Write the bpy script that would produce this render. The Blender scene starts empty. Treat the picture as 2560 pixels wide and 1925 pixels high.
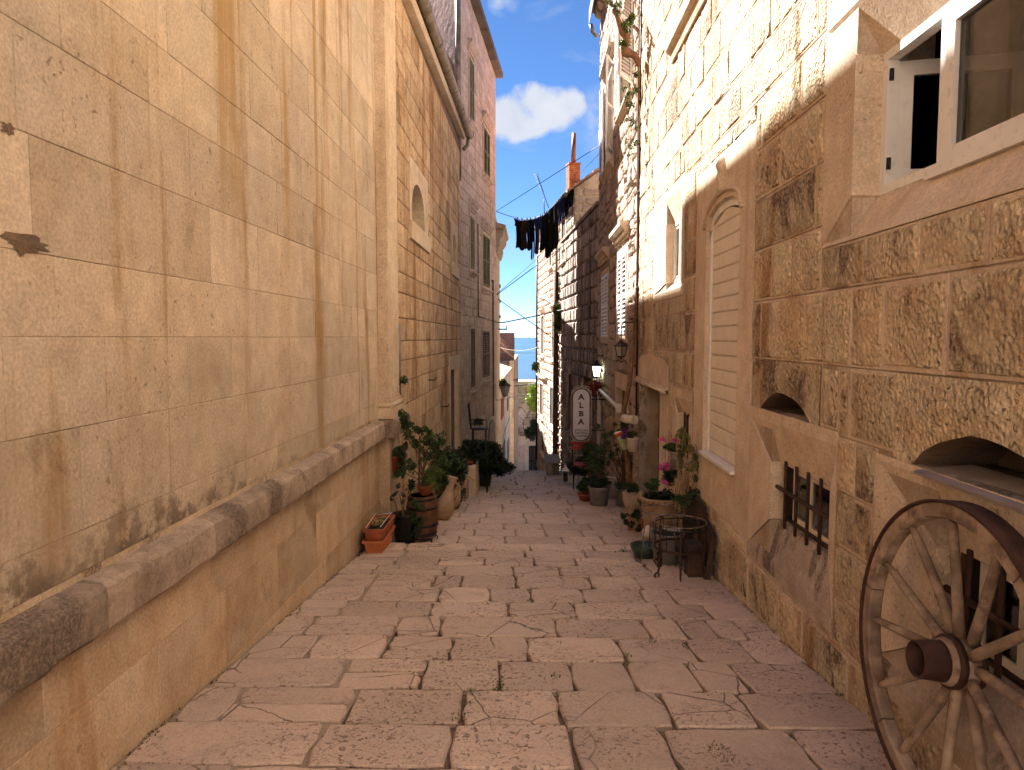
import bpy, math, random
from mathutils import Vector, Matrix, noise as mnoise
random.seed(7)
C = bpy.context.scene.collection
SC = bpy.context.scene
# ---------------------------------------------------------------- camera
F = 1725.0                      # focal length in photo pixels (photo 2560 x 1925)
EYE = 1.6                       # camera height above the paving; alley axis is +Y
_Y = Vector(((1326-1280)/F, (962.5-843)/F, 1)).normalized()
_Z = Vector((0, _Y[2], -_Y[1])).normalized()
_X = _Y.cross(_Z)
if _X[0] < 0: _X = -_X
CAMM = Matrix(((_X[0], _Y[0], _Z[0]), (_X[1], _Y[1], _Z[1]), (_X[2], _Y[2], _Z[2])))  # world -> (right, up, forward)
cam_d = bpy.data.cameras.new('camera'); cam = bpy.data.objects.new('camera', cam_d); C.objects.link(cam)
right, up, fwd = Vector(CAMM[0]), Vector(CAMM[1]), Vector(CAMM[2])
R = Matrix((right, up, -fwd)).transposed().to_4x4()
cam.matrix_world = Matrix.Translation((0, 0, EYE)) @ R
cam_d.sensor_width = 36; cam_d.lens = F/2560*36; cam_d.clip_start = 0.05; cam_d.clip_end = 60000
SC.camera = cam
# ---------------------------------------------------------------- light
TOSUN = Vector((-1, 1.3, 1.65)).normalized()
SUN_EL = math.asin(TOSUN.z)
SUN_ROT = math.atan2(TOSUN.x, TOSUN.y)     # clockwise from +Y seen from above
sl = bpy.data.lights.new('sun', 'SUN'); sl.energy = 5.0; sl.angle = math.radians(0.53); sl.color = (1, 0.955, 0.885)
sun = bpy.data.objects.new('sun', sl); C.objects.link(sun)
sun.rotation_euler = TOSUN.to_track_quat('Z', 'Y').to_euler(); sun.location = (-10, 20, 30)
SC.view_settings.view_transform = 'Standard'; SC.view_settings.look = 'None'
SC.view_settings.gamma = 1; SC.view_settings.exposure = 2.72; SC.view_settings.use_curve_mapping = False
SC.cycles.max_bounces = 8; SC.cycles.diffuse_bounces = 5; SC.cycles.glossy_bounces = 2; SC.cycles.caustics_reflective = False; SC.cycles.caustics_refractive = False
W = bpy.data.worlds.new('World'); SC.world = W; W.use_nodes = True
def ray(x, y):
    """world direction through photo pixel x, y"""
    d = Vector(((x-1280)/F, (962.5-y)/F, 1))
    return right*d.x + up*d.y + fwd*d.z
def build_world():
    nt = W.node_tree; nt.nodes.clear(); N = nt.nodes.new; L = nt.links.new
    out = N('ShaderNodeOutputWorld'); bg = N('ShaderNodeBackground'); bg.inputs[1].default_value = 0.05
    sky = N('ShaderNodeTexSky'); sky.sky_type = 'NISHITA'; sky.sun_disc = False
    sky.sun_elevation = SUN_EL; sky.sun_rotation = SUN_ROT; sky.altitude = 0; sky.air_density = 0.5; sky.dust_density = 0.0; sky.ozone_density = 5.0
    hs = N('ShaderNodeHueSaturation'); hs.inputs['Saturation'].default_value = 1.08; hs.inputs['Value'].default_value = 0.69
    L(sky.outputs[0], hs.inputs['Color'])
    tc = N('ShaderNodeTexCoord')
    def noi(scale, det, rough, vec, dist=0):
        n = N('ShaderNodeTexNoise'); n.inputs['Scale'].default_value = scale; n.inputs['Detail'].default_value = det
        n.inputs['Roughness'].default_value = rough; n.inputs['Distortion'].default_value = dist; L(vec, n.inputs['Vector']); return n.outputs[0]
    def M(op, a, b=None, c=None, clamp=False):
        m = N('ShaderNodeMath'); m.operation = op; m.use_clamp = clamp
        for i, v in enumerate((a, b, c)):
            if v is None: continue
            if isinstance(v, (int, float)): m.inputs[i].default_value = v
            else: L(v, m.inputs[i])
        return m.outputs[0]
    g = tc.outputs['Generated']
    # puffy cumulus lobes given as directions (azimuth tan, elevation tan); noise frays their rims
    sep = N('ShaderNodeSeparateXYZ'); L(g, sep.inputs[0])
    ax = M('DIVIDE', sep.outputs[0], M('MAXIMUM', sep.outputs[1], 0.001)); az = M('DIVIDE', sep.outputs[2], M('MAXIMUM', sep.outputs[1], 0.001))
    front = M('GREATER_THAN', sep.outputs[1], 0.05)
    comb = N('ShaderNodeCombineXYZ'); L(ax, comb.inputs[0]); L(az, comb.inputs[1])
    n1 = noi(26, 8, 0.6, comb.outputs[0], 0.2); n2 = noi(9, 5, 0.5, comb.outputs[0])
    total = None
    for (px, py, rx, ry) in ((1275, 295, 75, 62), (1330, 262, 66, 50), (1378, 262, 55, 48), (1425, 268, 42, 48), (1300, 318, 80, 36), (1390, 300, 60, 36), (1225, 300, 60, 60)):
        d = ray(px, py); cx, cz = d.x/d.y, d.z/d.y
        e = M('ADD', M('POWER', M('DIVIDE', M('SUBTRACT', ax, cx), rx/F), 2), M('POWER', M('DIVIDE', M('SUBTRACT', az, cz), ry/F), 2))
        v = M('SUBTRACT', 1.0, e)
        total = v if total is None else M('SMOOTH_MAX', total, v, 0.5)
    n0 = noi(13, 3, 0.5, comb.outputs[0], 0.3)
    den = M('ADD', total, M('ADD', M('MULTIPLY', M('SUBTRACT', n1, 0.5), 1.7), M('MULTIPLY', M('SUBTRACT', n0, 0.5), 1.6)))
    mr = N('ShaderNodeMapRange'); mr.interpolation_type = 'SMOOTHSTEP'; mr.inputs['From Min'].default_value = -0.15; mr.inputs['From Max'].default_value = 0.75
    L(den, mr.inputs['Value'])
    # wispy high cloud over the whole sky
    mp = N('ShaderNodeMapping'); mp.inputs['Scale'].default_value = (1.2, 1.2, 4.5); L(g, mp.inputs[0])
    w1 = noi(2.6, 7, 0.62, mp.outputs[0], 0.6)
    mr2 = N('ShaderNodeMapRange'); mr2.inputs['From Min'].default_value = 0.56; mr2.inputs['From Max'].default_value = 0.86; mr2.inputs['To Max'].default_value = 0.55
    L(w1, mr2.inputs['Value'])
    wisp = None
    for (px, py, rx, ry) in ((1258, 10, 42, 34), (1492, 300, 60, 95)):
        d = ray(px, py); cx, cz = d.x/d.y, d.z/d.y
        e = M('ADD', M('POWER', M('DIVIDE', M('SUBTRACT', ax, cx), rx/F), 2), M('POWER', M('DIVIDE', M('SUBTRACT', az, cz), ry/F), 2))
        v = M('SUBTRACT', 1.0, e, clamp=True); wisp = v if wisp is None else M('MAXIMUM', wisp, v)
    wisp = M('MULTIPLY', M('MULTIPLY', wisp, M('MULTIPLY', M('SUBTRACT', n1, 0.36, clamp=True), 3.4)), 0.55, clamp=True)
    cum = M('MULTIPLY', mr.outputs[0], front, clamp=True)
    cum = M('MULTIPLY', cum, 0.95)
    cov = M('MAXIMUM', cum, M('MAXIMUM', mr2.outputs[0], M('MULTIPLY', wisp, front)))
    # shading inside the cloud: bright rim and top, greyer belly
    sh = N('ShaderNodeMapRange'); sh.inputs['From Min'].default_value = 0.2; sh.inputs['From Max'].default_value = 0.8
    L(M('ADD', M('MULTIPLY', n2, 0.45), M('ADD', M('MULTIPLY', n1, 0.35), M('MULTIPLY', az, 0.3))), sh.inputs['Value'])
    cc = N('ShaderNodeMix'); cc.data_type = 'RGBA'; L(sh.outputs[0], cc.inputs['Factor'])
    cc.inputs['A'].default_value = (1.8, 1.95, 2.4, 1); cc.inputs['B'].default_value = (2.95, 3.0, 3.1, 1)
    mx = N('ShaderNodeMix'); mx.data_type = 'RGBA'; L(cov, mx.inputs['Factor']); L(hs.outputs[0], mx.inputs['A']); L(cc.outputs['Result'], mx.inputs['B'])
    L(mx.outputs['Result'], bg.inputs[0]); L(bg.outputs[0], out.inputs[0])
build_world()
# ---------------------------------------------------------------- geometry from the photo's perspective
def ptX(x, y, X):
    """point where the sight line through a photo pixel meets the plane X = const"""
    d = ray(x, y); t = X/d.x; return Vector((X, d.y*t, EYE+d.z*t))
def ptY(x, y, Y):
    d = ray(x, y); t = Y/d.y; return Vector((d.x*t, Y, EYE+d.z*t))
class Frame:
    """a vertical wall plane: u along the wall, v up (0 = eye height), w out of the wall"""
    def __init__(s, a, b, n_toward):
        s.o = Vector((a[0], a[1], EYE)); d = Vector((b[0]-a[0], b[1]-a[1], 0)); s.len = d.length; s.U = d.normalized()
        s.N = Vector((s.U.y, -s.U.x, 0))
        if s.N.dot(Vector(n_toward)) < 0: s.N = -s.N
    def p(s, u, v, w=0): return s.o + s.U*u + Vector((0, 0, v)) + s.N*w
    def px(s, x, y, w=0):
        d = ray(x, y); o = s.o + s.N*w; e = Vector((0, 0, EYE))
        t = (o-e).dot(s.N)/d.dot(s.N); q = e + d*t - o
        return q.dot(s.U), q.z
# ---------------------------------------------------------------- mesh helpers
class MB:
    def __init__(s): s.v = []; s.f = []; s.m = []; s.t = []; s.cur = 0; s.tone = 0.5; s.sm = []; s.smooth = False
    def face(s, idx): s.f.append(tuple(idx)); s.m.append(s.cur); s.t.append(s.tone); s.sm.append(s.smooth)
    def add(s, pts): n = len(s.v); s.v.extend([tuple(p) for p in pts]); return n
    def poly(s, pts): n = s.add(pts); s.face(range(n, n+len(pts)))
    def hexa(s, p):   # 8 corners: bottom 4 (ccw), top 4
        n = s.add(p)
        for q in ((3,2,1,0), (4,5,6,7), (0,1,5,4), (1,2,6,5), (2,3,7,6), (3,0,4,7)): s.face([n+i for i in q])
    def box(s, a, b):
        x0,y0,z0 = a; x1,y1,z1 = b
        s.hexa([(x0,y0,z0),(x1,y0,z0),(x1,y1,z0),(x0,y1,z0),(x0,y0,z1),(x1,y0,z1),(x1,y1,z1),(x0,y1,z1)])
    def fbox(s, fr, u0, u1, v0, v1, w0, w1):
        s.hexa([fr.p(u0,v0,w0), fr.p(u1,v0,w0), fr.p(u1,v0,w1), fr.p(u0,v0,w1), fr.p(u0,v1,w0), fr.p(u1,v1,w0), fr.p(u1,v1,w1), fr.p(u0,v1,w1)])
    def obox(s, c, ax, ay, az, hx, hy, hz):   # oriented box
        c = Vector(c); P = []
        for k in (-1, 1):
            for i, j in ((-1,-1),(1,-1),(1,1),(-1,1)): P.append(c + ax*hx*i + ay*hy*j + az*hz*k)
        s.hexa(P)
    def prism(s, pts, d):     # polygon extruded by vector d
        n = len(pts); d = Vector(d); a = s.add(pts); b = s.add([Vector(p)+d for p in pts])
        s.face([a+i for i in range(n)][::-1]); s.face([b+i for i in range(n)])
        for i in range(n): j = (i+1) % n; s.face((a+i, a+j, b+j, b+i))
    def tube(s, path, r, seg=8, caps=True, r1=None):
        path = [Vector(p) for p in path]; n = len(path); rings = []; old = s.smooth; s.smooth = True
        prev = None
        for i, p in enumerate(path):
            t = (path[min(i+1, n-1)] - path[max(i-1, 0)]).normalized()
            if prev is None:
                a = Vector((0,0,1)) if abs(t.z) < 0.9 else Vector((1,0,0)); x = t.cross(a).normalized()
            else: x = (prev - t*prev.dot(t)).normalized()
            prev = x; y = t.cross(x)
            if isinstance(r, (list, tuple)): rr = r[i]
            elif r1 is not None: rr = r + (r1-r)*i/(n-1)
            else: rr = r
            rings.append(s.add([p + (x*math.cos(2*math.pi*k/seg) + y*math.sin(2*math.pi*k/seg))*rr for k in range(seg)]))
        for i in range(n-1):
            for k in range(seg): j = (k+1) % seg; s.face((rings[i]+k, rings[i]+j, rings[i+1]+j, rings[i+1]+k))
        s.smooth = False
        if caps: s.face([rings[0]+k for k in range(seg)][::-1]); s.face([rings[-1]+k for k in range(seg)])
        s.smooth = old
    def ring(s, c, R, r, seg=28, sec=6, tilt=None, a0=0, a1=2*math.pi):
        c = Vector(c); ax = Vector((1,0,0)); ay = Vector((0,1,0))
        if tilt: ax, ay = tilt
        full = abs(a1-a0-2*math.pi) < 1e-6; nn = seg if full else seg+1; rings = []; old = s.smooth; s.smooth = True
        az = ax.cross(ay)
        for i in range(nn):
            a = a0+(a1-a0)*i/seg; d = ax*math.cos(a)+ay*math.sin(a)
            rings.append(s.add([c + d*(R + r*math.cos(2*math.pi*k/sec)) + az*(r*math.sin(2*math.pi*k/sec)) for k in range(sec)]))
        for i in range(nn if full else nn-1):
            A = rings[i]; B = rings[(i+1) % nn]
            for k in range(sec): j = (k+1) % sec; s.face((A+k, B+k, B+j, A+j))
        s.smooth = old
    def lathe(s, c, prof, seg=24, ax=None, smooth=True, rot=0):   # prof: (radius, height) pairs
        c = Vector(c); X, Y, Z = ax if ax else (Vector((1,0,0)), Vector((0,1,0)), Vector((0,0,1)))
        old = s.smooth; s.smooth = smooth; rings = []
        for (r, h) in prof:
            rings.append(s.add([c + (X*math.cos(rot+2*math.pi*k/seg)+Y*math.sin(rot+2*math.pi*k/seg))*r + Z*h for k in range(seg)]))
        for i in range(len(prof)-1):
            for k in range(seg): j = (k+1) % seg; s.face((rings[i]+k, rings[i]+j, rings[i+1]+j, rings[i+1]+k))
        s.smooth = False
        if prof[0][0] > 1e-4: s.face([rings[0]+k for k in range(seg)][::-1])
        if prof[-1][0] > 1e-4: s.face([rings[-1]+k for k in range(seg)])
        s.smooth = old
WORLD = {}
def obj(name, mb, mats, parent=None, label=None, **kw):
    if not mb.f: return None
    xs = [p[0] for p in mb.v]; ys = [p[1] for p in mb.v]; zs = [p[2] for p in mb.v]
    if parent is None: o0 = Vector(((min(xs)+max(xs))/2, (min(ys)+max(ys))/2, min(zs)))
    else: o0 = Vector(((min(xs)+max(xs))/2, (min(ys)+max(ys))/2, (min(zs)+max(zs))/2))
    me = bpy.data.meshes.new(name)
    me.from_pydata([(p[0]-o0.x, p[1]-o0.y, p[2]-o0.z) for p in mb.v], [], mb.f)
    if not isinstance(mats, (list, tuple)): mats = [mats]
    for m in mats: me.materials.append(m)
    if len(mats) > 1: me.polygons.foreach_set('material_index', mb.m)
    me.polygons.foreach_set('use_smooth', mb.sm)
    at = me.attributes.new('tone', 'FLOAT', 'FACE'); at.data.foreach_set('value', mb.t)
    me.update()
    o = bpy.data.objects.new(name, me); C.objects.link(o)
    if parent is not None: o.parent = parent; o.location = o0 - WORLD[parent.name]
    else: o.location = o0
    WORLD[o.name] = o0.copy()
    if label: o['label'] = label
    for k, v in kw.items(): o[k] = v
    return o
def thing(name, label, cat, loc, group=None):
    o = bpy.data.objects.new(name, None); C.objects.link(o); o.location = Vector(loc); o.empty_display_size = 0.1
    o['label'] = label; o['category'] = cat
    if group: o['group'] = group
    WORLD[o.name] = Vector(loc); return o
def tag(o, label, cat, group=None):
    o['label'] = label; o['category'] = cat
    if group: o['group'] = group
    return o
def copy_thing(root, delta, label, group=None, rotz=0, scale=1):
    def cp(o, par):
        c = o.copy(); C.objects.link(c)
        if par: c.parent = par
        for ch in o.children: cp(ch, c)
        return c
    r = cp(root, None); r.location = Vector(root.location) + Vector(delta); r.rotation_euler.z = rotz; r.scale = (scale,)*3; r['label'] = label
    if group: r['group'] = group
    return r
def J(a): return random.uniform(-a, a)
# ---------------------------------------------------------------- materials
MATS = {}
class NB:
    def __init__(s, name):
        s.mat = bpy.data.materials.new(name); s.mat.use_nodes = True; s.nt = s.mat.node_tree
        s.b = s.nt.nodes['Principled BSDF']; s.N = s.nt.nodes.new; s.L = s.nt.links.new
        s.pos = s.N('ShaderNodeNewGeometry').outputs['Position']
    def set(s, sock, v):
        if isinstance(v, (int, float)): sock.default_value = v
        elif isinstance(v, tuple): sock.default_value = v if len(v) != 3 or sock.type == 'VECTOR' else (*v, 1)
        else: s.L(v, sock)
    def map(s, scale, loc=(0,0,0), rot=(0,0,0)):
        m = s.N('ShaderNodeMapping'); m.inputs['Scale'].default_value = scale; m.inputs['Location'].default_value = loc; m.inputs['Rotation'].default_value = rot
        s.L(s.pos, m.inputs[0]); return m.outputs[0]
    def noise(s, scale, detail=4, rough=0.5, vec=None, dist=0):
        n = s.N('ShaderNodeTexNoise'); n.inputs['Scale'].default_value = scale; n.inputs['Detail'].default_value = detail
        n.inputs['Roughness'].default_value = rough; n.inputs['Distortion'].default_value = dist
        s.L(vec if vec is not None else s.pos, n.inputs['Vector']); return n.outputs[0]
    def voro(s, scale, feature='F1', vec=None, rnd=1):
        n = s.N('ShaderNodeTexVoronoi'); n.feature = feature; n.inputs['Scale'].default_value = scale; n.inputs['Randomness'].default_value = rnd
        s.L(vec if vec is not None else s.pos, n.inputs['Vector']); return n.outputs[0]
    def ramp(s, v, a, b, lo=0.0, hi=1.0, smooth=True):
        m = s.N('ShaderNodeMapRange'); m.inputs['From Min'].default_value = a; m.inputs['From Max'].default_value = b
        m.inputs['To Min'].default_value = lo; m.inputs['To Max'].default_value = hi
        if smooth: m.interpolation_type = 'SMOOTHSTEP'
        s.L(v, m.inputs['Value']); return m.outputs[0]
    def math(s, op, a, b=None, clamp=False):
        m = s.N('ShaderNodeMath'); m.operation = op; m.use_clamp = clamp; s.set(m.inputs[0], a)
        if b is not None: s.set(m.inputs[1], b)
        return m.outputs[0]
    def mix(s, f, a, b, mode='MIX'):
        m = s.N('ShaderNodeMix'); m.data_type = 'RGBA'; m.blend_type = mode
        s.set(m.inputs['Factor'], f); s.set(m.inputs['A'], a); s.set(m.inputs['B'], b); return m.outputs['Result']
    def scale(s, col, f):
        v = s.N('ShaderNodeVectorMath'); v.operation = 'SCALE'; s.set(v.inputs[0], col); s.set(v.inputs['Scale'], f); return v.outputs[0]
    def tone(s):
        a = s.N('ShaderNodeAttribute'); a.attribute_name = 'tone'; return a.outputs['Fac']
    def bump(s, h, strength=0.5, dist=0.01, prev=None):
        b = s.N('ShaderNodeBump'); b.inputs['Strength'].default_value = strength; b.inputs['Distance'].default_value = dist
        s.L(h, b.inputs['Height'])
        if prev is not None: s.L(prev, b.inputs['Normal'])
        return b.outputs[0]
    def done(s, col, rough=0.8, normal=None, metal=0, spec=0.3):
        s.set(s.b.inputs['Base Color'], col); s.set(s.b.inputs['Roughness'], rough)
        s.b.inputs['Metallic'].default_value = metal; s.b.inputs['Specular IOR Level'].default_value = spec
        if normal is not None: s.L(normal, s.b.inputs['Normal'])
        MATS[s.mat.name] = s.mat; return s.mat
def stone(name, base, alt, stain=(0.22,0.12,0.05), dark=(0.07,0.05,0.045), tvar=0.2, streak=0.5, streak_t=(0.55,0.72), pat=0.5, pat_t=(0.58,0.68),
          pit=0.5, pit_scale=30, bump=0.4, bscale=55, bdist=0.01, chisel=0, seed=0, warm=0.5, patscale=1.6, zpat=0.7, gain=1.32, lift=0.30, extra=None):
    n = NB(name); tone = n.tone()
    def br(c):   # brighten and slightly grey the nominal colour
        m = max(c); return tuple(min(0.72, (x+(m-x)*lift)*gain) for x in c)
    base, alt = br(base), br(alt)
    off = (seed*3.7, seed*1.3, seed*2.1)
    # every stone gets its own piece of the noise: shift the lookup by its tone
    sh = n.N('ShaderNodeVectorMath'); sh.operation = 'ADD'; n.L(n.pos, sh.inputs[0])
    tt = n.N('ShaderNodeCombineXYZ'); t9 = n.math('MULTIPLY', tone, 9.0)
    for i in range(3): n.L(t9, tt.inputs[i])
    n.L(tt.outputs[0], sh.inputs[1]); per = sh.outputs[0]
    big = n.ramp(n.noise(0.9, 5, 0.6, n.map((1,1,1), off)), 0.35, 0.68)
    col = n.mix(big, base, alt)
    mid = n.ramp(n.noise(2.6, 5, 0.62, per), 0.35, 0.7)
    col = n.mix(n.math('MULTIPLY', mid, warm), col, stain)
    f = n.ramp(tone, 0, 1, 1-tvar, 1+tvar*0.7, smooth=False)
    col = n.scale(col, f)
    # vertical streaks of run-off
    st = n.ramp(n.noise(1.0, 5, 0.6, n.map((2.6,2.6,0.22), (off[0], off[1], off[2])), 0.3), *streak_t)
    col = n.mix(n.math('MULTIPLY', st, streak), col, stain)
    # dark lichen and soot patches with ragged edges
    pn = n.noise(patscale, 7, 0.68, n.map((1,1,zpat), (off[2], off[0], 5)), 0.4)
    pp = n.ramp(n.math('ADD', pn, n.ramp(tone, 0, 1, 0.05, -0.07, False)), *pat_t)
    fine = n.noise(bscale*1.6, 3, 0.7)
    pp = n.math('MULTIPLY', pp, n.ramp(fine, 0.35, 0.6, 0.35, 1))
    col = n.mix(n.math('MULTIPLY', pp, pat), col, dark)
    g0 = n.noise(bscale, 4, 0.7)
    g = n.ramp(g0, 0.25, 0.75, 0.70, 1.24, False)
    g = n.math('MULTIPLY', g, n.ramp(n.noise(7.5, 3, 0.6), 0.3, 0.7, 0.90, 1.10, False))
    col = n.scale(col, g)
    ps = n.ramp(n.noise(pit_scale, 3, 0.6, None, 0.5), 0.60, 0.70)
    pm = n.math('MULTIPLY', ps, n.ramp(n.noise(1.3, 3, 0.5, per), 0.42, 0.62, 0.1, 1))
    col = n.mix(n.math('MULTIPLY', pm, pit), col, dark)
    h = n.math('ADD', g0, n.math('MULTIPLY', pm, -0.8))
    if extra: col = extra(n, col)
    if chisel:
        v = n.voro(chisel, 'F1', n.map((1,1,0.8)), 1)
        vs = n.ramp(v, 0.1, 0.75)
        vf = n.ramp(n.noise(4, 3, 0.5, per), 0.35, 0.6, 0.25, 1)
        h = n.math('ADD', h, n.math('MULTIPLY', n.math('MULTIPLY', vs, vf), 0.8)); col = n.scale(col, n.ramp(v, 0.15, 0.8, 1.06, 0.88))
    nb = n.bump(h, bump, bdist)
    nb = n.bump(n.noise(5, 2, 0.5, per), bump*0.6, 0.04, nb)
    return n.done(col, 0.9, nb, spec=0.2)
def simple(name, col, rough=0.6, metal=0, var=0.15, vs=8, bump=0.15, bs=40, alt=None, altf=(0.5,0.65), spec=0.4, bdist=0.004, tone=0.0):
    n = NB(name); c = n.scale(col, n.ramp(n.noise(vs, 5, 0.6), 0.3, 0.7, 1-var, 1+var))
    if tone: c = n.scale(c, n.ramp(n.tone(), 0, 1, 1-tone, 1+tone, False))
    if alt: c = n.mix(n.ramp(n.noise(vs*0.7, 7, 0.65), *altf), c, alt)
    return n.done(c, n.ramp(n.noise(vs*2, 3), 0.3, 0.7, max(0.02, rough-0.1), min(1, rough+0.1)), n.bump(n.noise(bs, 4, 0.6), bump, bdist), metal, spec)
def church_weather(n, col):
    sp = n.N('ShaderNodeSeparateXYZ'); n.L(n.pos, sp.inputs[0]); y, z = sp.outputs[1], sp.outputs[2]
    # black lichen creeping up from the ledge, thickest near the viewer
    band = n.math('MULTIPLY', n.ramp(z, 0.58, 1.0, 1, 0), n.ramp(y, 3.2, 6.5, 1, 0.15))
    m = n.ramp(n.math('ADD', n.noise(5.5, 7, 0.72), n.math('MULTIPLY', band, 0.22)), 0.60, 0.74)
    col = n.mix(n.math('MULTIPLY', m, n.math('MULTIPLY', band, 0.9)), col, (0.12,0.09,0.075))
    # brown run-off from the roof, strongest high up
    st = n.ramp(n.noise(1.0, 5, 0.6, n.map((1,3.4,0.16), (0,4.2,0)), 0.35), 0.54, 0.62)
    hi = n.math('MULTIPLY', n.ramp(z, 1.6, 3.6, 0.12, 1), n.math('MULTIPLY', n.ramp(y, 3.0, 4.0), n.ramp(y, 8.6, 7.4)))
    col = n.mix(n.math('MULTIPLY', n.math('MULTIPLY', st, hi), 0.8), col, (0.40,0.245,0.09))
    # dusty grey bloom on the lower courses
    gb = n.math('MULTIPLY', n.ramp(z, 1.7, 1.45, 0, 1), n.ramp(n.noise(1.6, 5, 0.65), 0.46, 0.62))
    return n.mix(n.math('MULTIPLY', gb, 0.45), col, (0.40,0.32,0.24))
ashlar = stone('church_ashlar', (0.51,0.36,0.205), (0.42,0.32,0.22), stain=(0.34,0.20,0.075), dark=(0.13,0.085,0.05), tvar=0.13, streak=0.75, streak_t=(0.53,0.66), pat=0.4, pat_t=(0.60,0.70), pit=0.6, pit_scale=26, bump=0.35, bscale=60, bdist=0.008, warm=0.22, lift=0.42, extra=church_weather)
ashlar_low = stone('church_base_stone', (0.48,0.335,0.19), (0.40,0.30,0.20), stain=(0.36,0.17,0.055), dark=(0.16,0.10,0.065), tvar=0.2, streak=0.5, streak_t=(0.54,0.68), pat=0.6, pat_t=(0.57,0.68), pit=0.5, bump=0.28, bscale=60, seed=2, warm=0.35)
ledge_m = stone('ledge_stone', (0.40,0.285,0.195), (0.21,0.155,0.125), stain=(0.18,0.125,0.10), dark=(0.075,0.055,0.05), tvar=0.12, streak=0.5, pat=0.75, pat_t=(0.47,0.62), pit=0.5, bump=0.5, bscale=45, bdist=0.012, seed=3, warm=0.3, patscale=2.2)
chapel_m = stone('chapel_stone', (0.50,0.32,0.145), (0.44,0.28,0.13), stain=(0.36,0.17,0.055), dark=(0.12,0.065,0.035), tvar=0.2, streak=0.8, streak_t=(0.5,0.66), pat=0.7, pat_t=(0.55,0.66), pit=0.95, pit_scale=17, bump=0.9, bscale=30, bdist=0.022, seed=4, warm=0.45)
dressed = stone('dressed_limestone', (0.54,0.40,0.255), (0.47,0.345,0.22), stain=(0.36,0.22,0.10), dark=(0.12,0.08,0.05), tvar=0.08, streak=0.35, pat=0.5, pat_t=(0.60,0.70), pit=0.6, pit_scale=40, bump=0.35, bscale=60, bdist=0.008, seed=5, warm=0.3)
sill_m = stone('stained_sill_stone', (0.46,0.34,0.24), (0.36,0.27,0.21), stain=(0.17,0.10,0.06), dark=(0.05,0.04,0.038), tvar=0.08, streak=0.5, pat=0.8, pat_t=(0.51,0.60), pit=0.4, bump=0.3, seed=6, warm=0.3, patscale=2.6)
boss_m = stone('bossed_face', (0.56,0.41,0.265), (0.52,0.335,0.18), stain=(0.40,0.205,0.085), dark=(0.12,0.07,0.055), tvar=0.15, streak=0.75, streak_t=(0.5,0.66), pat=0.9, pat_t=(0.535,0.62), pit=0.6, pit_scale=30, bump=0.95, bscale=26, bdist=0.03, chisel=40, seed=7, warm=0.35, gain=1.46, lift=0.13, patscale=1.8, zpat=0.55)
margin_m = stone('drafted_margin', (0.54,0.40,0.265), (0.47,0.335,0.21), stain=(0.38,0.21,0.10), dark=(0.12,0.08,0.06), tvar=0.12, streak=0.75, streak_t=(0.5,0.68), pat=0.8, pat_t=(0.55,0.64), pit=0.5, bump=0.4, bscale=50, seed=8, warm=0.35, gain=1.24)
mortar_r = stone('mortar', (0.42,0.31,0.205), (0.34,0.245,0.155), dark=(0.08,0.055,0.04), tvar=0, streak=0.4, pat=0.5, pit=0.4, bump=0.4, seed=9)
mortar_d = stone('dark_joint_niche_shade', (0.16,0.105,0.065), (0.10,0.07,0.045), dark=(0.03,0.02,0.018), tvar=0, streak=0.4, pat=0.5, pit=0.6, bump=0.6, seed=10)
joint_l = stone('fine_joint', (0.5,0.37,0.23), (0.36,0.25,0.15), dark=(0.06,0.04,0.03), tvar=0, streak=0.4, pat=0.7, pat_t=(0.5,0.6), pit=0.6, bump=0.4, seed=12)
rubble_m = stone('rubble_stone', (0.46,0.34,0.25), (0.40,0.265,0.175), stain=(0.29,0.16,0.09), dark=(0.07,0.045,0.035), tvar=0.22, streak=0.4, pat=0.5, pat_t=(0.58,0.68), pit=0.6, pit_scale=18, bump=0.9, bscale=22, bdist=0.03, seed=13, warm=0.4, gain=1.15)
rust_m = stone('rusticated_stone', (0.40,0.30,0.225), (0.28,0.205,0.155), stain=(0.12,0.08,0.06), dark=(0.045,0.035,0.03), tvar=0.22, streak=0.8, streak_t=(0.46,0.6), pat=0.8, pat_t=(0.5,0.62), pit=0.4, bump=0.6, bscale=22, bdist=0.02, seed=14, warm=0.4)
house_m = stone('sunlit_house_stone', (0.48,0.37,0.27), (0.42,0.31,0.215), stain=(0.30,0.19,0.11), dark=(0.09,0.06,0.05), tvar=0.15, streak=0.35, pat=0.4, pat_t=(0.6,0.7), pit=0.5, pit_scale=10, bump=0.6, bscale=18, bdist=0.03, seed=15, warm=0.4, gain=0.95)
pink_m = stone('pinkish_house_stone', (0.48,0.335,0.255), (0.42,0.285,0.215), stain=(0.25,0.14,0.09), dark=(0.09,0.055,0.045), tvar=0.14, streak=0.4, pat=0.5, pat_t=(0.58,0.7), pit=0.5, pit_scale=12, bump=0.6, bscale=18, bdist=0.02, seed=16, warm=0.3, gain=1.25, lift=0.42)
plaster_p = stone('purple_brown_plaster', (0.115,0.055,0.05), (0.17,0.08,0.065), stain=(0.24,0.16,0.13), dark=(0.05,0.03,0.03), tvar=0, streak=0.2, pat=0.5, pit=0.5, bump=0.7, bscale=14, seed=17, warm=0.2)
plaster_w = stone('pale_plaster', (0.36,0.30,0.23), (0.31,0.25,0.19), stain=(0.33,0.22,0.14), dark=(0.15,0.11,0.08), tvar=0, streak=0.5, pat=0.4, pit=0.2, bump=0.3, bscale=14, seed=18, warm=0.2)
city_m = stone('city_wall_stone', (0.46,0.34,0.19), (0.34,0.25,0.14), stain=(0.28,0.19,0.1), dark=(0.10,0.075,0.05), tvar=0.25, streak=0.4, pat=0.5, pit=0.5, pit_scale=5, bump=0.7, bscale=8, bdist=0.06, seed=19, warm=0.3)
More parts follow.
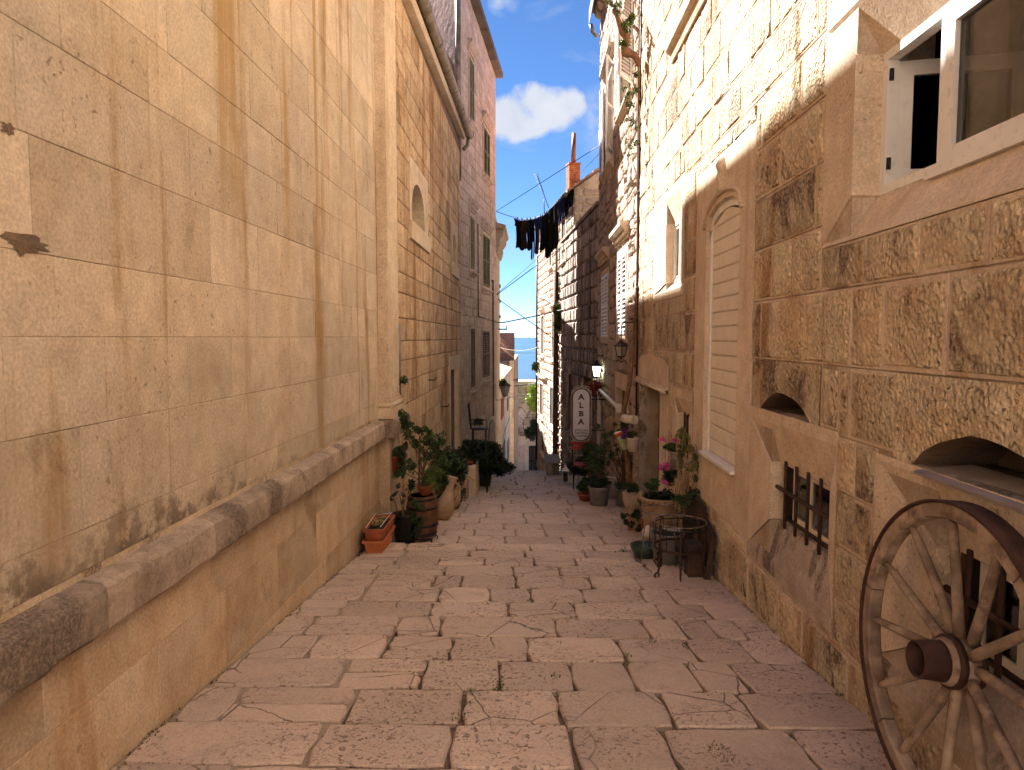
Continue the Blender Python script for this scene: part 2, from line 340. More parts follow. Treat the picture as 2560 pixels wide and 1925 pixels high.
def paving_mat():
    n = NB('paving_limestone'); tone = n.tone()
    sh = n.N('ShaderNodeVectorMath'); sh.operation = 'ADD'; n.L(n.pos, sh.inputs[0])
    tt = n.N('ShaderNodeCombineXYZ'); t9 = n.math('MULTIPLY', tone, 9.0)
    for i in range(3): n.L(t9, tt.inputs[i])
    n.L(tt.outputs[0], sh.inputs[1]); per = sh.outputs[0]
    col = n.mix(n.ramp(n.noise(1.1, 5, 0.6), 0.35, 0.65), (0.63,0.51,0.435), (0.54,0.43,0.365))
    col = n.mix(n.ramp(n.noise(2.2, 6, 0.6, per), 0.4, 0.7, 0, 0.55), col, (0.65,0.505,0.41))
    col = n.scale(col, n.ramp(tone, 0, 1, 0.84, 1.12, False))
    # foxed grey-brown wear
    col = n.mix(n.ramp(n.noise(5, 8, 0.7, per), 0.5, 0.7, 0, 0.5), col, (0.36,0.275,0.235))
    pit = n.ramp(n.noise(38, 3, 0.55, n.map((1,1,1)), 0.8), 0.55, 0.64)
    area = n.ramp(n.noise(1.5, 2, 0.5, per), 0.40, 0.56, 0.12, 1)
    pit = n.math('MULTIPLY', pit, area)
    col = n.mix(n.math('MULTIPLY', pit, 0.7), col, (0.13,0.085,0.07))
    # hairline cracks: only some stones
    cr = n.voro(2.1, 'DISTANCE_TO_EDGE', n.mix(0.12, per, n.mix(0.5, per, n.noise(4, 5, 0.6, per))))
    crm = n.math('MULTIPLY', n.ramp(cr, 0.004, 0.012, 1, 0), n.ramp(n.noise(0.9, 2, 0.5, per), 0.5, 0.58))
    col = n.mix(n.math('MULTIPLY', crm, 0.75), col, (0.10,0.07,0.055))
    col = n.scale(col, n.ramp(n.noise(80, 4, 0.7), 0.25, 0.75, 0.74, 1.22, False))
    h = n.math('ADD', n.noise(24, 6, 0.6), n.math('ADD', n.math('MULTIPLY', pit, -1.3), n.math('MULTIPLY', crm, -1.5)))
    nb = n.bump(h, 0.55, 0.008); nb = n.bump(n.noise(4, 3, 0.5, per), 0.35, 0.03, nb)
    return n.done(col, n.ramp(n.noise(6, 4), 0.3, 0.7, 0.52, 0.8), nb, spec=0.35)
paving_m = paving_mat()
dirt_m = stone('joint_dirt', (0.20,0.145,0.10), (0.11,0.08,0.055), dark=(0.04,0.03,0.025), tvar=0, streak=0, pat=0.5, pit=0.6, bump=0.9, bscale=40, seed=21)
grout_m = stone('grey_grout', (0.33,0.26,0.20), (0.26,0.20,0.155), dark=(0.10,0.07,0.05), tvar=0, streak=0, pat=0.5, pit=0.6, bump=0.6, bscale=50, seed=22)
moss_m = simple('moss', (0.10,0.13,0.03), 0.9, var=0.5, vs=20)
leaf_m = simple('leaf_green', (0.030,0.062,0.018), 0.5, var=0.5, vs=6, tone=0.55, spec=0.4)
leaf_y = simple('leaf_yellow_green', (0.085,0.12,0.028), 0.5, var=0.4, vs=6, tone=0.5)
leaf_d = simple('leaf_dark', (0.014,0.030,0.013), 0.4, var=0.5, vs=6, tone=0.5, spec=0.5)
dry_m = simple('dry_stem', (0.33,0.22,0.11), 0.8, var=0.3, tone=0.3)
stem_m = simple('woody_stem', (0.14,0.08,0.045), 0.85, var=0.3)
trunk_m = simple('bare_trunk', (0.20,0.105,0.055), 0.85, var=0.35, vs=14, bump=0.6, bs=30, bdist=0.01)
wood_w = simple('weathered_wood', (0.31,0.225,0.165), 0.8, var=0.35, vs=9, bump=0.6, bs=45, alt=(0.14,0.085,0.06), altf=(0.48,0.66), bdist=0.006, tone=0.18)
rust_iron = simple('rusty_iron', (0.06,0.028,0.021), 0.75, 0.3, var=0.4, vs=14, bump=0.5, bs=50, alt=(0.045,0.02,0.016))
black_iron = simple('black_iron', (0.018,0.016,0.016), 0.5, 0.4, var=0.3, vs=14, alt=(0.06,0.028,0.018), altf=(0.55,0.7))
grey_iron = simple('worn_steel', (0.22,0.19,0.18), 0.4, 0.8, var=0.3, vs=20, alt=(0.07,0.04,0.03), altf=(0.5,0.65))
zinc = simple('galvanised_zinc', (0.30,0.29,0.29), 0.5, 0.5, var=0.25, vs=9, bump=0.1, alt=(0.16,0.13,0.11), altf=(0.52,0.7))
gutter_m = simple('aged_zinc_gutter', (0.25,0.20,0.15), 0.55, 0.35, var=0.3, vs=5, bump=0.1, alt=(0.13,0.09,0.06), altf=(0.5,0.68))
pipe_g = simple('grey_downpipe', (0.20,0.19,0.19), 0.55, 0.1, var=0.15)
terra = simple('terracotta', (0.36,0.10,0.045), 0.75, var=0.2, vs=9, alt=(0.22,0.08,0.045), altf=(0.5,0.7), bump=0.3)
terra_p = simple('pale_terracotta', (0.33,0.215,0.125), 0.8, var=0.2, vs=7, alt=(0.25,0.15,0.09), altf=(0.5,0.7), bump=0.4)
red_plastic = simple('red_brown_plastic', (0.27,0.045,0.022), 0.45, var=0.12, spec=0.5)
white_paint = simple('white_paint', (0.78,0.76,0.74), 0.45, var=0.05, bump=0.05, spec=0.5)
cream_paint = simple('cream_paint', (0.78,0.69,0.57), 0.55, var=0.06, bump=0.06)
upvc = simple('white_window_frame', (0.78,0.75,0.72), 0.35, var=0.04, bump=0.02, spec=0.5)
shut_green = simple('faded_green_shutter', (0.17,0.17,0.09), 0.7, var=0.25, vs=6, tone=0.2)
shut_dark = simple('dark_brown_shutter', (0.085,0.06,0.045), 0.7, var=0.3, vs=6, tone=0.2)
shut_red = simple('red_shutter', (0.22,0.04,0.02), 0.7, var=0.2)
black_void = simple('painted_dark_interior', (0.018,0.014,0.012), 0.9, var=0.2)  # near-black colour paints in the shade inside rooms and openings
board_m = simple('blackened_board_gap_shade', (0.035,0.02,0.014), 0.7, var=0.4, vs=9, bump=0.5, bs=25, alt=(0.09,0.04,0.022), altf=(0.5,0.7))
barrel_m = simple('barrel_stave', (0.12,0.05,0.024), 0.65, var=0.35, vs=12, bump=0.5, bs=30, alt=(0.05,0.022,0.014), altf=(0.5,0.68), tone=0.15)
amph_m = stone('amphora_clay', (0.36,0.24,0.135), (0.30,0.19,0.10), stain=(0.28,0.15,0.07), dark=(0.12,0.07,0.05), tvar=0, streak=0.3, pat=0.5, pit=0.3, bump=0.3, bscale=50, seed=31)
brick_m = simple('chimney_brick', (0.36,0.13,0.055), 0.85, var=0.3, vs=5, bump=0.6, bs=18, alt=(0.20,0.075,0.04), altf=(0.5,0.66), tone=0.3, bdist=0.01)
tile_m = simple('roof_tile', (0.42,0.21,0.12), 0.85, var=0.3, vs=3, bump=0.4, bs=10, alt=(0.25,0.15,0.09), altf=(0.5,0.66), tone=0.3)
flue_m = simple('rusty_flue', (0.24,0.14,0.09), 0.7, 0.3, var=0.25, vs=2, alt=(0.20,0.045,0.015), altf=(0.45,0.62))
slate_m = simple('grey_eave', (0.105,0.09,0.08), 0.85, var=0.25, vs=3, tone=0.25)
cloth_b = simple('black_cloth', (0.010,0.009,0.010), 0.95, var=0.3, spec=0.1)
cloth_n = simple('navy_cloth', (0.018,0.024,0.085), 0.95, var=0.3, spec=0.1)
cloth_br = simple('brown_cloth', (0.05,0.028,0.020), 0.95, var=0.3, spec=0.1)
purple_f = simple('purple_petal', (0.20,0.04,0.30), 0.6, tone=0.3)
pink_f = simple('magenta_petal', (0.42,0.06,0.20), 0.6, tone=0.3)
red_f = simple('dull_red_petal', (0.22,0.04,0.03), 0.6, tone=0.3)
ink_m = simple('dark_lettering', (0.02,0.02,0.025), 0.5)
sign_m = simple('sign_white', (0.72,0.70,0.76), 0.4, var=0.03)
red_paint = simple('red_chair_paint', (0.33,0.03,0.02), 0.5)
soil_m = simple('potting_soil', (0.03,0.02,0.014), 0.95, var=0.5, vs=30, bump=0.8, bs=60)
green_pot = simple('pale_green_pot', (0.42,0.52,0.25), 0.4)
orange_pot = simple('orange_pot', (0.60,0.16,0.04), 0.45)
curtain_m = simple('curtain', (0.60,0.52,0.42), 0.9, var=0.15, vs=3)
wire_m = simple('cable', (0.03,0.03,0.03), 0.6)
wire_w = simple('pale_cable', (0.55,0.55,0.55), 0.6)
ivory_m = simple('ivory_plastic', (0.62,0.55,0.45), 0.5, var=0.1)
def glass(name, col=(0.9,0.92,0.9), rough=0.02, alpha=0.25):
    n = NB(name); n.b.inputs['Transmission Weight'].default_value = 1.0; n.b.inputs['IOR'].default_value = 1.45
    m = n.done(col, rough, None, 0, 0.6)
    return m
pane_m = glass('window_glass', (0.55,0.55,0.52))
def frosted():
    n = NB('frosted_glass'); n.b.inputs['Transmission Weight'].default_value = 0.3
    return n.done((0.42,0.38,0.32), 0.35, None, 0, 0.5)
frost_m = frosted()
def emit(name, col, st):
    n = NB(name); n.b.inputs['Emission Color'].default_value = (*col, 1); n.b.inputs['Emission Strength'].default_value = st
    return n.done(col, 0.4)
glow_m = emit('lit_lamp_glass', (0.85,1.0,0.75), 3.5)
def sea_mat():
    n = NB('sea_water')
    c = n.mix(n.ramp(n.noise(0.02, 5, 0.6, n.map((1,0.12,1))), 0.35, 0.7), (0.002,0.042,0.095), (0.003,0.058,0.12))
    h = n.noise(0.6, 6, 0.7, n.map((1,0.7,1)))
    return n.done(c, 0.5, n.bump(h, 0.9, 0.6), 0, 0.12)
sea_m = sea_mat()
# ---------------------------------------------------------------- ground profile (metres above eye height, along the alley)
SEGS = [(-8.0, 7.82, -1.6+0.099*8.0), (7.82, 12.4, -2.482), (12.4, 15.6, -3.06), (15.6, 19.4, -3.5), (19.4, 21.6, -3.99)]
def gv(Y):
    for a, b, z in SEGS:
        if Y < b: return z - 0.099*(Y-a)
    return -4.21 - 0.226*(Y-21.6)
def gz(Y): return gv(Y) + EYE
def ptG(x, y):
    """ground point seen at a photo pixel"""
    d = ray(x, y); t = 1.0
    while t < 90:
        q = d*t
        if q.z <= gv(q.y): break
        t += 0.01
    return Vector((q.x, q.y, gz(q.y)))
# ---------------------------------------------------------------- stone pieces
def rectsub(r, holes):
    out = [r]
    for h in holes:
        nx = []
        for a in out:
            if h[0] >= a[1]-1e-6 or h[1] <= a[0]+1e-6 or h[2] >= a[3]-1e-6 or h[3] <= a[2]+1e-6: nx.append(a); continue
            x0, x1 = max(a[0], h[0]), min(a[1], h[1])
            if a[0] < h[0]: nx.append((a[0], h[0], a[2], a[3]))
            if a[1] > h[1]: nx.append((h[1], a[1], a[2], a[3]))
            if a[2] < h[2]: nx.append((x0, x1, a[2], h[2]))
            if a[3] > h[3]: nx.append((x0, x1, h[3], a[3]))
        out = nx
    return out
def rings(mb, fr, loops, mats=None):
    """loops: lists of (u,v,w) with equal length; skins them and caps the last"""
    n = len(loops[0]); base = [mb.add([fr.p(*q) for q in L]) for L in loops]
    for i in range(len(loops)-1):
        if mats: mb.cur = mats[i]
        for k in range(n): j = (k+1) % n; mb.face((base[i]+k, base[i]+j, base[i+1]+j, base[i+1]+k))
    return base
def inset(L, d, w, jw=0, jd=0):
    n = len(L); cu = sum(p[0] for p in L)/n; cv = sum(p[1] for p in L)/n; out = []
    for p in L:
        du, dv = cu-p[0], cv-p[1]
        su = min(abs(du), d+J(jd)); sv = min(abs(dv), d+J(jd))
        out.append((p[0]+math.copysign(su, du), p[1]+math.copysign(sv, dv), w+J(jw)))
    return out
def piece(mb, fr, u0, u1, v0, v1, style, dep=0.14):
    mb.tone = random.random()
    g = {'smooth': 0.0013, 'bossed': 0.003, 'rubble': 0.012, 'rustic': 0.012, 'rough': 0.007, 'tiny': 0.01}[style]
    u0 += g; u1 -= g; v0 += g; v1 -= g
    if u1-u0 < 0.02 or v1-v0 < 0.02: return
    if style == 'smooth':
        L0 = [(u0,v0,-0.0025),(u1,v0,-0.0025),(u1,v1,-0.0025),(u0,v1,-0.0025)]
        Lb = [(a,b,-dep) for a,b,_ in L0]; jw = J(0.0015)
        L1 = inset(L0, 0.003, jw, 0.0008)
        b = rings(mb, fr, [Lb, L0, L1]); mb.face([b[2]+i for i in range(4)])
    elif style in ('bossed', 'rough'):
        m = random.uniform(0.012, 0.024) if style == 'bossed' else 0.008
        L0 = [(u0,v0,-0.005),(u1,v0,-0.005),(u1,v1,-0.005),(u0,v1,-0.005)]
        Lb = [(a,b,-dep) for a,b,_ in L0]; L1 = inset(L0, 0.004, 0.0)
        L2 = inset(L0, m, 0.0, 0, m*0.25); mm = [0, 0, 0]
        b = rings(mb, fr, [Lb, L0, L1, L2], mm)
        mb.cur = 1
        h = random.uniform(0.008, 0.017) if style == 'bossed' else random.uniform(0.002, 0.012)
        A, B = L2[0], L2[2]; nu = 4 if (u1-u0) > 0.3 else 3; nv = 3; i0 = 0.012
        ua, ub, va, vb = A[0]+i0, B[0]-i0, A[1]+i0, B[1]-i0
        if ub-ua > 0.03 and vb-va > 0.03:
            base = len(mb.v)
            for j in range(nv+1):
                for i in range(nu+1):
                    e = 0.55 if i in (0, nu) or j in (0, nv) else 1
                    mb.v.append(tuple(fr.p(ua+(ub-ua)*i/nu + (J(0.012) if 0 < i < nu else J(0.004)), va+(vb-va)*j/nv + (J(0.01) if 0 < j < nv else J(0.004)), h*e+J(h*0.35))))
            for j in range(nv):
                for i in range(nu):
                    q = base+j*(nu+1)+i; mb.face((q, q+1, q+nu+2, q+nu+1))
            # bevel between margin and boss: corners joined through border strips
            bot = [base+i for i in range(nu+1)]; rgt = [base+j*(nu+1)+nu for j in range(nv+1)]
            top = [base+nv*(nu+1)+i for i in range(nu, -1, -1)]; lft = [base+j*(nu+1) for j in range(nv, -1, -1)]
            for side, (c0, c1) in ((bot, (0,1)), (rgt, (1,2)), (top, (2,3)), (lft, (3,0))):
                mb.face([b[3]+c0, b[3]+c1] + side[::-1])
        else:
            mb.face([b[3]+i for i in range(4)])
        mb.cur = 0
    else:
        jj = {'rubble': 0.03, 'rustic': 0.006, 'tiny': 0.03}[style]
        jj = min(jj, (u1-u0)*0.12, (v1-v0)*0.12)
        um, vm = (u0+u1)/2, (v0+v1)/2; c = min((u1-u0), (v1-v0))*(0.16 if style != 'rustic' else 0.02)
        L0 = [(u0+c,v0),(um,v0),(u1-c,v0),(u1,v0+c),(u1,vm),(u1,v1-c),(u1-c,v1),(um,v1),(u0+c,v1),(u0,v1-c),(u0,vm),(u0,v0+c)]
        L0 = [(a+J(jj), b_+J(jj), -0.02) for a, b_ in L0]
        Lb = [(a,b_,-dep) for a,b_,_ in L0]
        if style == 'rustic':
            L1 = inset(L0, 0.022, 0.012, 0.003); L2 = inset(L0, 0.05, random.uniform(0.02, 0.04), 0.006)
        elif style == 'tiny':
            L1 = inset(L0, 0.03, 0.01, 0.006); L2 = inset(L0, 0.07, 0.02, 0.008)
        else:
            h = random.uniform(0.0, 0.03)
            L1 = inset(L0, 0.014, h*0.6, 0.004, 0.004); L2 = inset(L0, 0.05, h+0.006, 0.006, 0.012)
        b = rings(mb, fr, [Lb, L0, L1, L2]); ccu = sum(p[0] for p in L2)/12; ccv = sum(p[1] for p in L2)/12
        n = mb.add([fr.p(ccu, ccv, L2[0][2]+0.004)])
        for k in range(12): mb.face((b[3]+k, b[3]+(k+1) % 12, n))
def wall(parent, fr, u0, u1, courses, holes, style, mats, lens=(0.35,0.9), joints=None, name='stone_block', limit=300, onlystuff=False, clip=None, keep=None, rub=False):
    """lay stones course by course between u0 and u1, leaving the holes free"""
    cells = []
    for ci in range(len(courses)-1):
        va, vb = courses[ci], courses[ci+1]; js = None
        if joints and ci in joints: js = sorted(j for j in joints[ci] if u0 < j < u1)
        cuts = [u0]
        if js:
            # known joints; free run before and after them
            lo, hi = js[0], js[-1]; a = lo; pre = []
            while a - u0 > lens[1]*1.15: a -= random.uniform(*lens); pre.append(a)
            cuts += sorted(pre) + js; a = hi
        else: a = u0 + random.uniform(0.15, lens[1])
        if not js: cuts.append(a)
        while u1 - a > lens[0]*1.3:
            a += random.uniform(*lens)
            if a < u1 - lens[0]*0.4: cuts.append(a)
        cuts.append(u1); cuts = sorted(set(cuts))
        for k in range(len(cuts)-1):
            a, b = cuts[k], cuts[k+1]; sub = [(a, b, va, vb)]
            if rub and random.random() < 0.28 and vb-va > 0.2:
                m = va+(vb-va)*random.uniform(0.4, 0.6); sub = [(a, b, va, m), (a, b, m, vb)]
            if rub: sub = [(q[0]+J(0.015), q[1]+J(0.015), q[2]+J(0.012), q[3]+J(0.012)) for q in sub]
            for s_ in sub:
                for r in rectsub(s_, holes):
                    if r[1]-r[0] < 0.04 or r[3]-r[2] < 0.04: continue
                    if clip and clip(r): continue
                    cells.append(r)
    def size(r):
        c = fr.p((r[0]+r[1])/2, (r[2]+r[3])/2); return (c - Vector((0, 0, EYE))).length if c.y > 1.2 else 1e3 - c.y
    cells.sort(key=size); rest = MB()
    for i, r in enumerate(cells):
        if not onlystuff and i < limit and (keep is None or keep(r)):
            mb = MB(); piece(mb, fr, *r, style)
            if mb.f: obj(name, mb, mats, parent)
        else: piece(rest, fr, *r, style)
    if rest.f: obj('stonework', rest, mats, parent, kind='stuff')
    return cells
def backing(parent, fr, u0, u1, v0, v1, holes, w, depth, mat, name='wall_core', rmat=None):
    """joint plane with real openings and their reveals"""
    mb = MB()
    for r in rectsub((u0, u1, v0, v1), holes): mb.poly([fr.p(r[0],r[2],w), fr.p(r[1],r[2],w), fr.p(r[1],r[3],w), fr.p(r[0],r[3],w)])
    for h in holes:
        a, b, c, d = h; P = [(a,c),(b,c),(b,d),(a,d)]
        for k in range(4):
            q, r = P[k], P[(k+1) % 4]; mb.poly([fr.p(*q, w), fr.p(*r, w), fr.p(*r, -depth), fr.p(*q, -depth)])
    P = [(u0,v0),(u1,v0),(u1,v1),(u0,v1)]
    for k in range(4):
        q, r = P[k], P[(k+1) % 4]; mb.poly([fr.p(*q, w), fr.p(*r, w), fr.p(*r, -depth-0.6), fr.p(*q, -depth-0.6)])
    return obj(name, mb, mat, parent)
def room(parent, fr, u0, u1, v0, v1, w0, w1, mat=None, name='painted_dark_room'):
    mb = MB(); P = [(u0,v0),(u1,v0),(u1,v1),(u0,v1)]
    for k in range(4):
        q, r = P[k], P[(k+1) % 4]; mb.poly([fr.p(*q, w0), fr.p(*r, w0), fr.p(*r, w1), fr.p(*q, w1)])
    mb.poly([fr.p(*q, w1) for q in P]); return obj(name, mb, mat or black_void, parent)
def splayed(parent, fr, uo, ul, ur, urn, vto, vti, vbi, vbo, d, mat, smat, band=0.12, dd=0.12, lmat=None, sband=None):
    """stone window surround whose lintel and sill slope in to the frame; uo/ul far edge outer/opening, ur/urn near edge opening/outer"""
    e = 0.002; D = -(d+dd)
    def jamb(a, b):   # a = outer edge, b = opening edge
        mb = MB(); mb.tone = random.random(); pts = [(b,vti),(a,vto),(a,vbo),(b,vbi)]
        mb.prism([fr.p(u, v, e) for u, v in pts], fr.N*(D-e)); obj('jamb', mb, mat, parent)
    jamb(uo, ul); jamb(urn, ur)
    for nm, v0, v1, vv, m in (('lintel', vto, vti, vto+band, lmat or mat), ('window_sill', vbo, vbi, vbo-(band if sband is None else sband), smat)):
        mb = MB(); mb.tone = random.random(); s = 1 if nm == 'lintel' else -1; k = 0.0015*s
        A, A2 = fr.p(uo,v0+k,e*2), fr.p(urn,v0+k,e*2); Cc, C2 = fr.p(ul-k*0,v1+k,-d), fr.p(ur,v1+k,-d); B, B2 = fr.p(ul,v1+k,e*2), fr.p(ur,v1+k,e*2)
        T, T2 = fr.p(uo,vv,e*2), fr.p(urn,vv,e*2); TB, TB2 = fr.p(uo,vv,D), fr.p(urn,vv,D); CB, CB2 = fr.p(ul,v1+k,D), fr.p(ur,v1+k,D); AB, AB2 = fr.p(uo,v0+k,D), fr.p(urn,v0+k,D)
        for q in ([A,A2,C2,Cc], [A,Cc,B], [A2,B2,C2], [A,T,T2,A2], [T,TB,TB2,T2], [Cc,C2,CB2,CB], [A,AB,TB,T], [A2,T2,TB2,AB2], [AB,CB,CB2,AB2], [AB,AB2,TB2,TB], [A,Cc,CB,AB], [A2,AB2,CB2,C2]): mb.poly(q)
        obj(nm, mb, m, parent)
def framebars(mb, fr, u0, u1, v0, v1, w, t, b, extra_u=(), extra_v=()):
    """rectangular frame of bars: t = bar width, b = thickness; front face at w"""
    mb.fbox(fr, u0, u1, v0, v0+t, w-b, w); mb.fbox(fr, u0, u1, v1-t, v1, w-b, w)
    mb.fbox(fr, u0, u0+t, v0+t, v1-t, w-b, w); mb.fbox(fr, u1-t, u1, v0+t, v1-t, w-b, w)
    for q in extra_u: mb.fbox(fr, q-t/2, q+t/2, v0+t, v1-t, w-b, w-0.001)
    for q in extra_v: mb.fbox(fr, u0+t, u1-t, q-t/2, q+t/2, w-b, w-0.0015)
def louvre(parent, fr, u0, u1, v0, v1, w, mat, panels=2, pitch=0.055, name='shutter', off=None, rail=True):
    """closed louvred shutters; each panel is a part"""
    ww = (u1-u0)/panels
    for i in range(panels):
        a, b = u0+ww*i+0.004, u0+ww*(i+1)-0.004; mb = MB(); mb.tone = random.random()
        t = min(0.05, ww*0.2); framebars(mb, fr, a, b, v0, v1, w, t, 0.035, extra_v=[(v0+v1)/2] if rail else ())
        n = int((v1-v0-2*t)/pitch)
        for k in range(n):
            v = v0+t+(k+0.5)*pitch
            if rail and abs(v-(v0+v1)/2) < t/2+0.01: continue
            mb.tone = random.random()
            mb.hexa([fr.p(a+t, v-0.02, w-0.004), fr.p(b-t, v-0.02, w-0.004), fr.p(b-t, v-0.012, w-0.004), fr.p(a+t, v-0.012, w-0.004),
                     fr.p(a+t, v+0.012, w-0.032), fr.p(b-t, v+0.012, w-0.032), fr.p(b-t, v+0.02, w-0.032), fr.p(a+t, v+0.02, w-0.032)][::1])
        obj(name, mb, mat, parent)
def cornice(parent, fr, u0, u1, v0, v1, pr, mat, name='cornice'):
    """moulded projecting band: stepped profile, wider at the top"""
    h = v1-v0; mb = MB(); mb.tone = random.random()
    prof = [(0,v0),(pr*0.25,v0),(pr*0.3,v0+h*0.2),(pr*0.55,v0+h*0.3),(pr*0.6,v0+h*0.5),(pr*0.9,v0+h*0.68),(pr,v0+h*0.74),(pr,v1),(0,v1+h*0.08)]
    mb.prism([fr.p(u0, v, w) for w, v in prof], fr.U*(u1-u0)); return obj(name, mb, mat, parent)
# ---------------------------------------------------------------- frames of the walls
FL = Frame((-1.85, 0), (-1.85, 10), (1,0,0))          # church, left
FC = Frame((-1.90, 0), (-1.90, 10), (1,0,0))          # chapel, left, behind it
FT = Frame((-1.90, 18.9), (-1.235, 24.8), (1,0,0))    # tall house, left
FR = Frame((1.735, 0), (1.735, 10), (-1,0,0))         # house on the right
a_ = math.atan(0.085)
FA = Frame((1.735, 17.8), (1.735-0.085*20, 37.8), (-1,0,0))   # far right row
X90 = Vector((1,0,0))
# ================================================================ LEFT: the church
church = thing('stone_church', 'pale smooth ashlar church wall filling the left side, with a moulded ledge at waist height', 'church', (-1.85, 4, gz(4)))
Ls = 1.85
def LU(x): return FL.px(x, 843)[0]
lc = [0.0]; 
lcourses = [-0.97, -0.796, -0.369, 0.0, 0.313, 0.747, 1.132, 1.443, 1.83, 2.21, 2.63, 3.03, 3.46, 3.87, 4.30, 4.75, 5.2, 5.7, 6.2, 6.7]
lj = {2: [LU(x) for x in (260, 468, 578, 723, 800)], 1: [LU(x) for x in (190, 415, 610, 745, 840)], 3: [LU(x) for x in (145, 642, 789, 880)],
      4: [LU(x) for x in (95, 264, 427, 533, 651, 760, 860)], 5: [LU(x) for x in (68, 330, 488, 600, 700, 790, 850, 900)], 6: [LU(x) for x in (185, 393, 560, 690)]}
UE = 9.42
wall(church, FL, -1.6, UE, lcourses, [], 'smooth', [ashlar], (0.55, 1.25), lj)
lowc = [-2.9, -2.45, -2.0, -1.526, -1.2]
wall(church, FL, -1.6, UE, lowc, [], 'smooth', [ashlar_low], (0.5, 1.2), None, clip=lambda r: r[3] < gv(r[1])-0.02 and r[3] < gv(r[0]) - 0.02)
backing(church, FL, -1.6, UE, -3.4, 6.7, [], -0.0042, 0.2, joint_l)
for x0, y0, x1, y1, nm, m in ((0, 574, 112, 642, 'cement_patch', mortar_d), (2, 300, 34, 342, 'cement_patch', mortar_d)):
    mb = MB(); (ua, va), (ub, vb_) = FL.px(x0, y0), FL.px(x1, y1); cu, cv_ = (ua+ub)/2, (va+vb_)/2; n = 22; P = []
    for i in range(n):
        a = 2*math.pi*i/n; r = 1+0.9*mnoise.noise(Vector((math.cos(a)*2.5, math.sin(a)*2.5, x0))); P.append(FL.p(cu+abs(ub-ua)/2*math.cos(a)*r, cv_+abs(vb_-va)/2*math.sin(a)*r, 0.0035+J(0.001)))
    c_ = mb.add(P+[FL.p(cu, cv_, 0.007)]); 
    for i in range(n): mb.face((c_+i, c_+(i+1) % n, c_+n))
    mb.tone = 0.6; obj(nm, mb, m, church)
def ledge_run(fr, u0, u1, first=None):
    """moulded ledge: rounded nose, worn lip; one part for each stone"""
    a = u0; cuts = [u0]
    known = sorted([FL.px(x, 843, 0.1)[0] for x in (240, 441, 610, 760)])
    while a < u1-0.5:
        a += random.uniform(0.7, 1.15); nb = min(known, key=lambda q: abs(q-a))
        if abs(nb-a) < 0.35: a = nb
        if a < u1-0.3: cuts.append(a)
    cuts.append(u1)
    for k in range(len(cuts)-1):
        a, b = cuts[k]+0.003, cuts[k+1]-0.003; mb = MB(); mb.tone = random.random(); mb.smooth = False
        n = max(3, int((b-a)/0.09)); prof = [(-0.06,-0.995),(0.045,-1.008),(0.085,-1.018),(0.104,-1.036),(0.108,-1.08),(0.106,-1.192),(0.092,-1.214),(-0.06,-1.222)]
        R_ = []
        for i in range(n+1):
            u = a+(b-a)*i/n; e = 0.25 if i in (0, n) else 1
            R_.append(mb.add([fr.p(u, v+(J(0.005) if 0 < q < 7 else 0) - (abs(J(0.014)) if q in (5,6) else 0), w+(J(0.0045)*e if 0 < q < 7 else 0) - (0.004 if i in (0, n) else 0)) for q, (w, v) in enumerate(prof)]))
        for i in range(n):
            for q in range(7): mb.face((R_[i]+q, R_[i+1]+q, R_[i+1]+q+1, R_[i]+q+1))
        mb.face([R_[0]+q for q in range(8)]); mb.face([R_[-1]+q for q in range(8)][::-1])
        obj('ledge_stone', mb, ledge_m, church)
ledge_run(FL, -1.6, 8.22)
# pilaster with moulded base at the church's far corner
pu0, pu1 = 8.36, 9.02
pil = MB(); pw = 0.125
pil.tone = 0.6; pil.fbox(FL, pu0, pu1, -0.80, 6.7, -0.1, pw); pobj = obj('pilaster', pil, dressed, church)
for v0, v1, g in ((-0.80,-0.765,0.018),(-0.765,-0.735,0.008),(-0.995,-0.86,0.06),(-0.86,-0.80,0.04)):
    mb = MB(); mb.tone = 0.5; mb.fbox(FL, pu0-g, pu1+g, v0+0.0015, v1-0.0015, -0.1, pw+g); obj('base_moulding', mb, dressed, pobj)
mb = MB(); mb.tone = 0.4; mb.tube([FL.p(pu0-0.035, -0.83, pw+0.03), FL.p(pu1+0.035, -0.83, pw+0.03)], 0.028, 10); obj('base_moulding', mb, dressed, pobj)
mb = MB(); mb.tone = 0.5; mb.tube([FL.p(pu0-0.03, -0.83, -0.05), FL.p(pu0-0.03, -0.83, pw+0.03)], 0.028, 10); obj('base_moulding', mb, dressed, pobj)
mb = MB(); mb.tone = 0.2; prof = [(-0.06,-1.0),(0.19,-1.005),(0.23,-1.02),(0.245,-1.05),(0.25,-1.09),(0.24,-1.185),(0.22,-1.215),(-0.06,-1.222)]
n0 = 8; R_ = []
for i in range(n0+1):
    u = 8.225+(9.14-8.225)*i/n0; R_.append(mb.add([FL.p(u, v+(J(0.008) if 0 < q < 7 else 0), w+(J(0.006) if 0 < q < 7 else 0)) for q, (w, v) in enumerate(prof)]))
for i in range(n0):
    for q in range(7): mb.face((R_[i]+q, R_[i+1]+q, R_[i+1]+q+1, R_[i]+q+1))
mb.face([R_[0]+q for q in range(8)]); mb.face([R_[-1]+q for q in range(8)][::-1]); obj('ledge_stone', mb, ledge_m, church)
mb = MB(); mb.tone = 0.3; mb.fbox(FL, pu0, pu1, -3.2, -1.222, -0.1, 0.125); obj('pilaster_foot', mb, ashlar_low, church)
